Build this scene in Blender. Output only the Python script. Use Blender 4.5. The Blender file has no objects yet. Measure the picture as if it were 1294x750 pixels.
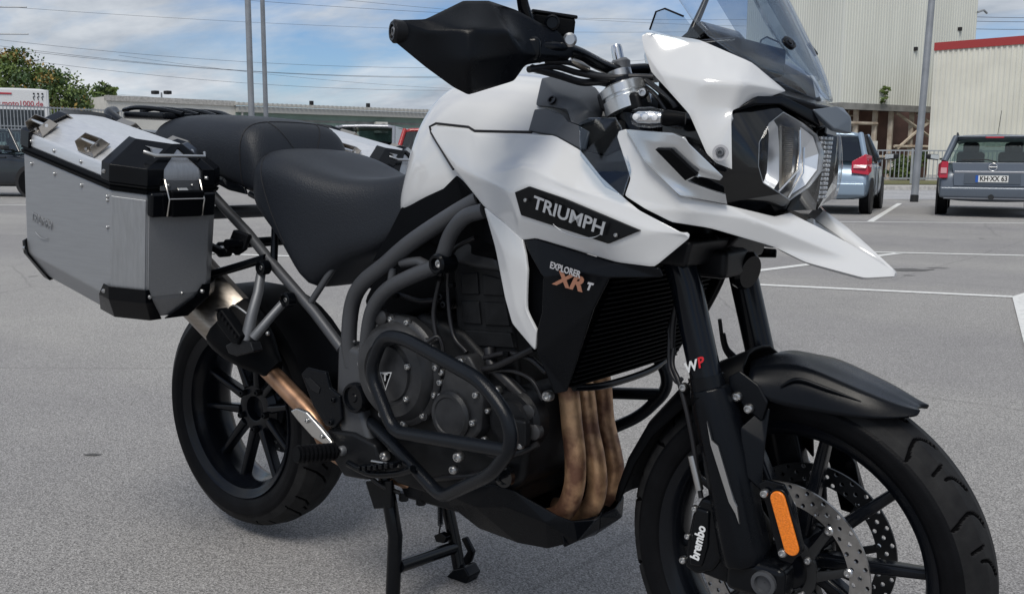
import bpy, bmesh, math, random
from math import sin, cos, pi, radians
from mathutils import Vector, Matrix, geometry, noise
random.seed(7)
scene = bpy.context.scene
COL = scene.collection

# ---------------------------------------------------------------- camera
cam_data = bpy.data.cameras.new('camera')
cam_data.sensor_width = 36.0
cam_data.lens = 1213.0 / 1294.0 * 36.0
cam_data.clip_start = 0.05
cam_data.clip_end = 3000.0
cam = bpy.data.objects.new('camera', cam_data)
COL.objects.link(cam)
cam.matrix_world = Matrix.Translation((2.1086,-1.5870,1.0167)) @ Matrix([[0.791016, -0.091134, 0.60497], [0.611776, 0.109828, -0.78337], [0.004949, 0.989764, 0.142629]]).to_4x4()
scene.camera = cam

# ---------------------------------------------------------------- world, sun, exposure
SUN_EL, SUN_AZ = radians(56), radians(160)      # azimuth measured from +Y towards +X
world = bpy.data.worlds.new('World')
scene.world = world
world.use_nodes = True
wn, wl = world.node_tree.nodes, world.node_tree.links
wn.clear()
def N(t, **kw):
    n = wn.new(t)
    for k, v in kw.items(): setattr(n, k, v)
    return n
w_out = N('ShaderNodeOutputWorld'); w_bg = N('ShaderNodeBackground')
sky = N('ShaderNodeTexSky', sky_type='NISHITA', sun_disc=False)
sky.sun_elevation = SUN_EL; sky.sun_rotation = SUN_AZ; sky.air_density = 1.0; sky.dust_density = 0.4; sky.ozone_density = 1.2
geo = N('ShaderNodeNewGeometry'); sep = N('ShaderNodeSeparateXYZ')
tc = N('ShaderNodeTexCoord')
wl.new(tc.outputs['Generated'], sep.inputs[0])
# project the view direction on a flat cloud layer
mx = N('ShaderNodeMath', operation='MAXIMUM'); mx.inputs[1].default_value = 0.0
wl.new(sep.outputs['Z'], mx.inputs[0])
ad = N('ShaderNodeMath', operation='ADD'); ad.inputs[1].default_value = 0.20
wl.new(mx.outputs[0], ad.inputs[0])
dx = N('ShaderNodeMath', operation='DIVIDE'); dy = N('ShaderNodeMath', operation='DIVIDE')
wl.new(sep.outputs['X'], dx.inputs[0]); wl.new(ad.outputs[0], dx.inputs[1])
wl.new(sep.outputs['Y'], dy.inputs[0]); wl.new(ad.outputs[0], dy.inputs[1])
cmb = N('ShaderNodeCombineXYZ'); wl.new(dx.outputs[0], cmb.inputs[0]); wl.new(dy.outputs[0], cmb.inputs[1])
mp = N('ShaderNodeMapping'); mp.inputs['Rotation'].default_value = (0, 0, radians(-38)); mp.inputs['Scale'].default_value = (0.9, 1.35, 1)
mp.inputs['Location'].default_value = (7.7, 2.3, 0.0)
wl.new(cmb.outputs[0], mp.inputs[0])
n1 = N('ShaderNodeTexNoise'); n1.inputs['Scale'].default_value = 1.1; n1.inputs['Detail'].default_value = 9; n1.inputs['Roughness'].default_value = 0.58; n1.inputs['Distortion'].default_value = 0.25
wl.new(mp.outputs[0], n1.inputs['Vector'])
r1 = N('ShaderNodeValToRGB'); r1.color_ramp.elements[0].position = 0.33; r1.color_ramp.elements[1].position = 0.55
wl.new(n1.outputs[0], r1.inputs[0])
n2 = N('ShaderNodeTexNoise'); n2.inputs['Scale'].default_value = 1.7; n2.inputs['Detail'].default_value = 7; n2.inputs['Roughness'].default_value = 0.6
wl.new(mp.outputs[0], n2.inputs['Vector'])
r2 = N('ShaderNodeValToRGB')
r2.color_ramp.elements[0].position = 0.32; r2.color_ramp.elements[0].color = (3.6, 4.15, 4.9, 1)
r2.color_ramp.elements[1].position = 0.68; r2.color_ramp.elements[1].color = (7.4, 7.75, 8.2, 1)
wl.new(n2.outputs[0], r2.inputs[0])
mixc = N('ShaderNodeMix', data_type='RGBA')
tint = N('ShaderNodeMix', data_type='RGBA', blend_type='MULTIPLY'); tint.inputs['Factor'].default_value = 1.0
tint.inputs['B'].default_value = (0.64, 0.78, 1.00, 1)
wl.new(sky.outputs[0], tint.inputs['A'])
wl.new(r1.outputs[0], mixc.inputs['Factor']); wl.new(tint.outputs['Result'], mixc.inputs['A']); wl.new(r2.outputs[0], mixc.inputs['B'])
wl.new(mixc.outputs['Result'], w_bg.inputs['Color'])
w_bg.inputs['Strength'].default_value = 0.10
wl.new(w_bg.outputs[0], w_out.inputs[0])

sun_data = bpy.data.lights.new('sun', 'SUN')
sun_data.energy = 2.4; sun_data.angle = radians(26); sun_data.color = (1.0, 0.95, 0.87)
sun = bpy.data.objects.new('sun', sun_data); COL.objects.link(sun)
sd = Vector((sin(SUN_AZ) * cos(SUN_EL), cos(SUN_AZ) * cos(SUN_EL), sin(SUN_EL)))
sun.rotation_euler = sd.to_track_quat('Z', 'Y').to_euler()

scene.view_settings.view_transform = 'Standard'
scene.view_settings.look = 'None'
scene.view_settings.exposure = 0.0
scene.view_settings.gamma = 1.0
scene.view_settings.use_curve_mapping = False
scene.cycles.max_bounces = 8
scene.cycles.transparent_max_bounces = 12

# ---------------------------------------------------------------- materials
MATS = {}
def mat(name, color, rough=0.5, metal=0.0, coat=0.0, noise_amt=0.0, noise_scale=40.0, bump=0.0, bump_scale=200.0,
        alpha=1.0, trans=0.0, ior=1.45, spec=0.5, stretch=None, rough_var=0.0, color2=None, detail=4, lo=0.35, hi=0.65):
    m = bpy.data.materials.new(name); m.use_nodes = True
    nt = m.node_tree; b = nt.nodes['Principled BSDF']
    b.inputs['Base Color'].default_value = (*color, 1)
    b.inputs['Roughness'].default_value = rough; b.inputs['Metallic'].default_value = metal
    b.inputs['Coat Weight'].default_value = coat; b.inputs['Coat Roughness'].default_value = 0.04
    b.inputs['IOR'].default_value = ior; b.inputs['Alpha'].default_value = alpha
    b.inputs['Transmission Weight'].default_value = trans
    b.inputs['Specular IOR Level'].default_value = spec
    co = nt.nodes.new('ShaderNodeTexCoord'); src = co.outputs['Object']
    if stretch:
        mp = nt.nodes.new('ShaderNodeMapping'); mp.inputs['Scale'].default_value = stretch
        nt.links.new(src, mp.inputs[0]); src = mp.outputs[0]
    if noise_amt > 0 or color2:
        nz = nt.nodes.new('ShaderNodeTexNoise'); nz.inputs['Scale'].default_value = noise_scale; nz.inputs['Detail'].default_value = detail
        nt.links.new(src, nz.inputs['Vector'])
        cr = nt.nodes.new('ShaderNodeValToRGB')
        c2 = color2 or tuple(c * (1 - noise_amt) for c in color)
        c1 = color if color2 else tuple(min(1, c * (1 + noise_amt)) for c in color)
        cr.color_ramp.elements[0].position = lo; cr.color_ramp.elements[0].color = (*c2, 1)
        cr.color_ramp.elements[1].position = hi; cr.color_ramp.elements[1].color = (*c1, 1)
        nt.links.new(nz.outputs[0], cr.inputs[0]); nt.links.new(cr.outputs[0], b.inputs['Base Color'])
    if rough_var > 0:
        nr = nt.nodes.new('ShaderNodeTexNoise'); nr.inputs['Scale'].default_value = noise_scale * 0.7; nr.inputs['Detail'].default_value = 6
        nt.links.new(src, nr.inputs['Vector'])
        mr = nt.nodes.new('ShaderNodeMapRange'); mr.inputs['From Min'].default_value = 0.3; mr.inputs['From Max'].default_value = 0.7
        mr.inputs['To Min'].default_value = max(0, rough - rough_var); mr.inputs['To Max'].default_value = min(1, rough + rough_var)
        nt.links.new(nr.outputs[0], mr.inputs[0]); nt.links.new(mr.outputs[0], b.inputs['Roughness'])
    if bump > 0:
        nb = nt.nodes.new('ShaderNodeTexNoise'); nb.inputs['Scale'].default_value = bump_scale; nb.inputs['Detail'].default_value = 3
        nt.links.new(src, nb.inputs['Vector'])
        bp = nt.nodes.new('ShaderNodeBump'); bp.inputs['Strength'].default_value = bump; bp.inputs['Distance'].default_value = 0.002
        nt.links.new(nb.outputs[0], bp.inputs['Height']); nt.links.new(bp.outputs[0], b.inputs['Normal'])
    MATS[name] = m
    return m
mat('white_paint', (0.63, 0.635, 0.64), 0.13, coat=1.0, noise_amt=0.02, noise_scale=6)
mat('silver_paint', (0.60, 0.62, 0.64), 0.26, metal=0.8, coat=0.3)
mat('matte_black', (0.0030, 0.0038, 0.0056), 0.27, spec=0.19, bump=0.12, bump_scale=1400, rough_var=0.08, noise_scale=20)
mat('satin_black', (0.0028, 0.0035, 0.005), 0.20, spec=0.26, rough_var=0.07, noise_scale=30)
mat('gloss_black', (0.003, 0.0035, 0.0045), 0.10, spec=0.4, coat=0.5)
mat('rough_black', (0.0022, 0.0026, 0.0035), 0.5, spec=0.09, bump=0.3, bump_scale=500)
mat('fork_black', (0.0035, 0.0048, 0.0078), 0.17, spec=0.30, rough_var=0.06, noise_scale=14)
mat('frame_grey', (0.070, 0.073, 0.080), 0.42, metal=0.35, bump=0.15, bump_scale=900, rough_var=0.08)
mat('crash_bar', (0.0050, 0.0064, 0.0092), 0.26, spec=0.30, bump=0.2, bump_scale=900)
mat('engine_grey', (0.036, 0.037, 0.040), 0.36, spec=0.5, metal=0.25, bump=0.25, bump_scale=700, noise_amt=0.25, noise_scale=25)
mat('engine_dark', (0.0085, 0.009, 0.0102), 0.40, spec=0.22, bump=0.3, bump_scale=600, noise_amt=0.3, noise_scale=30)
mat('dark_casting', (0.0085, 0.0092, 0.011), 0.38, spec=0.28, metal=0.2, bump=0.3, bump_scale=500)
mat('hanger_grey', (0.14, 0.145, 0.155), 0.45, metal=0.5, bump=0.2, bump_scale=700)
mat('chrome', (0.72, 0.72, 0.72), 0.16, metal=1.0)
mat('bolt_steel', (0.50, 0.50, 0.50), 0.32, metal=1.0)
mat('badge_black', (0.003, 0.0035, 0.0045), 0.35, spec=0.25)
mat('badge_chrome', (0.62, 0.63, 0.65), 0.30, metal=0.9)
mat('aluminium', (0.40, 0.41, 0.425), 0.42, metal=0.85, noise_amt=0.06, noise_scale=220, stretch=(1, 1, 0.03), rough_var=0.06, bump=0.08, bump_scale=300)
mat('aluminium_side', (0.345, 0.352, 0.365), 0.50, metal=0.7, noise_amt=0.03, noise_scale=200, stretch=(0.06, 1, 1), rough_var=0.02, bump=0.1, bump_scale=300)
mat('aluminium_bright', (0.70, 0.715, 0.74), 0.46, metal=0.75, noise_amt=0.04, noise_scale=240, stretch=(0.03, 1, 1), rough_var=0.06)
mat('steel_wire', (0.52, 0.49, 0.45), 0.28, metal=1.0)
mat('bracket_steel', (0.48, 0.44, 0.39), 0.32, metal=1.0, rough_var=0.08, noise_scale=60)
mat('silencer_steel', (0.32, 0.285, 0.25), 0.34, metal=1.0, noise_amt=0.12, noise_scale=160, stretch=(0.05, 1, 1), rough_var=0.06)
mat('bronze_pipe', (0.36, 0.21, 0.13), 0.35, metal=0.85, noise_amt=0.35, noise_scale=22)
mat('header_pipe', (0.60, 0.37, 0.21), 0.44, metal=0.55, color2=(0.17, 0.085, 0.055), noise_scale=17, detail=10, bump=0.6, bump_scale=110, lo=0.40, hi=0.60, rough_var=0.12)
mat('heat_shield', (0.60, 0.585, 0.56), 0.30, metal=1.0, rough_var=0.08)
mat('seat_vinyl', (0.0100, 0.0128, 0.0185), 0.50, spec=0.42, bump=0.55, bump_scale=330, rough_var=0.06, noise_scale=9)
mat('seat_side', (0.017, 0.019, 0.025), 0.52, bump=0.5, bump_scale=900)
mat('seam', (0.006, 0.006, 0.008), 0.7)
mat('rubber', (0.0048, 0.005, 0.006), 0.46, spec=0.09, bump=0.25, bump_scale=300, noise_amt=0.2, noise_scale=18, rough_var=0.10)
mat('rubber_dusty', (0.0125, 0.0125, 0.0135), 0.6, spec=0.12, color2=(0.022, 0.022, 0.0225), noise_scale=26, detail=8, bump=0.25, bump_scale=500)
mat('rubber_groove', (0.0015, 0.0015, 0.0018), 0.8, spec=0.05)
mat('hose', (0.010, 0.010, 0.012), 0.42)
mat('rim_black', (0.004, 0.005, 0.0075), 0.22, spec=0.3, rough_var=0.05)
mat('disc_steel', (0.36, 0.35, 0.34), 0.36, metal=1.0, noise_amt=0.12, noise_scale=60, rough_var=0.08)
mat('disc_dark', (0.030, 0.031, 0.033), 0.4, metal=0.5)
mat('orange_reflector', (0.80, 0.20, 0.01), 0.22, coat=0.6, bump=0.6, bump_scale=420, noise_amt=0.15, noise_scale=300)
mat('red_print', (0.60, 0.02, 0.03), 0.4)
mat('white_print', (0.70, 0.71, 0.72), 0.45)
mat('grey_print', (0.40, 0.40, 0.42), 0.45)
mat('copper_print', (0.42, 0.20, 0.13), 0.35, metal=0.5)
mat('reflector_chrome', (0.80, 0.81, 0.83), 0.12, metal=1.0)
mat('reflector_ribbed', (0.36, 0.335, 0.30), 0.28, metal=1.0)
mat('led_white', (0.75, 0.76, 0.78), 0.25, coat=0.5)
mat('lamp_bowl', (0.82, 0.83, 0.85), 0.30, metal=0.75)
mat('bowl_grey', (0.50, 0.51, 0.53), 0.30, metal=0.6)
mat('daylight_cell', (0.55, 0.56, 0.58), 0.15, metal=0.6, coat=0.5)
mat('console_grey', (0.050, 0.056, 0.066), 0.42, bump=0.15, bump_scale=900)
mat('brow_grey', (0.12, 0.14, 0.165), 0.32, metal=0.3)
def glass_mat(name, tint, alpha_face, rough=0.03, refl=1.0):
    m = bpy.data.materials.new(name); m.use_nodes = True
    nt = m.node_tree; nt.nodes.clear()
    o = nt.nodes.new('ShaderNodeOutputMaterial'); mixs = nt.nodes.new('ShaderNodeMixShader')
    tr = nt.nodes.new('ShaderNodeBsdfTransparent'); tr.inputs[0].default_value = (*tint, 1)
    gl = nt.nodes.new('ShaderNodeBsdfGlossy'); gl.inputs['Roughness'].default_value = rough
    # reflection rises towards grazing view; the same from both sides of the sheet
    fr = nt.nodes.new('ShaderNodeLayerWeight'); fr.inputs['Blend'].default_value = 0.5
    pw = nt.nodes.new('ShaderNodeMath'); pw.operation = 'POWER'; pw.inputs[1].default_value = 4.0
    mm = nt.nodes.new('ShaderNodeMath'); mm.operation = 'MULTIPLY_ADD'; mm.inputs[1].default_value = 0.75 * refl; mm.inputs[2].default_value = alpha_face + 0.035
    nt.links.new(fr.outputs['Facing'], pw.inputs[0]); nt.links.new(pw.outputs[0], mm.inputs[0]); nt.links.new(mm.outputs[0], mixs.inputs[0])
    nt.links.new(tr.outputs[0], mixs.inputs[1]); nt.links.new(gl.outputs[0], mixs.inputs[2]); nt.links.new(mixs.outputs[0], o.inputs[0])
    MATS[name] = m
glass_mat('screen_glass', (0.90, 0.93, 0.96), 0.045)
glass_mat('screen_tint', (0.50, 0.57, 0.65), 0.03, refl=0.3)
glass_mat('lens_glass', (0.96, 0.97, 0.98), 0.0)
glass_mat('deflector_glass', (0.80, 0.84, 0.88), 0.01, refl=0.08)
glass_mat('car_glass', (0.34, 0.40, 0.40), 0.06)
glass_mat('clear_car_glass', (0.70, 0.77, 0.76), 0.04)

# ---------------------------------------------------------------- mesh helpers
def V(p): return Vector(p)
def link(o, parent=None):
    COL.objects.link(o)
    if parent is not None: o.parent = parent
    return o
def tag(o, label=None, cat=None, group=None, kind=None):
    if label: o['label'] = label
    if cat: o['category'] = cat
    if group: o['group'] = group
    if kind: o['kind'] = kind
    return o
def empty(name, loc=(0, 0, 0)):
    o = bpy.data.objects.new(name, None); o.location = loc; o.empty_display_size = 0.1
    COL.objects.link(o); return o
def set_smooth(me, angle):
    """smooth shading with edges sharper than `angle` degrees kept crisp"""
    if angle is None: return
    for p in me.polygons: p.use_smooth = True
    if angle < 179:
        bm = bmesh.new(); bm.from_mesh(me)
        for e in bm.edges:
            if len(e.link_faces) == 2 and e.calc_face_angle(0) > radians(angle): e.smooth = False
        bm.to_mesh(me); bm.free()
def mesh_obj(name, verts, faces, m, parent=None, smooth=None, bevel=0.0, bevel_angle=25, segs=2, solid=0.0, offset=-1.0, subsurf=0, recalc=True, merge=0.0):
    me = bpy.data.meshes.new(name)
    me.from_pydata([tuple(v) for v in verts], [], faces)
    if recalc or merge:
        bm = bmesh.new(); bm.from_mesh(me)
        if merge: bmesh.ops.remove_doubles(bm, verts=bm.verts, dist=merge)
        if recalc: bmesh.ops.recalc_face_normals(bm, faces=bm.faces)
        bm.to_mesh(me); bm.free()
    me.materials.append(MATS[m] if isinstance(m, str) else m)
    set_smooth(me, smooth)
    o = bpy.data.objects.new(name, me)
    if solid:
        md = o.modifiers.new('shell', 'SOLIDIFY'); md.thickness = solid; md.offset = offset
    if bevel:
        md = o.modifiers.new('edge', 'BEVEL'); md.width = bevel; md.segments = segs; md.limit_method = 'ANGLE'; md.angle_limit = radians(bevel_angle); md.harden_normals = False
        for p in me.polygons: p.use_smooth = True
        md2 = o.modifiers.new('normals', 'WEIGHTED_NORMAL'); md2.keep_sharp = False
    if subsurf:
        md = o.modifiers.new('round', 'SUBSURF'); md.levels = subsurf; md.render_levels = subsurf
        for p in me.polygons: p.use_smooth = True
    return link(o, parent)
def mir(pts, sg):
    """sg = 1: right-hand side as given, -1: mirrored to the left-hand side"""
    return [(p[0], p[1] * sg, p[2]) for p in pts]
def catmull(pts, n=8, closed=False):
    pts = [V(p) for p in pts]; out = []
    L = len(pts)
    rng = range(L) if closed else range(L - 1)
    for i in rng:
        p0 = pts[(i - 1) % L] if (closed or i > 0) else pts[0] * 2 - pts[1]
        p1 = pts[i]; p2 = pts[(i + 1) % L]
        p3 = pts[(i + 2) % L] if (closed or i + 2 < L) else pts[-1] * 2 - pts[-2]
        for k in range(n):
            t = k / n
            out.append(0.5 * ((2 * p1) + (p2 - p0) * t + (2 * p0 - 5 * p1 + 4 * p2 - p3) * t * t + (3 * p1 - p0 - 3 * p2 + p3) * t ** 3))
    if not closed: out.append(pts[-1])
    return out
def round_path(pts, rad=0.04, n=6):
    """polyline with its corners rounded, straight in between"""
    pts = [V(p) for p in pts]; out = [pts[0]]
    for i in range(1, len(pts) - 1):
        a, b, c = pts[i - 1], pts[i], pts[i + 1]
        d1 = min(rad, (a - b).length * 0.49); d2 = min(rad, (c - b).length * 0.49)
        s = b + (a - b).normalized() * d1; e = b + (c - b).normalized() * d2
        for k in range(n + 1):
            t = k / n
            out.append((1 - t) ** 2 * s + 2 * (1 - t) * t * b + t * t * e)
    out.append(pts[-1]); return out
def sweep(path, radii, res=12, closed=False, flat=None):
    path = [V(p) for p in path]; n = len(path)
    if not isinstance(radii, (list, tuple)): radii = [radii] * n
    verts, faces = [], []
    up = None
    for i, p in enumerate(path):
        t = (path[(i + 1) % n] - path[i - 1]) if (closed or 0 < i < n - 1) else (path[1] - path[0] if i == 0 else path[-1] - path[-2])
        if t.length < 1e-9: t = Vector((1, 0, 0))
        t.normalize()
        if up is None:
            up = t.orthogonal().normalized() if flat is None else (V(flat) - t * t.dot(V(flat))).normalized()
        up = (up - t * up.dot(t)).normalized()
        sd_ = t.cross(up)
        for k in range(res):
            a = 2 * pi * k / res
            rr = radii[i]
            r1, r2 = rr if isinstance(rr, tuple) else (rr, rr)
            verts.append(p + up * cos(a) * r1 + sd_ * sin(a) * r2)
    m_ = n if closed else n - 1
    for i in range(m_):
        for k in range(res):
            a = i * res + k; b = i * res + (k + 1) % res
            j = (i + 1) % n
            faces.append((a, b, j * res + (k + 1) % res, j * res + k))
    if not closed:
        faces.append(tuple(range(res - 1, -1, -1))); faces.append(tuple((n - 1) * res + k for k in range(res)))
    return verts, faces
def resample_radii(radii, n_in, n_out):
    out = []
    for i in range(n_out):
        t = i / (n_out - 1) * (n_in - 1); k = min(int(t), n_in - 2); f = t - k
        out.append(radii[k] * (1 - f) + radii[k + 1] * f)
    return out
def tube(name, pts, r, m, parent, res=14, mode='round', rad=0.05, n=6, closed=False):
    if mode == 'round' and not closed: path = round_path(pts, rad, n)
    elif mode == 'curve' or closed: path = catmull(pts, n, closed)
    else: path = [V(p) for p in pts]
    if isinstance(r, (list, tuple)): r = resample_radii(list(r), len(r), len(path))
    v, f = sweep(path, r, res, closed)
    return mesh_obj(name, v, f, m, parent, smooth=50)
def basis(axis):
    a = V(axis).normalized(); u = a.orthogonal().normalized(); return a, u, a.cross(u)
def lathe_data(profile, origin, axis, res=32, cap=True):
    a, u, w = basis(axis); o = V(origin); verts, faces = [], []
    for (r, h) in profile:
        for k in range(res):
            t = 2 * pi * k / res
            verts.append(o + a * h + u * cos(t) * r + w * sin(t) * r)
    for i in range(len(profile) - 1):
        for k in range(res):
            faces.append((i * res + k, i * res + (k + 1) % res, (i + 1) * res + (k + 1) % res, (i + 1) * res + k))
    if cap:
        faces.append(tuple(range(res))); L = (len(profile) - 1) * res; faces.append(tuple(L + k for k in range(res)))
    return verts, faces
def lathe(name, profile, origin, axis, m, parent, res=32, smooth=35, cap=True):
    v, f = lathe_data(profile, origin, axis, res, cap)
    return mesh_obj(name, v, f, m, parent, smooth=smooth)
def prism(name, outline, depth, m, parent, bevel=0.003, segs=2, smooth=None, taper=0.0):
    """closed polygon in space pushed by the vector `depth`"""
    n = len(outline); d = V(depth); c = sum((V(p) for p in outline), Vector()) / n
    top = [V(p) + (c - V(p)) * taper for p in outline]
    verts = top + [V(p) + d for p in outline]
    faces = [tuple(range(n)), tuple(range(2 * n - 1, n - 1, -1))] + [(i, (i + 1) % n, n + (i + 1) % n, n + i) for i in range(n)]
    return mesh_obj(name, verts, faces, m, parent, bevel=bevel, segs=segs, smooth=smooth)
def box(name, c, size, m, parent, rot=None, bevel=0.003, segs=2):
    sx, sy, sz = (s / 2 for s in size); R = rot if rot is not None else Matrix.Identity(3)
    v = [V(c) + R @ Vector((x * sx, y * sy, z * sz)) for x in (-1, 1) for y in (-1, 1) for z in (-1, 1)]
    f = [(0, 1, 3, 2), (4, 6, 7, 5), (0, 4, 5, 1), (2, 3, 7, 6), (0, 2, 6, 4), (1, 5, 7, 3)]
    return mesh_obj(name, v, f, m, parent, bevel=bevel, segs=segs)
def loft(name, rings, m, parent, smooth=40, cap=True, closed_ring=True, bevel=0.0, subsurf=0):
    n = len(rings[0]); verts = [p for r in rings for p in r]; faces = []
    for i in range(len(rings) - 1):
        for k in range(n if closed_ring else n - 1):
            faces.append((i * n + k, i * n + (k + 1) % n, (i + 1) * n + (k + 1) % n, (i + 1) * n + k))
    if cap and closed_ring:
        faces.append(tuple(range(n))); L = (len(rings) - 1) * n; faces.append(tuple(L + k for k in range(n)))
    return mesh_obj(name, verts, faces, m, parent, smooth=smooth, bevel=bevel, subsurf=subsurf)
def panel(name, outline, inner, creases, m, parent, sg=1, thick=0.006, bevel=0.003, bevel_angle=9, smooth=None, out=None, segs=2, soft=0.0):
    """thin shell through given points: rim points in order, inner points, and crease lines between them"""
    pts = [V(p) for p in mir(list(outline) + list(inner), sg)]
    n = len(outline); c = sum(pts, Vector()) / len(pts)
    # best plane from the rim (Newell)
    nrm = Vector()
    for i in range(n):
        a, b = pts[i], pts[(i + 1) % n]
        nrm += Vector(((a.y - b.y) * (a.z + b.z), (a.z - b.z) * (a.x + b.x), (a.x - b.x) * (a.y + b.y)))
    nrm.normalize(); u = nrm.orthogonal().normalized(); w = nrm.cross(u)
    p2 = [Vector(((p - c).dot(u), (p - c).dot(w))) for p in pts]
    edges = [(i, (i + 1) % n) for i in range(n)] + list(creases)
    res = geometry.delaunay_2d_cdt(p2, edges, [], 2, 1e-6)
    v2, ed, fc, ov = res[0], res[1], res[2], res[3]
    verts = []
    for i, q in enumerate(v2):
        src = ov[i]
        if src: verts.append(pts[src[0]])
        else: verts.append(c + u * q.x + w * q.y)
    # keep faces whose centre is inside the rim
    def inside(q):
        r = False; j = n - 1
        for i in range(n):
            a, b = p2[i], p2[j]
            if (a.y > q.y) != (b.y > q.y) and q.x < (b.x - a.x) * (q.y - a.y) / (b.y - a.y) + a.x: r = not r
            j = i
        return r
    faces = []
    for f in fc:
        q = sum((v2[i] for i in f), Vector((0, 0))) / len(f)
        if inside(q): faces.append(tuple(f))
    me = bpy.data.meshes.new(name); me.from_pydata([tuple(v) for v in verts], [], faces)
    bm = bmesh.new(); bm.from_mesh(me)
    bmesh.ops.recalc_face_normals(bm, faces=bm.faces)
    outward = V(out) if out is not None else Vector((0, -sg, 0))
    avg = sum((f.normal * f.calc_area() for f in bm.faces), Vector())
    if avg.dot(outward) < 0: bmesh.ops.reverse_faces(bm, faces=bm.faces)
    if soft:
        # moulded look: triangles merged to quads, creases and rim only partly sharp under subdivision
        keep = set()
        for (i, j) in creases: keep.add((pts[i].freeze(), pts[j].freeze()))
        def is_crease(e):
            a, b = e.verts[0].co, e.verts[1].co
            return any(((a - p).length < 1e-5 and (b - q).length < 1e-5) or ((a - q).length < 1e-5 and (b - p).length < 1e-5) for p, q in keep)
        mark = [e for e in bm.edges if len(e.link_faces) == 2 and is_crease(e)]
        for e in mark: e.seam = True
        bmesh.ops.join_triangles(bm, faces=bm.faces, cmp_seam=True, angle_face_threshold=radians(50), angle_shape_threshold=radians(60))
        cl = bm.edges.layers.float.get('crease_edge') or bm.edges.layers.float.new('crease_edge')
        for e in bm.edges: e[cl] = 0.97 if len(e.link_faces) == 1 else (soft if e.seam else 0.0)
        vl = bm.verts.layers.float.get('crease_vert') or bm.verts.layers.float.new('crease_vert')
        for v in bm.verts:
            be = [e for e in v.link_edges if len(e.link_faces) == 1]
            if len(be) == 2:
                d1 = (be[0].other_vert(v).co - v.co).normalized(); d2 = (v.co - be[1].other_vert(v).co).normalized()
                v[vl] = 0.93 if d1.angle(d2) > radians(16) else 0.5
            elif any(e.seam for e in v.link_edges): v[vl] = soft * 0.6
        for f in bm.faces: f.smooth = True
    bm.to_mesh(me); bm.free()
    me.materials.append(MATS[m])
    o = bpy.data.objects.new(name, me)
    if soft:
        md = o.modifiers.new('round', 'SUBSURF'); md.levels = 3; md.render_levels = 3
        md = o.modifiers.new('shell', 'SOLIDIFY'); md.thickness = thick; md.offset = -1.0; md.use_even_offset = False
        md = o.modifiers.new('edge', 'BEVEL'); md.width = 0.0012; md.segments = 2; md.limit_method = 'ANGLE'; md.angle_limit = radians(50)
        return link(o, parent)
    if thick:
        md = o.modifiers.new('shell', 'SOLIDIFY'); md.thickness = thick; md.offset = -1.0; md.use_even_offset = False
    if bevel:
        md = o.modifiers.new('edge', 'BEVEL'); md.width = bevel; md.segments = segs; md.limit_method = 'ANGLE'; md.angle_limit = radians(bevel_angle)
        for p in me.polygons: p.use_smooth = True
        o.modifiers.new('normals', 'WEIGHTED_NORMAL')
    elif smooth: set_smooth(me, smooth)
    return link(o, parent)
BOLT_CACHE = {}
def bolt(loc, axis, r, m, parent, h=None, name='bolt', socket=True):
    """button-head bolt with a hexagon socket; meshes are shared"""
    h = h or r * 0.7; key = (round(r, 4), round(h, 4), m, socket)
    if key not in BOLT_CACHE:
        prof = [(r * 1.0, -h), (r, h * 0.45), (r * 0.75, h * 0.95), (r * 0.5, h)] + ([(r * 0.5, h * 0.25), (r * 0.01, h * 0.2)] if socket else [(r * 0.01, h)])
        v, f = lathe_data(prof, (0, 0, 0), (0, 0, 1), 12, cap=False)
        o = mesh_obj(name, v, f, m, None, smooth=40); COL.objects.unlink(o); BOLT_CACHE[key] = o.data
    o = bpy.data.objects.new(name, BOLT_CACHE[key])
    o.location = loc; o.rotation_euler = V(axis).to_track_quat('Z', 'Y').to_euler()
    return link(o, parent)
def text_mesh(name, body, origin, xdir, ydir, size, m, parent, extrude=0.001, offset=0.0, align='CENTER', shear=0.0, space=1.0, fit=None):
    """flat lettering on a plane; `fit` = wanted overall width in metres"""
    cu = bpy.data.curves.new(name, 'FONT'); cu.body = body; cu.size = size; cu.extrude = extrude; cu.offset = offset
    cu.align_x = align; cu.align_y = 'CENTER'; cu.shear = shear; cu.space_character = space; cu.resolution_u = 3
    tmp = bpy.data.objects.new(name, cu); COL.objects.link(tmp)
    dg = bpy.context.evaluated_depsgraph_get()
    me = bpy.data.meshes.new_from_object(tmp.evaluated_get(dg))
    bpy.data.objects.remove(tmp); bpy.data.curves.remove(cu)
    x = V(xdir).normalized(); y = V(ydir); y = (y - x * x.dot(y)).normalized(); z = x.cross(y)
    k = 1.0
    if fit:
        xs = [v.co.x for v in me.vertices]; k = fit / (max(xs) - min(xs))
    Mx = Matrix((x, y, z)).transposed().to_4x4()
    for v in me.vertices: v.co = (Mx @ Vector((v.co.x * k, v.co.y, v.co.z))) + V(origin)
    me.materials.clear(); me.materials.append(MATS[m])
    o = bpy.data.objects.new(name, me)
    return link(o, parent)

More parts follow.
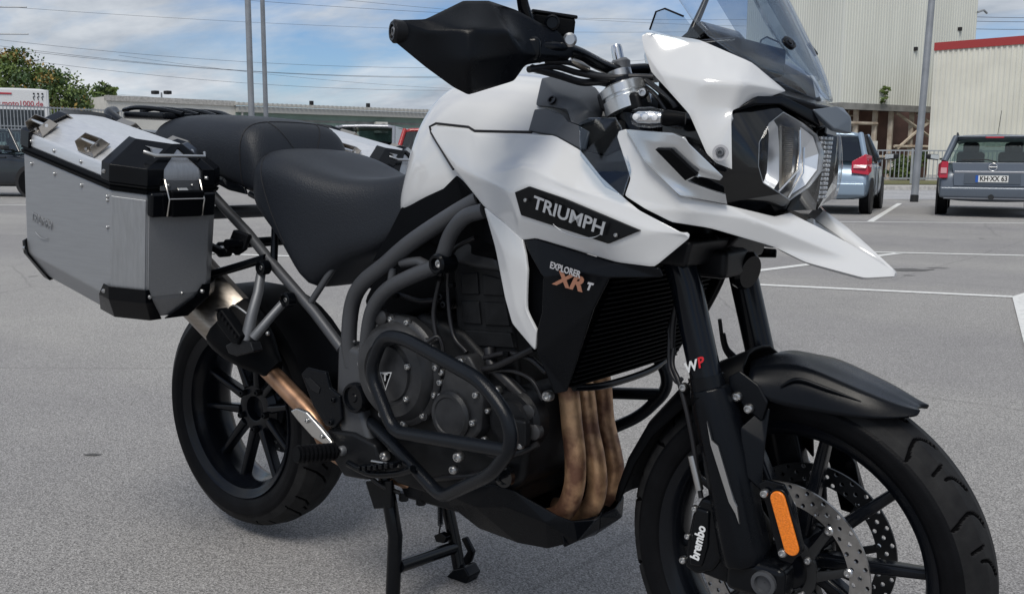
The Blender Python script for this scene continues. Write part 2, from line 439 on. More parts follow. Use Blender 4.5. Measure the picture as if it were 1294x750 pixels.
# ================================================================ THE GROUND
def asphalt(name, base, speck):
    m = bpy.data.materials.new(name); m.use_nodes = True
    nt = m.node_tree; L = nt.links; b = nt.nodes['Principled BSDF']; b.inputs['Roughness'].default_value = 0.85
    co = nt.nodes.new('ShaderNodeTexCoord'); src = co.outputs['Object']
    def noise_(scale, detail=3, rough=0.6):
        n = nt.nodes.new('ShaderNodeTexNoise'); n.inputs['Scale'].default_value = scale; n.inputs['Detail'].default_value = detail; n.inputs['Roughness'].default_value = rough
        L.new(src, n.inputs['Vector']); return n
    def ramp(fac, p0, c0, p1, c1):
        r = nt.nodes.new('ShaderNodeValToRGB'); e = r.color_ramp.elements
        e[0].position = p0; e[0].color = (*c0, 1); e[1].position = p1; e[1].color = (*c1, 1); L.new(fac, r.inputs[0]); return r
    def mul(a, b_, fac=1.0):
        x = nt.nodes.new('ShaderNodeMix'); x.data_type = 'RGBA'; x.blend_type = 'MULTIPLY'; x.inputs['Factor'].default_value = fac
        L.new(a, x.inputs['A']); L.new(b_, x.inputs['B']); return x.outputs['Result']
    vor = nt.nodes.new('ShaderNodeTexVoronoi'); vor.inputs['Scale'].default_value = 270; L.new(src, vor.inputs['Vector'])
    sepc = nt.nodes.new('ShaderNodeSeparateColor'); L.new(vor.outputs['Color'], sepc.inputs[0])
    st = ramp(sepc.outputs[0], 0.0, tuple(c * (1 - speck) for c in base), 1.0, tuple(c * (1 + speck) for c in base))
    fine = ramp(noise_(210, 3, 0.7).outputs[0], 0.35, (0.60, 0.60, 0.60), 0.65, (1.3, 1.3, 1.3))
    mid = ramp(noise_(1.6, 6, 0.62).outputs[0], 0.3, (0.93, 0.93, 0.935), 0.7, (1.04, 1.04, 1.035))
    big = ramp(noise_(0.22, 4).outputs[0], 0.35, (0.86, 0.86, 0.87), 0.65, (1.06, 1.06, 1.05))
    c = mul(mul(mul(st.outputs[0], fine.outputs[0]), mid.outputs[0]), big.outputs[0])
    # tar spots and oil drips
    drip = ramp(noise_(2.4, 2, 0.4).outputs[0], 0.24, (0.55, 0.55, 0.55), 0.27, (1, 1, 1))
    c = mul(c, drip.outputs[0])
    # hairline cracks and old lane-wide repair bands
    warp = nt.nodes.new('ShaderNodeMix'); warp.data_type = 'VECTOR'; warp.inputs['Factor'].default_value = 0.12
    nw = noise_(0.9, 4); L.new(src, warp.inputs['A']); L.new(nw.outputs['Color'], warp.inputs['B'])
    vc = nt.nodes.new('ShaderNodeTexVoronoi'); vc.feature = 'DISTANCE_TO_EDGE'; vc.inputs['Scale'].default_value = 0.28; L.new(warp.outputs['Result'], vc.inputs['Vector'])
    c = mul(c, ramp(vc.outputs['Distance'], 0.0005, (0.80, 0.80, 0.80), 0.0018, (1, 1, 1)).outputs[0])
    wv = nt.nodes.new('ShaderNodeTexWave'); wv.wave_type = 'BANDS'; wv.bands_direction = 'Y'; wv.inputs['Scale'].default_value = 0.085; wv.inputs['Distortion'].default_value = 1.2; L.new(src, wv.inputs['Vector'])
    c = mul(c, ramp(wv.outputs['Fac'], 0.25, (0.93, 0.93, 0.94), 0.6, (1.03, 1.03, 1.02)).outputs[0])
    L.new(c, b.inputs['Base Color'])
    bp = nt.nodes.new('ShaderNodeBump'); bp.inputs['Strength'].default_value = 0.55; bp.inputs['Distance'].default_value = 0.004
    L.new(vor.outputs['Distance'], bp.inputs['Height']); L.new(bp.outputs[0], b.inputs['Normal'])
    MATS[name] = m
asphalt('asphalt', (0.312, 0.302, 0.294), 0.50)
asphalt('road_asphalt', (0.42, 0.42, 0.43), 0.2)
mat('line_paint', (0.70, 0.70, 0.68), 0.7, color2=(0.50, 0.50, 0.49), noise_scale=30, detail=8, lo=0.30, hi=0.5)
mat('kerb_stone', (0.42, 0.41, 0.39), 0.85, noise_amt=0.2, noise_scale=9)
mat('grass', (0.10, 0.115, 0.035), 0.9, color2=(0.16, 0.14, 0.07), noise_scale=5, detail=8)

def flat(name, poly, z, m, kind='structure', parent=None):
    o = mesh_obj(name, [(p[0], p[1], z) for p in poly], [tuple(range(len(poly)))], m, parent, recalc=False)
    return tag(o, kind=kind)
gv = []
R_ = 1500.0
ground = flat('ground', [(-R_, -R_), (R_, -R_), (R_, R_), (-R_, R_)], 0.0, 'asphalt')
def marking(a, b, w=0.11, name='parking_line'):
    a, b = V(a), V(b); d = (b - a); d.z = 0; d.normalize(); s = Vector((-d.y, d.x, 0)) * w / 2
    o = flat(name, [a - s, b - s, b + s, a + s], 0.004, 'line_paint'); return o
marking((-3.573,14.224,0.000), (0.407,17.065,0.000))
marking((-1.567,9.192,0.000), (1.040,10.448,0.000))
marking((-1.179,5.799,0.000), (0.715,6.408,0.000), 0.10)
marking((-2.983,14.811,0.000), (-4.639,22.284,0.000))
marking((-1.549,6.451,0.000), (-0.961,9.460,0.000), 0.10)
flat('painted_patch', [(0.713,6.390,0.000), (0.745,6.668,0.000), (0.953,7.136,0.000), (1.759,2.425,0.000), (1.233,3.951,0.000)], 0.008, 'line_paint')
marking((-19.203,7.084,0.000), (-17.309,9.124,0.000), 0.14)
marking((-6.936,4.347,0.000), (-5.349,5.049,0.000), 0.10)
marking((-6.411,4.091,0.000), (-8.071,7.482,0.000), 0.10)
mat('oil_stain', (0.11, 0.108, 0.105), 0.8, noise_amt=0.3, noise_scale=40)
def stain(c, rx, ry, z, seed):
    rnd = random.Random(seed); pts = []
    for k in range(22):
        a = 2 * pi * k / 22; q = 1 + rnd.uniform(-.16, .16); pts.append((c[0] + cos(a) * rx * q * .79 - sin(a) * ry * q * .61, c[1] + cos(a) * rx * q * .61 + sin(a) * ry * q * .79))
    flat('oil_stain', pts, z, 'oil_stain', None, ground)
stain((-0.984,0.059,0.000), .030, .012, .003, 1)
stain((-0.422,7.776,0.000), .22, .11, .003, 2)
# far road behind the parked cars, with its kerb and a strip of rough grass

# ================================================================ THE MOTORCYCLE
# bike space: x forward (0 = rear axle), y to the rider's left, z up; the right-hand side (y < 0) faces the camera
bike = empty('motorcycle')
BM = Matrix([[0.999981, 0.001502, 0.005971], [-0.001561, 0.999949, 0.009929], [-0.005956, -0.009938, 0.999933]])
piv = Vector((1.52, 0, 0))
bike.matrix_world = Matrix.Translation(piv - BM @ piv) @ BM.to_4x4()
tag(bike, 'white and black touring motorcycle with aluminium panniers on its centre stand', 'motorcycle')
RIGHT = Vector((0, -1, 0))
def S(sg): return Vector((0, -sg, 0))

# ---------------------------------------------------------------- wheels
def seg_dist(px, py, a, b):
    ax, ay = a; bx, by = b; dx_, dy_ = bx - ax, by - ay
    t = max(0, min(1, ((px - ax) * dx_ + (py - ay) * dy_) / (dx_ * dx_ + dy_ * dy_)))
    return math.hypot(px - ax - dx_ * t, py - ay - dy_ * t)
def tyre_mesh(name, c, prof, Rm, pitch_n, lines, parent, steer=0.0, segs=1500, gw=0.0026, depth=0.0040):
    """prof: (side offset, radius) from crown to bead, right half; grooves are cut into the tread"""
    half = []
    for i in range(len(prof) - 1):
        (a, r), (b, q) = prof[i], prof[i + 1]
        k = max(1, int(math.hypot(b - a, q - r) / 0.0024)) if i < 3 else 3
        for j in range(k): half.append((a + (b - a) * j / k, r + (q - r) * j / k))
    half.append(prof[-1])
    full = [(-a, r) for a, r in reversed(half)] + half[1:]
    n = len(full); pitch = 2 * pi / pitch_n
    verts, faces = [], []
    xs, ys = cos(steer), sin(steer)
    tab = {}
    per = segs // pitch_n; segs = per * pitch_n
    for i in range(per):
        u = i / per * pitch * Rm
        for j, (s, r) in enumerate(full):
            d = 9
            if abs(s) < prof[3][0] - 0.001 and r > prof[3][1] + 0.002:
                for ln in lines:
                    for k in range(len(ln) - 1):
                        for du in (-pitch * Rm, 0, pitch * Rm):
                            a, b = ln[k], ln[k + 1]
                            if s * (1 if len(ln[0]) == 2 else ln[0][2]) < 0: continue
                            d = min(d, seg_dist(u + du, abs(s), a[:2], b[:2]))
            tab[i, j] = depth * max(0.0, min(1.0, (gw * 1.35 - d) / (gw * 0.7)))
    for i in range(segs):
        th = 2 * pi * i / segs
        for j, (s, r) in enumerate(full):
            rr = r - tab[i % per, j]
            lx, ly, lz = cos(th) * rr, -s, sin(th) * rr
            verts.append((c[0] + lx * xs - ly * ys, c[1] + lx * ys + ly * xs, c[2] + lz))
    for i in range(segs):
        i2 = (i + 1) % segs
        for j in range(n - 1):
            faces.append((i * n + j, i2 * n + j, i2 * n + j + 1, i * n + j + 1))
    o = mesh_obj(name, verts, faces, 'rubber', parent, smooth=180, recalc=False)
    o.data.materials.append(MATS['rubber_dusty']); o.data.materials.append(MATS['rubber_groove'])
    shoulder = prof[3][0] * .93
    idx = []
    for i in range(segs):
        for j in range(n - 1):
            if (tab[i % per, j] + tab[(i + 1) % per, j] + tab[i % per, j + 1] + tab[(i + 1) % per, j + 1]) > depth * 1.6: idx.append(2)
            elif abs(full[j][0]) < shoulder and full[j][1] > prof[3][1] + .004: idx.append(1)
            else: idx.append(0)
    o.data.polygons.foreach_set('material_index', idx)
    return o
def wheel_ring(profile, c, steer, res=96):
    """closed lathe ring about the axle; profile (radius, side offset) loop"""
    n = len(profile); verts, faces = [], []
    xs, ys = cos(steer), sin(steer)
    for i in range(res):
        th = 2 * pi * i / res
        for (r, s) in profile:
            lx, ly, lz = cos(th) * r, -s, sin(th) * r
            verts.append((c[0] + lx * xs - ly * ys, c[1] + lx * ys + ly * xs, c[2] + lz))
    for i in range(res):
        i2 = (i + 1) % res
        for j in range(n):
            faces.append((i * n + j, i2 * n + j, i2 * n + (j + 1) % n, i * n + (j + 1) % n))
    return verts, faces
def wheel_pt(c, steer, lx, s, lz):
    ly = -s; xs, ys = cos(steer), sin(steer)
    return Vector((c[0] + lx * xs - ly * ys, c[1] + lx * ys + ly * xs, c[2] + lz))
def spoke(c, steer, a0, r0, a1, r1, w0, w1, s0, s1, t0, t1):
    """tapered bar from hub (angle a0, radius r0) to rim"""
    A = Vector((cos(a0) * r0, sin(a0) * r0)); B = Vector((cos(a1) * r1, sin(a1) * r1)); d = (B - A).normalized(); p = Vector((-d.y, d.x))
    rings = []
    for P0, w, s, t in ((A, w0, s0, t0), (A.lerp(B, 0.5), (w0 + w1) / 2 * 0.92, (s0 + s1) / 2, (t0 + t1) / 2), (B, w1, s1, t1)):
        ring = []
        for (x, y) in ((-1, -1), (-1, 0.6), (-0.55, 1), (0.55, 1), (1, 0.6), (1, -1)):
            q = P0 + p * x * w / 2
            ring.append(wheel_pt(c, steer, q.x, s + y * t / 2, q.y))
        rings.append(ring)
    return rings
WF, WR, STEER = (1.52, 0, 0.324), (0, 0, 0.332), -0.024

# front wheel
fr_v, fr_f = wheel_ring([(0.252, 0.050), (0.247, 0.047), (0.240, 0.044), (0.229, 0.036), (0.222, 0.018), (0.220, 0), (0.222, -0.018), (0.229, -0.036), (0.240, -0.044), (0.247, -0.047), (0.252, -0.050), (0.254, -0.046), (0.249, -0.040), (0.236, -0.028), (0.230, 0), (0.236, 0.028), (0.249, 0.040), (0.254, 0.046)], WF, STEER)
front_wheel = mesh_obj('front_wheel', fr_v, fr_f, 'rim_black', bike, smooth=40)
for k in range(10):
    a = radians(80 + 36 * k)
    loft('spoke', spoke(WF, STEER, a, 0.045, a, 0.226, 0.029, 0.018, 0.0, 0.0, 0.034, 0.024), 'rim_black', front_wheel, bevel=0.003)
lathe('hub', [(0.028, -0.062), (0.040, -0.060), (0.050, -0.040), (0.046, 0), (0.050, 0.040), (0.040, 0.060), (0.028, 0.062)], WF, (sin(-STEER), -cos(STEER), 0), 'rim_black', front_wheel, smooth=30)
PF = 0.325 * 2 * pi / 15
tyre_mesh('tyre', WF, [(0, .325), (.028, .320), (.047, .307), (.060, .286), (.059, .268), (.054, .256), (.047, .250)], 0.325, 15,
          [[(0.000, 0.002), (0.016, 0.008), (0.027, 0.018), (0.030, 0.030), (0.024, 0.044), (0.014, 0.053)],
           [(0.060, 0.004), (0.076, 0.010), (0.088, 0.020), (0.090, 0.032)],
           [(0.112, 0.024), (0.106, 0.044)]], front_wheel, STEER)
def disc(name, s, R, ri, parent, c, steer, mname, holes=True):
    """perforated brake disc built as a ring of cells with round holes cut out"""
    bm = bmesh.new()
    n = 60; rows = 3; w = (R - ri) / rows
    vs = {}
    def vert(x, z):
        k = (round(x, 5), round(z, 5))
        if k not in vs: vs[k] = bm.verts.new((x, 0, z))
        return vs[k]
    for i in range(n):
        for j in range(rows):
            a0, a1 = 2 * pi * i / n, 2 * pi * (i + 1) / n; r0, r1 = ri + w * j, ri + w * (j + 1)
            cr = [(r0, a0), (r0, (a0 + a1) / 2), (r0, a1), ((r0 + r1) / 2, a1), (r1, a1), (r1, (a0 + a1) / 2), (r1, a0), ((r0 + r1) / 2, a0)]
            P_ = [vert(r * cos(a), r * sin(a)) for r, a in cr]
            hole = holes and (i + j) % 2 == 0
            if hole:
                ac = (a0 + a1) / 2; rc = (r0 + r1) / 2; hr = 0.0041
                H = []
                for r, a in cr:
                    dv = Vector((r * cos(a) - rc * cos(ac), r * sin(a) - rc * sin(ac))).normalized() * hr
                    H.append(bm.verts.new((rc * cos(ac) + dv.x, 0, rc * sin(ac) + dv.y)))
                for k in range(8): bm.faces.new((P_[k], P_[(k + 1) % 8], H[(k + 1) % 8], H[k]))
            else: bm.faces.new(P_)
    ext = bmesh.ops.extrude_face_region(bm, geom=bm.faces[:])
    for v in [g for g in ext['geom'] if isinstance(g, bmesh.types.BMVert)]: v.co.y -= 0.005
    bmesh.ops.recalc_face_normals(bm, faces=bm.faces)
    for v in bm.verts:
        v.co = wheel_pt(c, steer, v.co.x, s - v.co.y, v.co.z)
    me = bpy.data.meshes.new(name); bm.to_mesh(me); bm.free(); me.materials.append(MATS[mname])
    return link(bpy.data.objects.new(name, me), parent)
for sg in (1, -1):
    ds = 0.066 * sg
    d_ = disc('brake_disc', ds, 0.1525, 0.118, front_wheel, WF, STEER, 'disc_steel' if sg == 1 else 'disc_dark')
    # carrier: ring, arms and floating buttons
    v, f = wheel_ring([(0.062, ds - 0.004), (0.062, ds + 0.004), (0.046, ds + 0.004), (0.046, ds - 0.004)], WF, STEER, 48)
    mesh_obj('disc_carrier', v, f, 'disc_dark', d_, smooth=30)
    for k in range(10):
        a = radians(12 + 36 * k)
        loft('carrier_arm', spoke(WF, STEER, a - 0.22, 0.058, a, 0.117, 0.017, 0.013, ds, ds, 0.006, 0.006), 'disc_dark', d_, smooth=30)
        q = wheel_pt(WF, STEER, cos(a) * 0.117, ds + sg * 0.004, sin(a) * 0.117)
        bolt(q, S(sg), 0.008, 'bolt_steel', d_, h=0.004, name='float_button')
    for k in range(5):
        a = radians(30 + 72 * k)
        bolt(wheel_pt(WF, STEER, cos(a) * 0.053, ds + sg * 0.005, sin(a) * 0.053), S(sg), 0.007, 'bolt_steel', d_, name='disc_bolt')

# rear wheel
rr_v, rr_f = wheel_ring([(0.229, 0.079), (0.224, 0.075), (0.218, 0.073), (0.207, 0.066), (0.203, 0.050), (0.196, 0.040), (0.192, 0.020), (0.192, -0.030), (0.203, -0.055), (0.212, -0.068), (0.224, -0.075), (0.229, -0.079), (0.231, -0.073), (0.222, -0.064), (0.204, -0.03), (0.204, 0.03), (0.222, 0.064), (0.231, 0.073)], WR, 0)
rear_wheel = mesh_obj('rear_wheel', rr_v, rr_f, 'rim_black', bike, smooth=40)
for k in range(5):
    ac = radians(207 + 72 * k)
    for q in (-1, 1):
        loft('spoke', spoke(WR, 0, ac + q * radians(16), 0.062, ac + q * radians(21), 0.199, 0.026, 0.017, 0.000, 0.012, 0.030, 0.030), 'rim_black', rear_wheel, bevel=0.003)
    bolt(wheel_pt(WR, 0, cos(ac) * 0.055, 0.018, sin(ac) * 0.055), RIGHT, 0.009, 'dark_casting', rear_wheel, name='wheel_nut')
lathe('hub', [(0.001, -0.012), (0.028, -0.012), (0.034, 0.008), (0.040, 0.010), (0.062, 0.008), (0.078, -0.006), (0.082, -0.030), (0.070, -0.07), (0.03, -0.07)], WR, RIGHT, 'rim_black', rear_wheel, smooth=30)
tyre_mesh('tyre', WR, [(0, .318), (.042, .3125), (.068, .299), (.085, .272), (.084, .252), (.079, .238), (.073, .229)], 0.318, 13,
          [[(0.000, 0.004), (0.022, 0.020), (0.040, 0.042), (0.052, 0.070)], [(0.070, 0.020), (0.095, 0.040), (0.105, 0.066)], [(0.045, 0.012), (0.062, 0.030)]], rear_wheel, 0, segs=1000)
rd = disc('brake_disc', -0.080, 0.141, 0.100, rear_wheel, WR, 0, 'disc_dark')
# single-sided swingarm with the final-drive housing on the far side
loft('swingarm', [[(x, y + 0.115, z) for (y, z) in ring] for x, ring in (
    (0.50, [(-.03, .43), (.03, .43), (.035, .50), (-.035, .50)]), (0.30, [(-.035, .37), (.035, .37), (.035, .46), (-.035, .46)]), (0.08, [(-.04, .28), (.04, .28), (.04, .40), (-.04, .40)]), (-0.05, [(-.04, .27), (.03, .27), (.03, .39), (-.04, .39)]))], 'dark_casting', bike, bevel=0.012)
lathe('final_drive', [(0.03, 0.03), (0.10, 0.04), (0.115, 0.07), (0.10, 0.13), (0.05, 0.15)], WR, (0, 1, 0), 'dark_casting', bike)
# rear hugger between tyre and seat
hug = []
for k in range(13):
    a = radians(18 + 100 * k / 12); hug.append([wheel_pt(WR, 0, cos(a) * r, s, sin(a) * r) for s, r in ((-0.095, 0.300), (-0.088, 0.332), (-0.04, 0.343), (0.04, 0.343), (0.088, 0.332), (0.095, 0.300))])
h_ = loft('rear_hugger', hug, 'rough_black', bike, closed_ring=False, smooth=50)
h_.modifiers.new('shell', 'SOLIDIFY').thickness = 0.004

# ---------------------------------------------------------------- fork, guards, calipers
for sg in (1, -1):
    y = -0.115 * sg
    leg = tube('fork_leg', [(1.196, y, 1.150), (1.340, y, 0.800), (1.398, y, 0.600)], 0.0275, 'fork_black', bike, res=28, mode='poly')
    tube('fork_cap', [(1.197, y, 1.148), (1.191, y, 1.166)], 0.022, 'bolt_steel', leg, res=24, mode='poly')
    tube('fork_collar', [(1.384, y, 0.648), (1.392, y, 0.618)], 0.031, 'satin_black', leg, res=28, mode='poly')
    tube('dust_seal', [(1.392, y, 0.618), (1.396, y, 0.605)], 0.034, 'rough_black', leg, res=28, mode='poly')
    tube('slider_tube', [(1.396, y, 0.600), (1.470, y, 0.350)], 0.022, 'bolt_steel', leg, res=24, mode='poly')
    # lower guard: a flattened shell round the slider
    def gsec(x, z, w0, w1, side):
        return [(x - w0, y + sg * 0.018, z - w0 * .3), (x - w0, y - sg * 0.018, z - w0 * .3), (x - w0 * .45, y - sg * side, z - w0 * .12), (x + w1 * .2, y - sg * (side + .004), z + w1 * .05),
                (x + w1 * .75, y - sg * side * .8, z + w1 * .22), (x + w1, y - sg * 0.012, z + w1 * .3), (x + w1, y + sg * 0.02, z + w1 * .3), (x, y + sg * 0.03, z)]
    g_ = loft('fork_guard', [gsec(1.392, 0.630, .030, .030, .030), gsec(1.402, 0.595, .033, .036, .036), gsec(1.425, 0.520, .034, .040, .040), gsec(1.450, 0.430, .036, .040, .042), gsec(1.470, 0.360, .040, .040, .042), gsec(1.474, 0.335, .036, .036, .036)], 'matte_black', leg, bevel=0.006)
    # axle clamp and axle
    box('axle_clamp', (1.500, y, 0.322), (0.105, 0.056, 0.062), 'satin_black', leg, bevel=0.014, segs=3)
    lathe('axle_nut', [(0.021, 0), (0.021, 0.008), (0.015, 0.009), (0.0135, 0.001), (0.001, 0.0)], (1.52, y - sg * 0.028, 0.324), S(sg), 'frame_grey', leg, res=6 if False else 20)
    for k, (dx_, dz_) in enumerate(((-0.028, -0.012), (-0.012, -0.022))): bolt((1.545 + dx_ + 0.028, y - sg * 0.029, 0.300 + dz_), S(sg), 0.007, 'bolt_steel', leg)
for sg in (1, -1):
    # reflector on the lower leg
    if sg == 1: tag_label = 'amber reflector'
    A, B = V((1.5380,-0.1600,0.4885)), V((1.5725,-0.1600,0.3926))
    A.y *= sg; B.y *= sg; d = (B - A).normalized(); w = d.cross(S(sg)).normalized()
    def capsule(A, B, r, n=10):
        out = []
        for k in range(n + 1): t = pi * k / n; out.append(B + w * cos(t) * r + d * sin(t) * r)
        for k in range(n + 1): t = pi + pi * k / n; out.append(A + w * cos(t) * r + d * sin(t) * r)
        return out
    A0, B0 = A + d * 0.011, B - d * 0.011
    rb_ = prism('reflector', capsule(A0, B0, 0.0165), S(sg) * -0.014, 'satin_black', bike, bevel=0.002)
    prism('reflector_lens', [p + S(sg) * 0.004 for p in capsule(A0, B0, 0.0125)], S(sg) * -0.006, 'orange_reflector', rb_, bevel=0.002)
    for q in ((1.5184,-0.1600,0.4813), (1.5542,-0.1600,0.3903)): bolt(mir([q], sg)[0], S(sg), 0.0075, 'bolt_steel', rb_)
    prism('reflector_bracket', mir([(1.5026,-0.1500,0.4911), (1.5157,-0.1500,0.5007), (1.5452,-0.1500,0.4993), (1.5655,-0.1500,0.4671), (1.5822,-0.1500,0.4053), (1.5658,-0.1500,0.3715), (1.5444,-0.1500,0.3736), (1.5182,-0.1500,0.4558)], sg), S(sg) * -0.008, 'satin_black', rb_, bevel=0.002)
    # silver strip on the guard's trailing edge
    prism('guard_edge', mir([(1.4131,-0.1640,0.5830), (1.4232,-0.1640,0.5523), (1.4350,-0.1640,0.5451), (1.4677,-0.1640,0.4585), (1.4738,-0.1640,0.4491), (1.4794,-0.1640,0.4206), (1.4716,-0.1640,0.4377), (1.4595,-0.1640,0.4539), (1.4222,-0.1640,0.5439)], sg), S(sg) * -0.004, 'bolt_steel', bike, bevel=0)
# clear fork-tube print
o_ = V((1.3812,-0.1438,0.6721)); x_ = V((1.3983,-0.1438,0.6813)) - V((1.3622,-0.1438,0.6639))
text_mesh('fork_lettering', 'W', V((1.3667,-0.1440,0.6659)) + Vector((0.003, -0.002, 0)), x_, V((1.3592,-0.1438,0.6964)) - V((1.3824,-0.1438,0.6449)), 0.024, 'white_print', bike, 0.0006, 0.0006, shear=0.25)
text_mesh('fork_lettering', 'P', V((1.3855,-0.1440,0.6755)) + Vector((0.002, -0.002, 0)), x_, V((1.3592,-0.1438,0.6964)) - V((1.3824,-0.1438,0.6449)), 0.024, 'red_print', bike, 0.0006, 0.0006, shear=0.25)

# brake calipers behind the legs
for sg in (1, -1):
    body = mir([(1.3902,-0.1250,0.4353), (1.4112,-0.1250,0.4345), (1.4380,-0.1250,0.4296), (1.4486,-0.1250,0.3928), (1.4393,-0.1250,0.3450), (1.4174,-0.1250,0.3073), (1.3848,-0.1250,0.2922), (1.3627,-0.1250,0.3006), (1.3641,-0.1250,0.3392), (1.3736,-0.1250,0.3998)], sg)
    c_ = prism('brake_caliper', body, S(sg) * -0.075, 'satin_black', bike, bevel=0.008, segs=3)
    prism('caliper_bridge', mir([(1.3820,-0.1310,0.4179), (1.4091,-0.1310,0.4159), (1.4092,-0.1310,0.3531), (1.3991,-0.1310,0.3129), (1.3748,-0.1310,0.3090), (1.3758,-0.1310,0.3529)], sg), S(sg) * -0.02, 'satin_black', c_, bevel=0.005)
    prism('caliper_mount', mir([(1.4159,-0.1180,0.4223), (1.4770,-0.1180,0.3670), (1.5155,-0.1180,0.3077), (1.4884,-0.1180,0.2855), (1.4328,-0.1180,0.2906), (1.3841,-0.1180,0.2955), (1.3832,-0.1180,0.3157), (1.4200,-0.1180,0.3375)], sg), S(sg) * -0.03, 'satin_black', c_, bevel=0.006)
    for q, r in (((1.4282,-0.1300,0.4385), .009), ((1.3678,-0.1250,0.3591), .006), ((1.3606,-0.1250,0.3133), .007), ((1.3806,-0.1280,0.4138), .006), ((1.4435,-0.1260,0.3578), .009)): bolt(mir([q], sg)[0], S(sg), r, 'bolt_steel', c_)
    if sg == 1:
        a, b = V((1.3878,-0.1340,0.3252)), V((1.3985,-0.1340,0.3885))
        text_mesh('caliper_lettering', 'brembo', (a + b) / 2, b - a, Vector((-1, 0, -.2)), 0.024, 'white_print', c_, 0.0006, 0.0007, fit=(b - a).length)
    tube('brake_hose', mir([(1.3120,-0.1000,0.6839), (1.3171,-0.1100,0.6548), (1.3360,-0.1200,0.6309), (1.3561,-0.1250,0.5816), (1.3708,-0.1250,0.5278), (1.3806,-0.1250,0.4787), (1.3888,-0.1220,0.4341)], sg), 0.0045, 'hose', c_, res=10, mode='curve')
    tube('hose_fitting', mir([(1.3687,-0.1250,0.5061), (1.3794,-0.1250,0.4728), (1.3861,-0.1240,0.4483)], sg), 0.0075, 'bolt_steel', c_, res=12, mode='poly')
    tube('hose_joint', mir([(1.3030,-0.1000,0.7112), (1.3109,-0.1100,0.6539), (1.3303,-0.1180,0.6297), (1.3418,-0.1200,0.6375)], sg), 0.004, 'hose', c_, res=10, mode='curve')
    bolt(mir([(1.3481,-0.1250,0.6238)], sg)[0], S(sg), 0.008, 'bolt_steel', c_)

# ---------------------------------------------------------------- front mudguard
def fender_ring(a, r, hw, drop, ridge):
    c, s_ = cos(a), sin(a)
    def P_(side, rr): return Vector((WF[0] + c * rr, -side, WF[2] + s_ * rr))
    return [P_(-hw, r - drop), P_(-hw * 0.93, r - drop * .35), P_(-hw * 0.55, r - 0.002), P_(-hw * 0.2, r + ridge), P_(0, r + ridge), P_(hw * 0.2, r + ridge), P_(hw * 0.55, r - 0.002), P_(hw * 0.93, r - drop * .35), P_(hw, r - drop)]
rear_part = [fender_ring(radians(a), r, hw, dr, .002) for a, r, hw, dr in ((173.5, .348, .056, .014), (168, .347, .059, .020), (158, .346, .060, .024), (145, .347, .062, .028), (130, .351, .066, .034), (115, .360, .074, .045), (104, .370, .082, .06))]
fr_ = loft('mudguard_rear_section', rear_part, 'rough_black', bike, closed_ring=False, smooth=60)
fr_.modifiers.new('shell', 'SOLIDIFY').thickness = 0.005
MG = [[(1.4234,0.0240,0.6647), (1.4485,-0.0800,0.6634), (1.4525,-0.0970,0.6517), (1.4540,-0.1020,0.6378)],
      [(1.4647,0.0220,0.6835), (1.4889,-0.0700,0.6731), (1.4935,-0.0910,0.6475), (1.4909,-0.1000,0.6149)],
      [(1.4982,0.0200,0.6904), (1.5382,-0.0640,0.6778), (1.5467,-0.0850,0.6481), (1.5466,-0.0930,0.6124)],
      [(1.5675,0.0200,0.6693), (1.5965,-0.0620,0.6597), (1.6009,-0.0780,0.6371), (1.6002,-0.0860,0.6104)],
      [(1.6391,0.0190,0.6488), (1.6556,-0.0540,0.6416), (1.6553,-0.0660,0.6284), (1.6515,-0.0740,0.6113)],
      [(1.6829,0.0160,0.6324), (1.6884,-0.0380,0.6299), (1.6879,-0.0470,0.6225), (1.6868,-0.0540,0.6148)],
      [(1.7048,0.0100,0.6253), (1.7126,-0.0240,0.6261), (1.7127,-0.0280,0.6231), (1.7118,-0.0330,0.6201)]]
rings = []
for row in MG:
    row = [(row[0][0], -abs(row[0][1]), row[0][2])] + row[1:]
    r = [V(p) for p in reversed(row)]; c0 = V(row[0]); mid = Vector((c0.x, 0, c0.z + .001))
    rings.append(r + [mid] + [Vector((p.x, -p.y, p.z)) for p in reversed(r)])
cr_ = loft('front_mudguard', rings, 'matte_black', bike, closed_ring=False, smooth=None)
cre = cr_.data.attributes.new('crease_edge', 'FLOAT', 'EDGE')
ncol = 9
for e in cr_.data.edges:
    a, b = e.vertices
    if a % ncol == b % ncol and a % ncol in (2, 3, 5, 6): cre.data[e.index].value = 1.0 if a % ncol in (2, 6) else 0.95
    if a % ncol == b % ncol and a % ncol in (0, 8): cre.data[e.index].value = 1.0
for p in cr_.data.polygons: p.use_smooth = True
md = cr_.modifiers.new('round', 'SUBSURF'); md.levels = 2; md.render_levels = 2
cr_.modifiers.new('shell', 'SOLIDIFY').thickness = 0.005
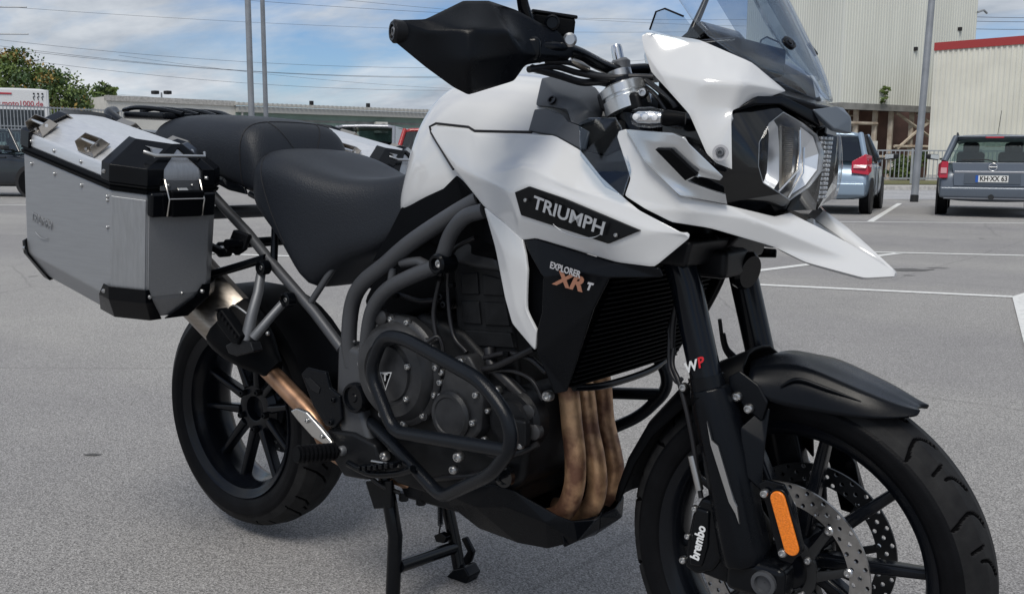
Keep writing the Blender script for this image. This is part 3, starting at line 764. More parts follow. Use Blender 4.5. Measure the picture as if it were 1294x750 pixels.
for sg in (1, -1):
    # raised rib moulded into each flank
    tube('mudguard_rib', mir([(1.5081,-0.0925,0.6446), (1.5336,-0.0840,0.6591), (1.5808,-0.0780,0.6496), (1.6328,-0.0670,0.6351)], sg), [.0015, .0034, .0034, .0012], 'matte_black', cr_, res=8, mode='curve')
    pl_ = panel('mudguard_mount', [(1.4383,-0.1000,0.6624), (1.4734,-0.1020,0.6436), (1.4924,-0.1040,0.6173), (1.4832,-0.1040,0.5832), (1.4512,-0.1040,0.6008), (1.4237,-0.1040,0.6307), (1.4189,-0.1020,0.6489)], [], [], 'matte_black', cr_, sg, thick=0.006, bevel=0.003)
    for q in ((1.4392,-0.1080,0.6188), (1.4614,-0.1080,0.6020)): bolt(mir([q], sg)[0], S(sg), 0.0085, 'bolt_steel', pl_)
    panel('mudguard_stay', [(1.4769,-0.0920,0.6029), (1.4920,-0.0950,0.6061), (1.4946,-0.1100,0.5486), (1.4971,-0.1220,0.4703), (1.4686,-0.1300,0.4934), (1.4529,-0.1200,0.5701)], [], [], 'matte_black', cr_, sg, thick=0.006, bevel=0.003)
fr_.parent = cr_

# ---------------------------------------------------------------- seats
def seat_loft(name, secs, m):
    """each section: x, top z, half width, side drop z, crown lift; half profile mirrored"""
    rings = []
    for (x, zt, hw, zb, lift, wb) in secs:
        half = [(0, zt + lift), (hw * .45, zt + lift * .85), (hw * .78, zt + lift * .2), (hw * .96, zt - 0.025), (hw * 1.0, zt - 0.06 if zt - zb > .1 else (zt + zb) / 2), ((hw + wb) / 2 * 1.0, (zb + zt) / 2 - .02), (wb, zb), (wb * .5, zb - .004)]
        ring = [(x, -s, z) for s, z in half] + [(x, s, z) for s, z in reversed(half[1:])]
        rings.append(ring)
    return loft(name, rings, m, bike, smooth=None, subsurf=2)
rider = seat_loft('rider_seat', [
    (0.165, 0.965, 0.090, 0.930, 0.004, .08), (0.182, 1.000, 0.138, 0.905, 0.012, .135), (0.222, 1.020, 0.166, 0.875, 0.014, .165), (0.275, 1.020, 0.180, 0.842, 0.010, .178), (0.330, 1.008, 0.184, 0.790, 0.004, .176),
    (0.380, 0.992, 0.180, 0.690, 0.0, .160), (0.430, 0.976, 0.168, 0.735, -0.002, .152), (0.490, 0.964, 0.146, 0.778, -0.002, .140), (0.550, 0.962, 0.122, 0.795, 0.004, .126), (0.615, 0.970, 0.108, 0.825, 0.008, .115), (0.655, 0.980, 0.104, 0.855, 0.006, .108), (0.668, 0.962, 0.09, 0.875, 0.0, .098)], 'seat_vinyl')
pill = seat_loft('pillion_seat', [
    (-0.320, 1.050, 0.080, 1.020, 0.006, .08), (-0.300, 1.090, 0.110, 1.015, 0.012, .115), (-0.200, 1.106, 0.135, 1.000, 0.014, .14), (-0.060, 1.105, 0.150, 0.975, 0.014, .15),
    (0.080, 1.099, 0.162, 0.945, 0.012, .158), (0.160, 1.091, 0.162, 0.925, 0.010, .158), (0.200, 1.072, 0.157, 0.915, 0.008, .152), (0.222, 1.010, 0.142, 0.905, 0.004, .14), (0.230, 0.955, 0.12, 0.90, 0.0, .12)], 'seat_vinyl')
# stitched seams laid on the finished seat surfaces
from mathutils.bvhtree import BVHTree
def wrap_path(obj, path, lift=0.0004):
    """points (x, centre height, angle from upright towards the right) pushed out to the surface of obj"""
    dg = bpy.context.evaluated_depsgraph_get(); ev = obj.evaluated_get(dg); me = ev.to_mesh()
    tree = BVHTree.FromPolygons([v.co.copy() for v in me.vertices], [tuple(p.vertices) for p in me.polygons]); ev.to_mesh_clear()
    out = []
    for x, zc, ph in path:
        d = Vector((0, -sin(radians(ph)), cos(radians(ph)))); hit = tree.ray_cast(Vector((x, 0, zc)), d)
        if hit[0] is not None: out.append(hit[0] + d * lift)
    return out
tube('seat_seam', wrap_path(rider, [(0.190 + 0.15 * (abs(ph) / 115) ** 1.3, .89, ph) for ph in range(-115, 116, 5)]), 0.0013, 'seam', rider, res=6, mode='poly')
tube('seat_seam', wrap_path(pill, [(0.165, .97, ph) for ph in range(-125, 126, 5)]), 0.0015, 'seam', pill, res=6, mode='poly')
for ph in (-32, 32):
    tube('seat_seam', wrap_path(pill, [(0.165 + .060 * k / 8, .97, ph) for k in range(9)]), 0.0013, 'seam', pill, res=6, mode='poly')
# plastic base below the pillion seat
for sg in (1, -1):
    panel('seat_base_panel', [(-0.1160,-0.1250,1.0508), (-0.0004,-0.1350,1.0109), (0.0827,-0.1420,0.9670), (0.1647,-0.1500,0.9363), (0.1732,-0.1500,0.9176), (0.1017,-0.1500,0.9268), (0.0184,-0.1500,0.9520), (-0.0684,-0.1400,0.9982)], [(0.0813,-0.1530,0.9495)], [], 'satin_black', bike, sg, thick=0.008, bevel=0.003)

# ---------------------------------------------------------------- luggage rack and grab rails
rk = prism('rack_plate', [(-0.46, -0.09, 1.128), (-0.40, -0.12, 1.128), (-0.22, -0.115, 1.122), (-0.20, -0.06, 1.122), (-0.20, .06, 1.122), (-0.22, .115, 1.122), (-0.40, .12, 1.128), (-0.46, .09, 1.128)], (0, 0, -0.018), 'matte_black', bike, bevel=0.005)
for yy in (-.095, -.035, .035, .095):
    tube('rack_bar', [(-0.46, yy * .9, 1.134), (-0.38, yy, 1.139), (-0.27, yy, 1.132), (-0.19, yy * .8, 1.118)], 0.0065, 'matte_black', rk, res=10, mode='curve')
for sg in (1, -1):
    tube('grab_rail', mir([(-0.49, -0.10, 1.130), (-0.43, -0.145, 1.118), (-0.30, -0.165, 1.075), (-0.17, -0.160, 1.030), (-0.08, -0.150, 1.000)], sg), 0.0155, 'matte_black', rk, res=14, mode='curve')
tail = loft('tail_unit', [[(x, -w, z0), (x, -w, z1), (x, w, z1), (x, w, z0)] for x, w, z0, z1 in ((-0.48, .05, 1.03, 1.07), (-0.40, .085, 1.02, 1.08), (-0.1, .11, .985, 1.04), (0.15, .115, .93, .98))], 'satin_black', bike, bevel=0.01)

# ---------------------------------------------------------------- fuel tank and side panels
def tank_ring(x, zt, hw, zb):
    half = [(0, zt), (.34, zt - .003), (.60, zt - .016), (.80, zt - .045), (.93, zt - .090), (.99, zt - .15 if zt - zb > .2 else (zt * .35 + zb * .65)), (1.0, (zt - .15) * .5 + zb * .5 if zt - zb > .2 else zb + .01), (.97, zb)]
    return [(x, -s * hw, z) for s, z in half] + [(x, s * hw, z) for s, z in reversed(half[1:])]
tank = loft('fuel_tank', [tank_ring(*t) for t in ((.640, .975, .098, .905), (.655, 1.030, .118, .885), (.690, 1.112, .134, .885), (.750, 1.168, .148, .89), (.840, 1.186, .162, .90), (.950, 1.184, .174, .92), (1.050, 1.160, .178, .95), (1.110, 1.125, .180, .98), (1.125, 1.08, .15, 1.0))], 'white_paint', bike, smooth=None, subsurf=2)
tank_low = loft('tank_cover', [tank_ring(*t) for t in ((.655, .955, .10, .86), (.75, .98, .125, .82), (.88, .99, .145, .80), (1.05, 1.0, .16, .82), (1.16, 1.0, .14, .86))], 'rough_black', bike, smooth=None, subsurf=1)
SPV = [(0.7744,-0.1500,1.0639), (0.7851,-0.1500,1.0748), (0.9035,-0.1840,1.0663), (0.9224,-0.1900,1.0586), (1.1178,-0.2050,1.0528), (1.1810,-0.2150,1.0268), (1.2376,-0.2350,0.9825), (1.2917,-0.2500,0.9506), (1.3238,-0.2550,0.9317), (1.4010,-0.2450,0.8977), (1.4062,-0.2400,0.8919), (1.3480,-0.2430,0.8424), (1.2797,-0.2480,0.8453), (1.1122,-0.2430,0.8744), (1.0755,-0.2380,0.8687), (1.0287,-0.2340,0.9000), (0.9723,-0.2200,0.9244), (0.8645,-0.1820,0.9926)]
SPI = [(0.9637,-0.2220,0.9766), (1.0919,-0.2520,1.0026), (1.1828,-0.2660,0.9688), (1.0623,-0.2580,0.9525), (1.1001,-0.2620,0.9701), (1.1861,-0.2700,0.9500), (1.3416,-0.2600,0.9013), (1.2749,-0.2650,0.8733), (1.0795,-0.2560,0.9102)]
for sg in (1, -1):
    sp = panel('side_panel', SPV, SPI, [(17, 18), (18, 19), (19, 20), (20, 8), (18, 21), (21, 22), (22, 23), (23, 24), (24, 25), (25, 26), (26, 21), (26, 14), (25, 12), (24, 10), (18, 16)], 'white_paint', bike, sg, thick=0.008, soft=0.86)
    tube('panel_gap', mir([(0.8619,-0.1790,0.9895), (0.7766,-0.1500,1.0608), (0.7685,-0.1460,1.0735), (0.7875,-0.1480,1.0795), (0.9009,-0.1810,1.0701), (0.9218,-0.1870,1.0623), (1.0025,-0.1930,1.0601), (1.0626,-0.1960,1.0589)], sg), .0026, 'seam', sp, res=6, mode='poly')
    # badge plate with raised lettering
    bd = [(1.0771,-0.2630,0.9531), (1.1101,-0.2660,0.9643), (1.1893,-0.2745,0.9463), (1.3323,-0.2650,0.9010), (1.2757,-0.2700,0.8763), (1.0903,-0.2610,0.9137)]
    plate = panel('badge', bd, [], [], 'badge_black', bike, sg, thick=0.006, bevel=0.0015)
    for q in ((1.1083,-0.2720,0.9406), (1.2914,-0.2720,0.8914)): bolt(mir([q], sg)[0], S(sg), 0.0035, 'bolt_steel', plate)
    a, b = V(mir([(1.1254,-0.2720,0.9345)], sg)[0]), V(mir([(1.2773,-0.2760,0.8946)], sg)[0])
    if sg == -1: a, b = b, a
    up = V(mir([(1.1678,-0.2720,0.9600)], sg)[0]) - V(mir([(1.1685,-0.2710,0.9069)], sg)[0])
    cx_ = (a + b) / 2 + S(sg) * 0.0035
    text_mesh('badge_lettering', 'TRIUMPH', cx_ + up.normalized() * 0.004, b - a, up, 0.0305, 'badge_chrome', plate, 0.0006, 0.0006, fit=(b - a).length * 0.96)
    sw = [V(p) + S(sg) * 0.003 for p in mir([(1.1693,-0.2720,0.9030), (1.1907,-0.2720,0.8909), (1.2219,-0.2730,0.8835), (1.2498,-0.2730,0.8852), (1.2656,-0.2740,0.8913)], sg)]
    tube('badge_swoosh', sw, [0.0004, 0.0010, 0.0013, 0.0010, 0.0004], 'badge_chrome', plate, res=8, mode='curve')
    # long white blade beside the radiator
    panel('shroud_blade', [(0.9740,-0.2220,0.9231), (1.0321,-0.2360,0.8974), (1.0810,-0.2430,0.8693), (1.0931,-0.2490,0.8438), (1.0995,-0.2520,0.8173), (1.0961,-0.2500,0.7456), (1.1183,-0.2460,0.7107), (1.1098,-0.2380,0.6728), (1.0556,-0.2360,0.7154), (1.0375,-0.2360,0.7625), (1.0091,-0.2300,0.8501)], [(1.0468,-0.2440,0.8359), (1.0718,-0.2460,0.7425)], [(0, 11), (11, 12), (12, 7)], 'white_paint', bike, sg, thick=0.006, soft=0.6)
    panel('shroud_backing', [(1.0584,-0.2250,0.8712), (1.1279,-0.2350,0.8343), (1.1247,-0.2250,0.6772), (1.0894,-0.2200,0.6718), (1.0608,-0.2250,0.7564)], [], [], 'rough_black', bike, sg, thick=0.006, bevel=0)
    sh = panel('radiator_shroud', [(1.0747,-0.2370,0.8679), (1.1115,-0.2420,0.8732), (1.2792,-0.2470,0.8439), (1.3542,-0.2410,0.8402), (1.3576,-0.2330,0.8245), (1.2711,-0.2560,0.8190), (1.2363,-0.2460,0.7635), (1.1555,-0.2000,0.5981), (1.1399,-0.2140,0.5945), (1.1135,-0.2380,0.6676), (1.1191,-0.2470,0.7109), (1.1315,-0.2510,0.7453), (1.1376,-0.2580,0.8077), (1.0868,-0.2410,0.8559)], [(1.2290,-0.2620,0.8239)], [(12, 14), (14, 5), (12, 5), (14, 2)], 'matte_black', bike, sg, thick=0.008, bevel=0.003, bevel_angle=5)
    # print on the shroud
    if sg == 1:
        xd = V((1.2208,-0.2660,0.8169)) - V((1.1559,-0.2620,0.8287)); ud = V((1.1850,-0.2640,0.8406)) - V((1.1894,-0.2640,0.8005))
        text_mesh('shroud_lettering', 'EXPLORER', V((1.1914,-0.2680,0.8266)), xd, ud, 0.016, 'grey_print', sh, 0.0006, 0.0003, fit=0.066)
        xd2 = V((1.2402,-0.2660,0.8026)) - V((1.1647,-0.2620,0.8117))
        text_mesh('shroud_lettering', 'XR', V((1.1974,-0.2665,0.8075)), xd2, ud, 0.034, 'copper_print', sh, 0.0006, 0.0014, shear=0.3, fit=0.066)
        text_mesh('shroud_lettering', 'T', V((1.2399,-0.2680,0.8028)), xd2, ud, 0.017, 'grey_print', sh, 0.0006, 0.001, shear=0.3)
    # black inner cover between tank and frame
    panel('inner_cover', [(0.6653,-0.1220,0.9064), (0.8184,-0.1600,0.9514), (0.8559,-0.1650,0.9772), (0.9620,-0.2050,0.9207), (0.9978,-0.2150,0.8495), (0.9019,-0.1600,0.8585), (0.8188,-0.1600,0.8932), (0.6615,-0.1350,0.8125), (0.5841,-0.1300,0.7860), (0.6327,-0.1250,0.8542)], [], [], 'rough_black', bike, sg, thick=0.006, bevel=0.002)

# ---------------------------------------------------------------- radiator
rad = prism('radiator', [(1.240, -.195, .835), (1.145, -.185, .600), (1.145, .185, .600), (1.240, .195, .835)], (-0.035, 0, 0.012), 'rough_black', bike, bevel=0.004)
for k in range(23):
    t = (k + .5) / 23; z = .605 + .225 * t; x = 1.147 + .093 * t
    pts = [(x + .008 + .004 * (1 - (yy / .2) ** 2), yy, z) for yy in (-.2, -.1, 0, .1, .2)]
    rings = [[(p[0] - .006, p[1], p[2] - .0014), (p[0] + .006, p[1], p[2] - .0030), (p[0] + .006, p[1], p[2] - .0008), (p[0] - .006, p[1], p[2] + .0014)] for p in pts]
    loft('radiator_fin', rings, 'rough_black', rad, smooth=30)
tube('radiator_rail', [(1.150, -.17, .600), (1.160, -.1, .592), (1.163, 0, .590), (1.160, .1, .592), (1.150, .17, .600)], 0.007, 'satin_black', rad, res=10, mode='curve')

# ---------------------------------------------------------------- nose, headlights, screen, beak
NOSE = [(1.2880,-0.2050,1.2107), (1.2952,-0.2000,1.2166), (1.3750,-0.1750,1.2030), (1.4511,-0.1400,1.1667), (1.4836,-0.0750,1.1259), (1.4771,-0.1050,1.1179), (1.4483,-0.1950,1.0902), (1.4510,-0.2050,1.0777), (1.4563,-0.2050,0.9999), (1.4356,-0.2180,1.0086), (1.4208,-0.2220,1.0230), (1.3901,-0.2260,1.0837), (1.3569,-0.2220,1.1140), (1.3137,-0.2150,1.1519), (1.2944,-0.2080,1.1896)]
NOSI = [(1.3339,-0.2200,1.1474), (1.4158,-0.2225,1.1325), (1.4614,-0.1940,1.1317)]
for sg in (1, -1):
    nf = panel('nose_fairing', NOSE, NOSI, [(14, 15), (15, 16), (16, 17), (17, 4), (17, 6), (15, 12)], 'white_paint', bike, sg, thick=0.007, soft=0.84)
    lathe('bolt_recess', [(0.0125, 0), (0.0125, 0.0015), (0.0085, 0.0015), (0.0075, -0.002), (0.001, -0.002)], mir([(1.4452,-0.2245,1.0243)], sg)[0], S(sg) + Vector((.25, 0, 0)), 'grey_print', nf, res=20)
    bolt(mir([(1.4452,-0.2245,1.0243)], sg)[0], S(sg) + Vector((.25, 0, 0)), 0.0065, 'hanger_grey', nf)
LENS = [(1.4972,-0.1150,1.0909), (1.4860,-0.1420,1.0727), (1.4793,-0.1620,1.0421), (1.4813,-0.1650,1.0048), (1.4863,-0.1550,0.9784), (1.5018,-0.1220,0.9618), (1.5097,-0.1000,0.9507), (1.5277,-0.0620,0.9731), (1.5369,-0.0380,0.9988), (1.5358,-0.0330,1.0295), (1.5281,-0.0450,1.0572), (1.5148,-0.0750,1.0751)]
for sg in (1, -1):
    lens = [V(p) for p in mir(LENS, sg)]; n_ = len(lens); c_ = sum(lens, Vector()) / n_
    fwd = Vector((0.90, -0.42 * sg, 0.06)).normalized()
    # housing: black bezel round the lamp, reaching back into the nose
    bz = [(1.4472,-0.1980,1.0877), (1.4719,-0.1620,1.1060), (1.4897,-0.1250,1.1114), (1.5051,-0.0700,1.0968), (1.5269,0.0000,1.0664), (1.5359,0.0000,1.0067), (1.5409,0.0000,0.9480), (1.5354,-0.0120,0.9349), (1.5108,-0.0600,0.9340), (1.4867,-0.1050,0.9228), (1.4533,-0.1900,0.9477), (1.4526,-0.2000,1.0005)]
    bzv = [V(p) for p in mir(bz, sg)]
    # ring between bezel rim and lens rim, lens rim set forward
    order = [2, 1, 1, 0, 11, 10, 9, 8, 7, 5, 4, 3]
    verts = list(lens) + [bzv[i] - fwd * 0.02 for i in order] + [bzv[i] - Vector((.12, 0, 0)) for i in order]
    faces = [(i, (i + 1) % n_, n_ + (i + 1) % n_, n_ + i) for i in range(n_)] + [(n_ + i, n_ + (i + 1) % n_, 2 * n_ + (i + 1) % n_, 2 * n_ + i) for i in range(n_)]
    hl = mesh_obj('headlight', verts, faces, 'gloss_black', bike, smooth=28, merge=0.0005)
    def ring(scale, back, pull=Vector()): return [c_ + (p - c_) * scale - fwd * back + pull for p in lens]
    loft('reflector_bowl', [ring(.985, .002), ring(.95, .020), ring(.86, .045), ring(.5, .060), ring(.1, .062)], 'bowl_grey', hl, smooth=50, cap=False)
    def HP(pts, back): return [V(p) - fwd * back for p in mir(pts, sg)]
    # main reflector: a concave bright bowl with the lamp opening
    mr = HP([(1.4866,-0.1400,1.0703), (1.4937,-0.1240,1.0807), (1.4986,-0.1120,1.0676), (1.5029,-0.1100,1.0242), (1.5044,-0.1110,0.9830), (1.5005,-0.1250,0.9668), (1.4888,-0.1490,0.9804), (1.4832,-0.1600,1.0024), (1.4811,-0.1600,1.0404)], .014)
    cm = sum(mr, Vector()) / len(mr)
    loft('main_reflector', [mr, [cm + (p - cm) * .80 - fwd * .016 for p in mr], [cm + (p - cm) * .5 - fwd * .026 for p in mr], [cm + (p - cm) * .2 - fwd * .030 for p in mr]], 'lamp_bowl', hl, smooth=70, cap=False)
    lathe('bulb_shield', [(0.001, .010), (0.007, .008), (0.009, 0.000), (0.009, -0.016)], cm - fwd * .018, fwd, 'dark_casting', hl, res=20)
    for k in range(27):
        y0 = k / 26
        a = V(mir([(1.5003,-0.1100,1.0701)], sg)[0]).lerp(V(mir([(1.5058,-0.1100,0.9730)], sg)[0]), y0) - fwd * .012; b = V(mir([(1.5148,-0.0770,1.0663)], sg)[0]).lerp(V(mir([(1.5168,-0.0830,0.9832)], sg)[0]), y0) - fwd * .020
        tube('reflector_rib', [a, a.lerp(b, .5) - fwd * .006, b], .0025, 'reflector_ribbed', hl, res=6, mode='poly')
    # side reflector with facets
    sr = HP([(1.5157,-0.0730,1.0689), (1.5280,-0.0480,1.0546), (1.5345,-0.0360,1.0269), (1.5349,-0.0400,1.0013), (1.5257,-0.0640,0.9757), (1.5124,-0.0950,0.9592), (1.5182,-0.0790,0.9996), (1.5173,-0.0750,1.0337)], .008)
    cs2 = sum(sr, Vector()) / len(sr) - fwd * .022
    mesh_obj('side_reflector', sr + [cs2], [(i, (i + 1) % len(sr), len(sr)) for i in range(len(sr))], 'lamp_bowl', hl, recalc=False)
    for ln in ([(1.5144,-0.0790,1.0637), (1.5164,-0.0790,1.0311), (1.5159,-0.0830,0.9983), (1.5020,-0.1220,0.9655)], [(1.5191,-0.0700,1.0363), (1.5210,-0.0720,0.9959), (1.5102,-0.1020,0.9554)]):
        tube('lens_trim', HP(ln, .004), .0021, 'chrome', hl, res=6, mode='poly')
    tube('lens_rim', ring(.985, .001), .0010, 'bolt_steel', hl, res=6, closed=True, n=1)
    # clear lens, slightly domed
    loft('headlight_lens', [ring(1.0, 0), ring(.93, -.006), ring(.6, -.010), ring(.2, -.0115)], 'lens_glass', hl, smooth=60, cap=False)
    # daylight strip: small cells beside the centre line
    panel('daylight_cover', [(1.545, -.001 * 1, 1.058), (1.536, -.030, 1.052), (1.535, -.034, 1.010), (1.533, -.046, .975), (1.530, -.058, .945), (1.540, -.001, .945)], [], [], 'lens_glass', hl, sg, thick=0, bevel=0, out=(1, 0, 0))
    mesh_obj('daylight_back', mir([(1.523, -.001, 1.056), (1.512, -.034, 1.05), (1.506, -.056, .948), (1.520, -.001, .948)], sg), [(0, 1, 2, 3)], 'bowl_grey', hl)
    for r in range(14):
        for q in range(4):
            z0 = 1.052 - r * .0074; yy = (0.005 + q * .0072)
            box('daylight_cell', (1.5310 - q * .004 - r * .0004, -sg * yy, z0), (0.010, 0.0062, 0.0060), 'daylight_cell', hl, bevel=0.0016)
# brow over the two lamps and the bracket under the screen
panel('headlight_brow', [(1.520, -.052, 1.098), (1.545, -.018, 1.104), (1.545, .018, 1.104), (1.520, .052, 1.098), (1.552, .034, 1.066), (1.566, .006, 1.060), (1.566, -.006, 1.060), (1.552, -.034, 1.066)], [(1.566, 0, 1.086)], [(1, 8), (2, 8), (8, 5), (8, 6)], 'brow_grey', bike, 1, thick=0.012, bevel=0.003, out=(1, 0, .5))
panel('headlight_brow', [(1.4460,-0.1900,1.0905), (1.4706,-0.1600,1.1134), (1.4937,-0.1100,1.1159), (1.5218,-0.0450,1.0952), (1.5297,-0.0300,1.0692), (1.5047,-0.0850,1.0910), (1.4920,-0.1200,1.1030), (1.4722,-0.1650,1.1009)], [], [], 'satin_black', bike, 1, thick=0.012, bevel=0.003, out=(.8, -.4, .5))
panel('headlight_brow', [(1.4460,-0.1900,1.0905), (1.4706,-0.1600,1.1134), (1.4937,-0.1100,1.1159), (1.5218,-0.0450,1.0952), (1.5297,-0.0300,1.0692), (1.5047,-0.0850,1.0910), (1.4920,-0.1200,1.1030), (1.4722,-0.1650,1.1009)], [], [], 'satin_black', bike, -1, thick=0.012, bevel=0.003, out=(.8, .4, .5))
prism('screen_mount', [(1.49, -.09, 1.118), (1.525, -.05, 1.105), (1.535, 0, 1.103), (1.525, .05, 1.105), (1.49, .09, 1.118), (1.42, .12, 1.14), (1.42, -.12, 1.14)], (-.02, 0, -.035), 'satin_black', bike, bevel=0.005)
core = loft('nose_core', [[(x, -w, z0), (x, -w, z1), (x, w, z1), (x, w, z0)] for x, w, z0, z1 in ((1.26, .10, .95, 1.16), (1.34, .15, .93, 1.17), (1.42, .165, .94, 1.15), (1.47, .12, .96, 1.10))], 'rough_black', bike, bevel=0.01)
# windscreen: a curved sheet
rows = ((1.112, 1.532, 1.522, .028), (1.132, 1.525, 1.480, .080), (1.167, 1.508, 1.451, .136), (1.206, 1.487, 1.385, .170), (1.27, 1.452, 1.335, .180), (1.35, 1.405, 1.292, .178), (1.43, 1.352, 1.252, .165), (1.485, 1.312, 1.235, .135), (1.505, 1.296, 1.250, .085))
def screen_rows(rows, f=1.0, push=0.0, n=12):
    out = []
    for z, xc, xe, hw in rows:
        r = []
        for k in range(n + 1):
            t = -1 + 2 * k / n
            t *= f
            r.append((xe + (xc - xe) * (1 - abs(t) ** 1.8) + push, -t * hw, z + .004 * (1 - t * t)))
        out.append(r)
    return out
ws = loft('windscreen', screen_rows(rows), 'screen_glass', bike, closed_ring=False, smooth=None, subsurf=1)
ws.modifiers.new('shell', 'SOLIDIFY').thickness = 0.004
loft('screen_tint_panel', screen_rows(((1.150, 1.516, 1.465, .112), (1.206, 1.487, 1.388, .168), (1.30, 1.434, 1.317, .176), (1.40, 1.373, 1.27, .170)), .72, -.012), 'screen_tint', ws, closed_ring=False, smooth=60)
for yy, z, x in ((-.052, 1.205, 1.487), (.052, 1.205, 1.487)):
    lathe('screen_bolt', [(0.013, -.004), (0.013, .002), (0.009, .003), (0.008, 0), (0.005, 0), (0.004, .003), (.001, .003)], (x - .012, yy, z), Vector((.75, yy * 4, .62)), 'satin_black', ws, res=20)
# small clear winglet and instrument cowl behind the screen
for sg in (1, -1):
    panel('screen_winglet', [(1.3023,-0.2050,1.2192), (1.3128,-0.2050,1.2468), (1.3255,-0.2000,1.2514), (1.3546,-0.1900,1.2381), (1.3816,-0.1800,1.2045), (1.3389,-0.1950,1.2080)], [], [], 'deflector_glass', bike, sg, thick=0.003, bevel=0)
    tube('winglet_edge', mir([(1.3029,-0.2060,1.2191), (1.3133,-0.2060,1.2467), (1.3261,-0.2010,1.2512), (1.3552,-0.1910,1.2380)], sg), 0.0016, 'satin_black', bike, res=6, mode='poly')
prism('instrument_cowl', [(1.30, -.15, 1.205), (1.41, -.10, 1.215), (1.41, .10, 1.215), (1.30, .15, 1.205), (1.26, .1, 1.215), (1.26, -.1, 1.215)], (0, 0, -.05), 'satin_black', bike, bevel=0.008)
prism('instrument_panel', [(1.275, -.075, 1.216), (1.325, -.075, 1.250), (1.325, .075, 1.250), (1.275, .075, 1.216)], (.02, 0, -.02), 'gloss_black', bike, bevel=0.006)

BEAK = [(1.2692,-0.2360,1.0575), (1.2862,-0.2420,1.0609), (1.3295,-0.2500,1.0070), (1.3846,-0.2360,0.9573), (1.4432,-0.1880,0.9435), (1.4909,-0.1120,0.9251), (1.5020,-0.0780,0.9307), (1.5506,-0.0560,0.9048), (1.5861,-0.0360,0.8841), (1.6534,-0.0030,0.8400), (1.6535,-0.0080,0.8333), (1.6181,-0.0460,0.8310), (1.5408,-0.1000,0.8544), (1.5010,-0.1300,0.8777), (1.4240,-0.2050,0.9071), (1.3732,-0.2360,0.9149), (1.3335,-0.2520,0.9346), (1.2977,-0.2580,0.9548), (1.3040,-0.2520,0.9821), (1.2671,-0.2370,1.0485)]
for sg in (1, -1):
    panel('beak', BEAK, [(1.4806,-0.1620,0.9207), (1.3987,-0.2320,0.9342), (1.5945,-0.0450,0.8596)], [(20, 13), (20, 4), (2, 21), (21, 20), (20, 22), (22, 9), (17, 21)], 'white_paint', bike, sg, thick=0.007, soft=0.84, out=(.3, -.5 * sg, .8))
    pv = panel('beak_vent', [(1.2865,-0.2460,1.0608), (1.3855,-0.2700,1.0531), (1.4065,-0.2720,1.0446), (1.4552,-0.2320,0.9884), (1.4496,-0.2320,0.9823), (1.4211,-0.2540,0.9889), (1.3981,-0.2400,0.9799), (1.4473,-0.2040,0.9589), (1.4469,-0.1960,0.9451), (1.3899,-0.2460,0.9577), (1.3352,-0.2600,1.0070)], [(1.3492,-0.2620,1.0390), (1.3952,-0.2700,1.0340), (1.4270,-0.2560,0.9986)], [(0, 11), (11, 12), (12, 13), (13, 3)], 'silver_paint', bike, sg, thick=0.006, soft=0.86)
    panel('vent_mouth', [(1.3559,-0.2680,1.0279), (1.3830,-0.2720,1.0267), (1.4231,-0.2580,0.9902), (1.4015,-0.2520,0.9813)], [], [], 'rough_black', pv, sg, thick=0.012, bevel=0)
    df = panel('wind_deflector', [(1.1846,-0.2260,1.0716), (1.2002,-0.2210,1.0795), (1.2494,-0.2160,1.0803), (1.2674,-0.2260,1.0642), (1.3035,-0.2520,0.9941), (1.2975,-0.2640,0.9549), (1.2654,-0.2660,0.9679), (1.2376,-0.2620,0.9929), (1.2028,-0.2460,1.0172)], [], [], 'deflector_glass', bike, sg, thick=0.003, bevel=0)
    tube('deflector_edge', mir([(1.1853,-0.2270,1.0715), (1.2009,-0.2220,1.0794), (1.2500,-0.2170,1.0802), (1.2680,-0.2270,1.0642), (1.3041,-0.2530,0.9941), (1.2981,-0.2650,0.9549), (1.2661,-0.2670,0.9679), (1.2383,-0.2630,0.9929), (1.2035,-0.2470,1.0172)], sg), 0.0012, 'screen_glass', df, res=6, closed=True, n=1)
    # indicator on its stalk
    A, B = V(mir([(1.3269,-0.2750,1.0776)], sg)[0]), V(mir([(1.3616,-0.2620,1.0765)], sg)[0])
    d = (B - A); v, f = sweep([A - d * .32, A - d * .22, A, A + d * .5, B, B + d * .12], [.001, .0105, .0150, .0165, .014, .011], 20)
    ind = mesh_obj('turn_signal', v, f, 'lens_glass', bike, smooth=60)
    v, f = sweep([A - d * .20, A, A + d * .5, B], [.004, .009, .010, .009], 14); mesh_obj('signal_reflector', v, f, 'reflector_chrome', ind, smooth=60)
    for t in (.1, .5, .9): lathe('signal_led', [(.001, .0075), (.005, .006), (.0055, 0)], A + d * t + S(sg) * .009, S(sg), 'led_white', ind, res=12)
    tube('signal_stalk', [B, B + d * .25, B + d * 1.0], [.011, .013, .009], 'rough_black', ind, res=14, mode='poly')
for sg in (1, -1):
    cr3 = [V(p) for p in mir([(1.4909,-0.1120,0.9251), (1.5020,-0.0780,0.9307), (1.5506,-0.0560,0.9048), (1.5861,-0.0360,0.8841), (1.6534,-0.0030,0.8400)], sg)]
    fl3 = [Vector((p.x - .004, p.y * .42, p.z - d_)) for p, d_ in zip(cr3, (.022, .020, .017, .013, .001))]
    mesh_obj('beak_inner_wall', cr3 + fl3, [(k, k + 1, 6 + k, 5 + k) for k in range(4)], 'white_paint', bike, smooth=40, solid=.003)
panel('beak_slot', [(1.498, -.040, .9165), (1.545, -.028, .892), (1.578, -.006, .8755), (1.578, .006, .8755), (1.545, .028, .892), (1.498, .040, .9165), (1.45, .055, .93), (1.45, -.055, .93)], [], [], 'gloss_black', bike, 1, thick=0.004, bevel=0, out=(0, 0, 1))
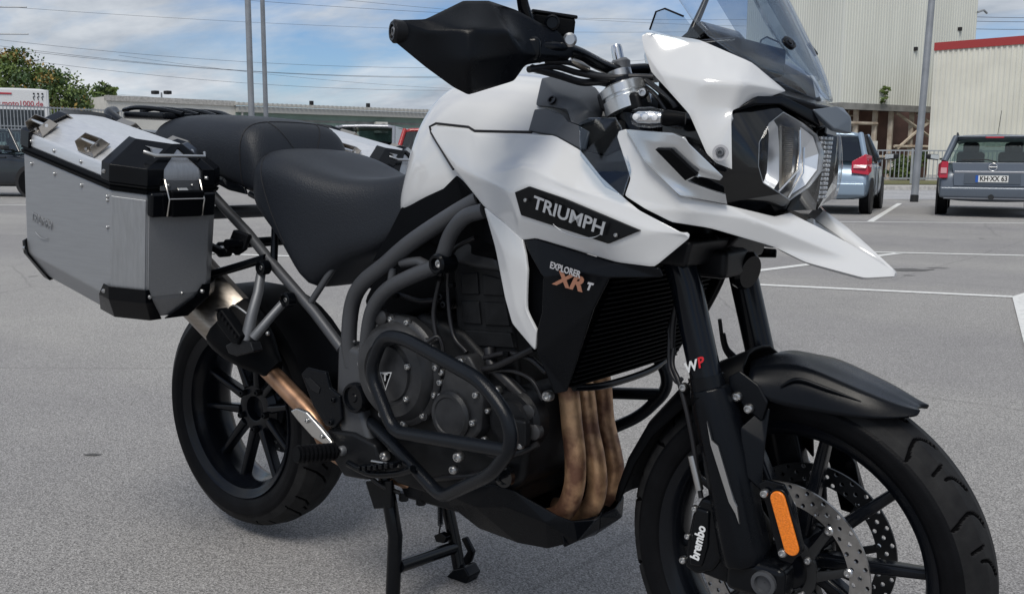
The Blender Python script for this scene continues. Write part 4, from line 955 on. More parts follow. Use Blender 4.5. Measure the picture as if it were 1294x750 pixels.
prism('beak_underside', [(1.36, -.15, .915), (1.50, -.08, .885), (1.57, -.02, .862), (1.57, .02, .862), (1.50, .08, .885), (1.36, .15, .915), (1.25, .14, .93), (1.25, -.14, .93)], (0, 0, -.004), 'rough_black', bike, bevel=0.001)
# steering-head area under the beak
prism('lower_triple_clamp', [(1.27, -.16, .885), (1.37, -.16, .88), (1.37, .16, .88), (1.27, .16, .885), (1.22, .06, .89), (1.22, -.06, .89)], (-.01, 0, -.045), 'dark_casting', bike, bevel=0.008)
box('horn_bracket', (1.36, -.02, .835), (.06, .10, .05), 'dark_casting', bike, bevel=0.01)
lathe('horn', [(0.034, 0), (0.036, .012), (0.03, .02), (.001, .02)], (1.375, .03, .82), (1, -.2, -.2), 'satin_black', bike)
for k, pts in enumerate(([(1.3603,-0.0500,0.8803), (1.3536,-0.0800,0.8567), (1.3316,-0.1000,0.8331), (1.3111,-0.1000,0.7404), (1.3089,-0.1000,0.6835)], [(1.3745,0.0000,0.8786), (1.3522,-0.0300,0.8478), (1.3242,-0.0500,0.8358), (1.2876,-0.0400,0.7600), (1.2745,-0.0500,0.7012)], [(1.34, .05, .87), (1.32, .07, .80), (1.27, .10, .72), (1.22, .13, .66)])):
    tube('front_cable', pts, 0.006, 'hose', bike, res=8, mode='curve')

# ---------------------------------------------------------------- handlebar, guards, controls
bar = tube('handlebar', [(1.1768,0.0000,1.1797), (1.1560,-0.0800,1.1740), (1.1537,-0.2000,1.1932), (1.1440,-0.2700,1.1946), (1.0821,-0.3800,1.1846), (0.9979,-0.4750,1.2044)], 0.0115, 'satin_black', bike, res=16, mode='curve')
tube('handlebar_half', [(1.1768,0.0000,1.1797)] + mir([(1.1560,-0.0800,1.1740), (1.1537,-0.2000,1.1932), (1.1440,-0.2700,1.1946), (1.0821,-0.3800,1.1846), (0.9979,-0.4750,1.2044)], -1), 0.0115, 'satin_black', bar, res=16, mode='curve')
HG = [(0.9967,-0.4780,1.2115), (1.0031,-0.4760,1.2239), (1.0499,-0.4620,1.2234), (1.0785,-0.4050,1.2568), (1.0976,-0.3650,1.2607), (1.1156,-0.3150,1.2512), (1.1359,-0.2720,1.2327), (1.1516,-0.2500,1.2240), (1.1685,-0.2250,1.1946), (1.1662,-0.2250,1.1809), (1.1282,-0.3050,1.1640), (1.1281,-0.3350,1.1358), (1.1079,-0.4250,1.1084), (1.0893,-0.4400,1.1197), (1.0502,-0.4620,1.1506), (0.9991,-0.4780,1.1906)]
HGI = [(1.1223,-0.4470,1.2035), (1.1328,-0.4370,1.2047), (1.1473,-0.3750,1.2080), (1.1454,-0.3250,1.1780), (1.1303,-0.4520,1.1553), (1.0614,-0.4700,1.2031)]
for sg in (1, -1):
    hg = panel('hand_guard', HG, HGI, [(1, 21), (21, 16), (16, 17), (17, 18), (18, 19), (19, 9), (16, 20), (20, 12), (20, 19), (4, 18), (2, 21)], 'matte_black', bike, sg, thick=0.010, soft=0.86, out=(.7, -.7 * sg, 0))
    # return wall so the guard has depth from behind
    panel('guard_top_lip', [(1.0499,-0.4620,1.2234), (1.0785,-0.4050,1.2568), (1.0976,-0.3650,1.2607), (1.1156,-0.3150,1.2512), (1.0513,-0.2600,1.2620), (1.0230,-0.2900,1.2709), (1.0128,-0.3600,1.2572)], [], [], 'matte_black', hg, sg, thick=0.005, bevel=0.002, out=(0, 0, 1))
    lathe('bar_end', [(0.018, -.02), (0.0185, .004), (0.015, .008), (0.011, .008), (0.010, .003), (.001, .003)], mir([(1.0026,-0.4780,1.2062)], sg)[0], S(sg) + Vector((-.5, 0, 0)), 'dark_casting', hg, res=24)
    bolt(mir([(1.0077,-0.4840,1.2052)], sg)[0], S(sg) + Vector((-.5, 0, 0)), 0.009, 'hanger_grey', hg)
    gpts = mir([(1.0821,-0.3800,1.1846), (1.0330,-0.4300,1.1948), (1.0062,-0.4620,1.2029)], sg)
    tube('grip', gpts, 0.0165, 'rubber', bike, res=16, mode='curve')
    tube('brake_lever' if sg == 1 else 'clutch_lever', mir([(1.150, -.22, 1.185), (1.135, -.28, 1.182), (1.10, -.36, 1.178), (1.05, -.44, 1.18)], sg), [.009, .007, .006, .006], 'satin_black', bike, res=10, mode='curve')
    box('switch_housing', mir([(1.128, -.285, 1.19)], sg)[0], (0.036, 0.055, 0.040), 'satin_black', bike, bevel=0.01, rot=Matrix.Rotation(sg * .4, 3, 'Z'))
    tube('mirror_stem', mir([(1.1138,-0.2700,1.2274), (1.1113,-0.2850,1.2488), (1.1121,-0.3000,1.2822), (1.1209,-0.3300,1.3385), (1.1273,-0.3600,1.3923)], sg), [.011, .011, .009, .007, .006], 'satin_black', bike, res=12, mode='curve')
    mm_ = mir([(1.1061,-0.4400,1.3904), (1.1286,-0.4400,1.4662), (1.1720,-0.3600,1.4730), (1.1890,-0.3400,1.4112), (1.1664,-0.3600,1.3810)], sg)
    mirror = prism('mirror', mm_, Vector((.03, 0, .0)), 'satin_black', bike, bevel=0.008, segs=3)
    prism('mirror_glass', [V(p) + (sum((V(q) for q in mm_), Vector()) / 5 - V(p)) * .1 + Vector((-.002, 0, 0)) for p in mm_], Vector((.003, 0, 0)), 'reflector_chrome', mirror, bevel=0)
    # upper fork clamp ring and handlebar riser
    ax = Vector((-.36, 0, .93))
    lathe('fork_clamp', [(0.034, -.030), (0.043, -.028), (0.044, -.006), (0.041, -.004), (0.041, .000), (0.044, .002), (0.044, .016), (0.038, .020), (0.020, .020)], mir([(1.206, -.115, 1.122)], sg)[0], ax, 'silver_paint', bike, res=36)
    bolt(mir([(1.2559,-0.1400,1.1255)], sg)[0], Vector((.3, -sg, .1)), 0.0085, 'bolt_steel', bike)
    lathe('bar_riser', [(0.017, 0), (0.018, .020), (0.019, .026), (0.014, .032), (0.001, .032)], mir([(1.1629,-0.0550,1.1630)], sg)[0], Vector((-.25, 0, .95)), 'hanger_grey', bike, res=20)
    lathe('riser_bolt', [(0.0105, 0), (0.0105, .030), (0.009, .036), (0.006, .036), (0.005, .030), (.001, .030)], mir([(1.1584,-0.0600,1.1840)], sg)[0], Vector((-.25, 0, .95)), 'chrome', bike, res=20)
prism('upper_triple_clamp', [(1.165, -.15, 1.128), (1.25, -.15, 1.128), (1.25, -.05, 1.125), (1.235, .05, 1.125), (1.25, .15, 1.128), (1.165, .15, 1.128), (1.13, .05, 1.13), (1.13, -.05, 1.13)], (.012, 0, -.034), 'dark_casting', bike, bevel=0.008)
tube('steering_head', [(1.185, 0, 1.11), (1.29, 0, .84)], 0.042, 'dark_casting', bike, res=20, mode='poly')
# brake fluid reservoir
rv = prism('fluid_reservoir', [(1.1075,-0.2580,1.2564), (1.1657,-0.2130,1.2472), (1.1633,-0.2150,1.2134), (1.1116,-0.2580,1.2211)], (-.035, .028, 0), 'rough_black', bike, bevel=0.006)
prism('reservoir_lid', [(1.1064,-0.2600,1.2614), (1.1676,-0.2125,1.2517), (1.1678,-0.2125,1.2458), (1.1065,-0.2600,1.2556)], (-.040, .032, 0), 'satin_black', rv, bevel=0.002)
lathe('reservoir_cap', [(0.013, -.004), (0.013, .005), (0.010, .007), (0.009, .003), (.001, .003)], (1.1459,-0.2560,1.2357), Vector((.5, -.85, 0)), 'satin_black', rv, res=24)
lathe('bleed_screw', [(0.011, -.02), (0.012, .006), (0.008, .009), (.001, .009)], (1.1625,-0.2280,1.2094), Vector((.6, -.8, 0)), 'bolt_steel', rv, res=18)
# cables from the bar to the head
for pts, r in (([(1.1312,-0.3000,1.1567), (1.1396,-0.2400,1.1666), (1.1545,-0.1900,1.1595), (1.1857,-0.1500,1.1533), (1.2234,-0.1200,1.1555), (1.2586,-0.1100,1.1535)], .0055), ([(1.1302,-0.2900,1.1601), (1.1411,-0.2300,1.1529), (1.1565,-0.1800,1.1441), (1.1714,-0.1400,1.1465), (1.1879,-0.1000,1.1378)], .0065), ([(1.1373,-0.2600,1.1727), (1.1545,-0.2100,1.1737), (1.1675,-0.1600,1.1600), (1.1831,-0.1200,1.1571)], .0045), ([(1.2366,-0.1100,1.1544), (1.2847,-0.1300,1.1272), (1.3275,-0.1600,1.1034), (1.3455,-0.1700,1.0796)], .005), ([(1.2215,-0.1000,1.1476), (1.2654,-0.1200,1.1258), (1.3077,-0.1500,1.0941)], .004)):
    tube('control_cable', pts, r, 'hose', bike, res=8, mode='curve')
tube('cable_adjuster', [(1.1558,-0.2120,1.1788), (1.1640,-0.1950,1.1719), (1.1692,-0.1780,1.1665)], [.005, .0065, .004], 'bracket_steel', bike, res=10, mode='poly')
# console between tank and steering head
for sg in (1, -1):
    cs = panel('tank_console', [(1.0234,-0.1150,1.1611), (1.0313,-0.1000,1.1648), (1.0661,-0.0850,1.1588), (1.1130,-0.0700,1.1452), (1.1459,-0.0850,1.1176), (1.1608,-0.1200,1.0846), (1.1521,-0.1750,1.0713), (1.1403,-0.1850,1.0765), (1.1170,-0.1650,1.0998), (1.0810,-0.1550,1.1053), (1.0363,-0.1500,1.1095)], [(1.0856,-0.1500,1.1266), (1.1255,-0.1400,1.1191), (1.1547,-0.1500,1.0971)], [(10, 11), (11, 12), (12, 13), (13, 5), (0, 11)], 'console_grey', bike, sg, thick=0.008, soft=0.8)
    lathe('console_recess', [(0.0085, -.004), (0.0085, .001), (.006, .001), (.005, -.003), (.001, -.003)], mir([(1.0750,-0.1545,1.1182)], sg)[0], S(sg) + Vector((0, 0, .55)), 'gloss_black', cs, res=18)
    panel('console_skirt', [(1.0388,-0.1580,1.1025), (1.0691,-0.1580,1.1026), (1.1127,-0.1700,1.0900), (1.1281,-0.1820,1.0796), (1.1588,-0.1850,1.0695), (1.1871,-0.2000,1.0593), (1.1869,-0.2080,1.0270), (1.1768,-0.2100,1.0296), (1.1142,-0.2000,1.0543), (1.0492,-0.1900,1.0620)], [(1.0821,-0.1800,1.0761)], [], 'console_grey', bike, sg, thick=0.006, bevel=0.003)
    panel('head_cover', [(1.1555,-0.1800,1.0684), (1.1703,-0.1300,1.0895), (1.2223,-0.1400,1.0828), (1.2451,-0.1700,1.0387), (1.2125,-0.1850,1.0195), (1.1750,-0.1900,1.0273)], [], [], 'rough_black', bike, sg, thick=0.006, bevel=0.002)
    # filler behind the nose lobe
    panel('fork_shroud', [(1.2906,-0.1300,1.0954), (1.3689,-0.1600,1.0797), (1.4401,-0.1700,0.9980), (1.4452,-0.1600,0.9392), (1.3803,-0.1700,0.9458), (1.3136,-0.1600,1.0155)], [], [], 'rough_black', bike, sg, thick=0.006, bevel=0.002)

# ---------------------------------------------------------------- engine
def slab(name, px, y0, y1, m, parent=bike, bevel=0.01, segs=3):
    return prism(name, [(p[0], y0, p[2]) for p in px], (0, y1 - y0, 0), m, parent, bevel=bevel, segs=segs)
eng = slab('engine', [(0.5563,-0.1500,0.3466), (0.5833,-0.1500,0.5417), (0.6282,-0.1500,0.6271), (0.7452,-0.1500,0.6918), (0.8650,-0.1500,0.6645), (0.9578,-0.1500,0.5970), (1.0210,-0.1500,0.5595), (1.0345,-0.1500,0.4677), (1.0209,-0.1500,0.3853), (0.9624,-0.1500,0.3361), (0.8145,-0.1500,0.3014), (0.6756,-0.1500,0.3048)], -.150, .15, 'engine_dark', bevel=0.015)
cyl = slab('cylinder_block', [(0.8186,-0.1300,0.8036), (0.8603,-0.1300,0.8450), (0.9216,-0.1300,0.8395), (0.9586,-0.1300,0.7675), (0.9907,-0.1300,0.6301), (1.0023,-0.1300,0.5448), (0.9428,-0.1300,0.5430), (0.8804,-0.1300,0.5822), (0.8332,-0.1300,0.6250)], -.135, .135, 'engine_dark', eng, bevel=0.012)
slab('cylinder_head_cover', [(0.8124,-0.1400,0.8038), (0.8228,-0.1400,0.8335), (0.8646,-0.1400,0.8521), (0.9176,-0.1400,0.8491), (0.9419,-0.1400,0.8259), (0.9543,-0.1400,0.7913), (0.8860,-0.1400,0.7935)], -.142, .142, 'engine_grey', eng, bevel=0.012)
# raised casting pads on the block
for pad in ([(0.8474,-0.1360,0.7805), (0.8909,-0.1360,0.7873), (0.8956,-0.1360,0.7432), (0.8500,-0.1360,0.7388)], [(0.9032,-0.1360,0.7851), (0.9513,-0.1360,0.7798), (0.9598,-0.1360,0.7463), (0.9059,-0.1360,0.7426)], [(0.8501,-0.1360,0.7259), (0.8958,-0.1360,0.7305), (0.9027,-0.1360,0.6833), (0.8548,-0.1360,0.6810)], [(0.9081,-0.1360,0.7302), (0.9640,-0.1360,0.7343), (0.9747,-0.1360,0.6885), (0.9129,-0.1360,0.6829)], [(0.8571,-0.1360,0.6682), (0.9769,-0.1360,0.6763), (0.9872,-0.1360,0.6462), (0.8680,-0.1360,0.6370)]):
    slab('casting_pad', pad, -.1395, -.128, 'engine_dark', cyl, bevel=0.003)
for q in ((0.8111,-0.1500,0.7332), (0.8199,-0.1500,0.7178)): bolt(q, RIGHT, 0.008, 'dark_casting', cyl, h=.012)
tube('coolant_hose', [(1.0172,-0.1500,0.5589), (0.9817,-0.1550,0.5856), (0.9417,-0.1500,0.6073), (0.9266,-0.1420,0.6391)], 0.012, 'hose', eng, res=12, mode='curve')
# wiring, breather and drain hoses round the engine
for pts, r in (([(0.8230,-0.1500,0.8533), (0.8112,-0.1600,0.7730), (0.7989,-0.1650,0.6994), (0.8125,-0.1700,0.6444)], .005), ([(0.9103,-0.1700,0.8595), (0.8579,-0.1750,0.8285), (0.8327,-0.1600,0.7588), (0.8506,-0.1650,0.6647), (0.8929,-0.1700,0.6307)], .0045), ([(0.5835,-0.1300,0.6984), (0.6663,-0.1400,0.7215), (0.7357,-0.1400,0.7148), (0.8025,-0.1500,0.7258)], .006), ([(0.9254,-0.1550,0.6217), (0.9846,-0.1600,0.6400), (1.0456,-0.1700,0.6406), (1.0865,-0.1700,0.6192)], .0055), ([(0.9359,-0.1600,0.5954), (0.9988,-0.1650,0.6086), (1.0540,-0.1700,0.5992), (1.0806,-0.1700,0.5654)], .004), ([(0.9158,-0.1700,0.4490), (0.9667,-0.1700,0.4349), (1.0251,-0.1700,0.4515), (1.0644,-0.1600,0.4758)], .006), ([(0.5472,-0.1700,0.3769), (0.5927,-0.1700,0.3315), (0.6267,-0.1500,0.2938), (0.6582,-0.1200,0.2748)], .005), ([(0.7370,-0.1400,0.3194), (0.8141,-0.1500,0.3495), (0.9000,-0.1500,0.3750), (0.9850,-0.1550,0.4109)], .007)):
    tube('engine_hose', pts, r, 'hose', eng, res=8, mode='curve')
for q in ((0.8202,-0.1700,0.7714), (0.8520,-0.1700,0.7615), (0.9909,-0.1680,0.6405), (0.6762,-0.1500,0.7217)): box('wire_clip', q, (.014, .010, .010), 'rough_black', eng, bevel=.002)
for q in ((1.0405,-0.1600,0.5336), (1.0545,-0.1600,0.4972)): lathe('blanking_plug', [(.016, -.01), (.016, .004), (.010, .008), (.001, .008)], q, RIGHT, 'engine_grey', eng, res=18)
# clutch cover with bolts
cc = V((0.7048,-0.1650,0.5655))
clutch = lathe('clutch_cover', [(0.118, -.02), (0.118, .004), (0.112, .010), (0.106, .012), (0.103, .022), (0.092, .034), (0.070, .038), (0.067, .034), (0.060, .034), (0.058, .040), (.001, .041)], cc, RIGHT, 'engine_grey', eng, res=56, smooth=28)
for a in (75, 100, 122, 40, 12, -18, -48, -80, -115, 150, 180, 215):
    p = cc + Vector((cos(radians(a)) * .111, -.010, sin(radians(a)) * .111)); bolt(p, RIGHT, 0.0072, 'bolt_steel', clutch)
    lathe('bolt_boss', [(0.011, -.02), (0.011, -.001)], p, RIGHT, 'engine_grey', clutch, res=14)
for q in ((0.7642,-0.2050,0.5890), (0.7597,-0.2050,0.5203)): bolt(q, RIGHT, 0.0072, 'bolt_steel', clutch)
# triangular maker's emblem
tri = [(0.6856,-0.2065,0.5661), (0.7204,-0.2065,0.5712), (0.7018,-0.2065,0.5296)]
em = prism('emblem', tri, (0, .003, 0), 'white_print', clutch, bevel=0)
cT = sum((V(t) for t in tri), Vector()) / 3
prism('emblem_field', [cT + (V(t) - cT) * .80 + RIGHT * .0008 for t in tri], (0, .003, 0), 'gloss_black', em, bevel=0)
text_mesh('emblem_letter', 'T', cT + RIGHT * .002 + Vector((0, 0, .003)), (1, 0, 0), (0, 0, 1), .022, 'white_print', em, .0005, .0012)
# generator cover in front of it
ac_ = slab('generator_cover', [(0.8454,-0.1800,0.5983), (0.8684,-0.1800,0.6209), (0.9055,-0.1800,0.6291), (0.9303,-0.1800,0.5978), (0.9431,-0.1800,0.5444), (0.9380,-0.1800,0.4797), (0.9078,-0.1800,0.4464), (0.8574,-0.1800,0.4431), (0.8228,-0.1800,0.4664), (0.8203,-0.1800,0.5157)], -.182, -.12, 'engine_grey', eng, bevel=0.008)
lathe('cover_boss', [(0.050, -.01), (0.050, .006), (0.044, .012), (0.038, .012), (0.036, .009), (.001, .010)], (0.8650,-0.1820,0.5008), RIGHT, 'engine_grey', ac_, res=40)
for q in ((0.8376,-0.1850,0.5360), (0.9299,-0.1860,0.5529), (0.9225,-0.1860,0.4958), (0.8308,-0.1800,0.5619), (0.8349,-0.1800,0.5837), (0.8924,-0.1860,0.6155), (0.8562,-0.1860,0.4657)): bolt(q, RIGHT, 0.0072, 'bolt_steel', ac_)
wp_ = lathe('water_pump', [(0.062, -.03), (0.062, .0), (0.054, .010), (0.045, .010), (0.040, .020), (0.020, .022), (.001, .022)], (1.0027,-0.1550,0.5102), RIGHT, 'dark_casting', eng, res=40)
box('sensor_block', (1.0393,-0.1850,0.4998), (.04, .02, .05), 'dark_casting', eng, bevel=0.005)
for q, r in (((0.9744,-0.1750,0.5675), .009), ((1.1020,-0.1850,0.5792), .0105), ((0.9483,-0.1800,0.4656), .007), ((0.9473,-0.1700,0.5209), .006), ((0.8897,-0.1900,0.4207), .011), ((0.8773,-0.1900,0.3918), .0095), ((1.0437,-0.1900,0.4739), .007)): bolt(q, RIGHT, r, 'bolt_steel', eng)
tube('oil_cooler_pipe', [(0.9177,-0.1600,0.5959), (0.9696,-0.1700,0.6145), (1.0156,-0.1750,0.6372), (1.0654,-0.1800,0.6629)], 0.007, 'hose', eng, res=10, mode='curve')
tube('throttle_linkage', [(0.8422,-0.2000,0.5881), (0.8523,-0.1950,0.6289), (0.8418,-0.2000,0.6603), (0.8173,-0.2150,0.6432), (0.7895,-0.2200,0.6484)], 0.004, 'hose', eng, res=8, mode='curve')
lathe('oil_filler', [(0.018, 0), (0.018, .014), (0.012, .018), (.001, .018)], (0.6631,-0.1700,0.6767), RIGHT, 'engine_grey', eng, res=20)
lathe('oil_sight', [(0.022, 0), (0.022, .012), (0.016, .013), (0.015, .008), (.001, .008)], (0.9931,-0.1650,0.3991), RIGHT, 'gloss_black', eng, res=24)
sump = slab('sump', [(0.6361,-0.1100,0.2983), (0.9512,-0.1100,0.3342), (0.9908,-0.1100,0.3763), (0.9720,-0.1100,0.3139), (0.8680,-0.1100,0.2631), (0.6607,-0.1100,0.2579)], -.11, .11, 'engine_dark', eng, bevel=0.012)
for q in ((0.6510,-0.1000,0.2696), (0.7043,-0.1000,0.2727), (0.7137,-0.1000,0.2911)): lathe('drain_plug', [(.011, 0), (.011, .02), (.001, .02)], q, (0, 0, -1), 'dark_casting', sump, res=6)
slab('airbox', [(0.5882,-0.1100,0.7848), (0.6840,-0.1100,0.8429), (0.7961,-0.1100,0.8659), (0.8396,-0.1100,0.8037), (0.8192,-0.1100,0.7201), (0.6843,-0.1100,0.6720), (0.5623,-0.1100,0.6225), (0.5246,-0.1100,0.6904)], -.105, .105, 'rough_black', bevel=0.015)

# ---------------------------------------------------------------- frame
for sg in (1, -1):
    fr1 = tube('frame_tube', mir([(0.9336,-0.1850,0.9340), (0.8663,-0.1900,0.8995), (0.7605,-0.1900,0.8420), (0.6787,-0.1850,0.7887), (0.6046,-0.1780,0.7432), (0.5634,-0.1700,0.6919), (0.5470,-0.1650,0.6101), (0.5512,-0.1600,0.5529)], sg), 0.0175, 'frame_grey', bike, res=18, mode='curve')
    tube('frame_brace', mir([(0.9661,-0.2100,0.9151), (0.9241,-0.2150,0.9016), (0.8842,-0.2100,0.8676), (0.8597,-0.2050,0.8244), (0.8429,-0.2000,0.8041)], sg), 0.0150, 'frame_grey', fr1, res=16, mode='curve')
    tube('frame_brace', mir([(0.8450,-0.2000,0.8027), (0.7683,-0.1980,0.7741), (0.7024,-0.1950,0.7436), (0.6552,-0.1900,0.7035), (0.6275,-0.1820,0.6536), (0.5999,-0.1680,0.5612)], sg), 0.0160, 'frame_grey', fr1, res=16, mode='curve')
    tube('frame_brace', mir([(0.7290,-0.1850,0.7975), (0.7825,-0.1900,0.8051), (0.8194,-0.1950,0.7956)], sg), 0.010, 'frame_grey', fr1, res=12, mode='poly')
    tube('frame_brace', mir([(0.7011,-0.1820,0.7853), (0.6971,-0.1850,0.7488)], sg), 0.009, 'frame_grey', fr1, res=12, mode='poly')
    lathe('engine_mount', [(0.020, -.03), (0.020, .010), (0.017, .014), (0.012, .014), (0.010, .006), (.001, .006)], mir([(0.8606,-0.2150,0.8081)], sg)[0], S(sg), 'satin_black', fr1, res=28)
    bolt(mir([(0.8669,-0.2220,0.8091)], sg)[0], S(sg), 0.010, 'bolt_steel', fr1, h=.006)
    for q, q2 in (((0.5354,-0.1660,0.6177), (0.5683,-0.1660,0.6094)), ((0.5871,-0.1720,0.5986), (0.6215,-0.1720,0.5928))):
        tube('weld_seam', mir([q, q2], sg), 0.0035, 'hanger_grey', fr1, res=8, mode='poly')
    pp = slab('pivot_plate', [mir([q], sg)[0] for q in ((0.5178,-0.1500,0.6044), (0.5987,-0.1500,0.5970), (0.6082,-0.1500,0.5453), (0.5928,-0.1500,0.4626), (0.6271,-0.1500,0.3880), (0.6465,-0.1500,0.3200), (0.5968,-0.1500,0.3128), (0.5564,-0.1500,0.3558), (0.5206,-0.1500,0.4042), (0.5110,-0.1500,0.4761))], -.176 * sg, -.115 * sg, 'frame_grey', bike, bevel=0.014)
    lathe('pivot_cap', [(0.034, -.02), (0.034, .006), (0.031, .012), (0.026, .012), (0.024, .006), (0.010, .006), (0.008, .009), (.001, .009)], mir([(0.5846,-0.1800,0.4902)], sg)[0], S(sg), 'satin_black', pp, res=36)
    # rear subframe
    sf = tube('subframe_tube', mir([(0.5071,-0.1500,0.5849), (0.4118,-0.1450,0.6551), (0.2457,-0.1400,0.7632), (0.1560,-0.1350,0.8242), (0.0623,-0.1300,0.8781), (-0.0585,-0.1250,0.9522), (-0.2576,-0.1100,1.0220)], sg), 0.0125, 'frame_grey', bike, res=14, mode='poly')
    tube('subframe_strut', mir([(0.4864,-0.0900,0.8301), (0.4340,-0.1300,0.7346), (0.3900,-0.1450,0.6694)], sg), 0.008, 'frame_grey', sf, res=12, mode='poly')
    tube('subframe_strut', mir([(0.2541,-0.1350,0.7615), (0.2439,-0.1200,0.8551), (0.2274,-0.1000,0.9489)], sg), 0.009, 'satin_black', sf, res=12, mode='poly')
    tube('pannier_carrier', mir([(0.2437,-0.1500,0.7694), (0.1528,-0.1650,0.7425), (0.0636,-0.2050,0.7130)], sg), 0.0105, 'satin_black', sf, res=14, mode='poly')
    slab('pannier_mount', [mir([q], sg)[0] for q in ((0.1306,-0.1600,0.8317), (0.1892,-0.1600,0.8216), (0.1693,-0.1600,0.7839), (0.1375,-0.1600,0.7682), (0.1064,-0.1600,0.7816), (0.1137,-0.1600,0.8055))], -.16 * sg, -.145 * sg, 'dark_casting', sf, bevel=0.004)
    lathe('mount_puck', [(0.019, -.015), (0.019, .010), (0.015, .014), (0.009, .014), (0.008, .008), (.001, .008)], mir([(0.1113,-0.1750,0.7829)], sg)[0], S(sg), 'dark_casting', sf, res=24)
    bolt(mir([(0.1292,-0.1900,0.7850)], sg)[0], S(sg), .010, 'bolt_steel', sf)
    # pillion footrest hanger
    A1, A2, E1, E2 = (0.2475,-0.1650,0.7481), (0.3296,-0.1600,0.6797), (0.2784,-0.2380,0.5824), (0.3026,-0.2360,0.5945)
    hp = tube('pillion_hanger', mir([A1, (0.2698,-0.1950,0.6924), (0.2800,-0.2220,0.6440), E1], sg), [.011, .012, .013, .015], 'hanger_grey', bike, res=12, mode='poly')
    tube('hanger_arm', mir([A2, (0.3300,-0.2000,0.6488), E2], sg), [.010, .010, .012], 'hanger_grey', hp, res=12, mode='poly')
    for q in ((0.2670,-0.1800,0.7507), (0.3481,-0.1750,0.6822)):
        lathe('hanger_boss', [(0.017, -.015), (0.017, .006), (0.012, .008), (0.011, .003), (.001, .003)], mir([q], sg)[0], S(sg), 'satin_black', hp, res=22); bolt(mir([q], sg)[0], S(sg), .0065, 'bolt_steel', hp)
    slab('peg_bracket', [mir([q], sg)[0] for q in ((0.2192,-0.2500,0.5689), (0.2622,-0.2500,0.5895), (0.3150,-0.2500,0.5887), (0.3258,-0.2500,0.5681), (0.2606,-0.2500,0.5481), (0.2306,-0.2500,0.5515))], -.254 * sg, -.225 * sg, 'dark_casting', hp, bevel=0.004)
    peg = prism('pillion_peg', mir([(0.1964,-0.2620,0.6451), (0.2153,-0.2620,0.6564), (0.2877,-0.2620,0.5998), (0.2780,-0.2620,0.5783), (0.2543,-0.2620,0.5789), (0.2013,-0.2620,0.6174)], sg), (0, sg * .030, 0), 'rough_black', hp, bevel=0.005)
    for k in range(7):
        t = k / 6; q = V(mir([(0.2072,-0.2520,0.6526)], sg)[0]).lerp(V(mir([(0.2771,-0.2520,0.5990)], sg)[0]), t)
        box('peg_tooth', q, (.007, .03, .007), 'rubber', peg, bevel=0.001)

# ---------------------------------------------------------------- footrests, pedal, heel plates
for sg in (1, -1):
    hpnl = slab('heel_plate', [mir([q], sg)[0] for q in ((0.4154,-0.1900,0.5198), (0.4349,-0.1900,0.5373), (0.4989,-0.1900,0.5358), (0.5114,-0.1900,0.5017), (0.5448,-0.1900,0.4891), (0.5493,-0.1900,0.4360), (0.5283,-0.1900,0.4141), (0.4969,-0.1900,0.4120), (0.4548,-0.1900,0.4523))], -.192 * sg, -.182 * sg, 'matte_black', bike, bevel=0.003)
    slab('heel_plate_window', [mir([q], sg)[0] for q in ((0.4297,-0.1930,0.5132), (0.4488,-0.1930,0.5161), (0.4832,-0.1930,0.4977), (0.4777,-0.1930,0.4841), (0.4510,-0.1930,0.4890))], -.194 * sg, -.186 * sg, 'dark_casting', hpnl, bevel=0.001)
    for q in ((0.5260,-0.1940,0.4777), (0.5174,-0.1940,0.4257)): bolt(mir([q], sg)[0], S(sg), .0065, 'satin_black', hpnl)
    fh = slab('footrest_bracket', [mir([q], sg)[0] for q in ((0.4900,-0.1700,0.4028), (0.5782,-0.1700,0.4101), (0.6475,-0.1700,0.3965), (0.6619,-0.1700,0.3551), (0.6225,-0.1700,0.3108), (0.5464,-0.1700,0.3033), (0.5050,-0.1700,0.3409))], -.185 * sg, -.14 * sg, 'dark_casting', bike, bevel=0.008)
    bolt(mir([(0.5484,-0.1900,0.3653)], sg)[0], S(sg), .011, 'hanger_grey', fh)
    bolt(mir([(0.6670,-0.1750,0.3733)], sg)[0], S(sg), .011, 'bolt_steel', fh)
    A, B = V(mir([(0.5388,-0.2000,0.3639)], sg)[0]), V(mir([(0.5194,-0.2950,0.3752)], sg)[0]); dv = B - A
    fp = tube('footrest', [A, B], [.016, .0175], 'rough_black', fh, res=12, mode='poly')
    for k in range(9):
        q = A + dv * (k + .6) / 9.4; lathe('footrest_rib', [(.0175, -.003), (.0205, -.002), (.0205, .002), (.0175, .003)], q, dv, 'rubber', fp, res=10)
tube('rear_brake_pedal', [(0.5795,-0.2000,0.3452), (0.6541,-0.2050,0.3391), (0.7350,-0.2100,0.3579), (0.7944,-0.2200,0.3833)], 0.008, 'satin_black', bike, res=12, mode='curve')
for k in range(7):
    q = V((0.6404,-0.2150,0.3528)).lerp(V((0.7498,-0.2250,0.3852)), k / 6); box('pedal_tooth', q, (.010, .028, .010), 'satin_black', bike, bevel=0.002)
tube('pedal_spring', [(0.6696,-0.2150,0.3729), (0.7563,-0.2200,0.3819)], 0.0035, 'bolt_steel', bike, res=8, mode='poly')
tube('side_stand', [(0.56, .17, .30), (0.30, .24, .26), (0.16, .26, .245)], 0.012, 'satin_black', bike, res=12, mode='poly')

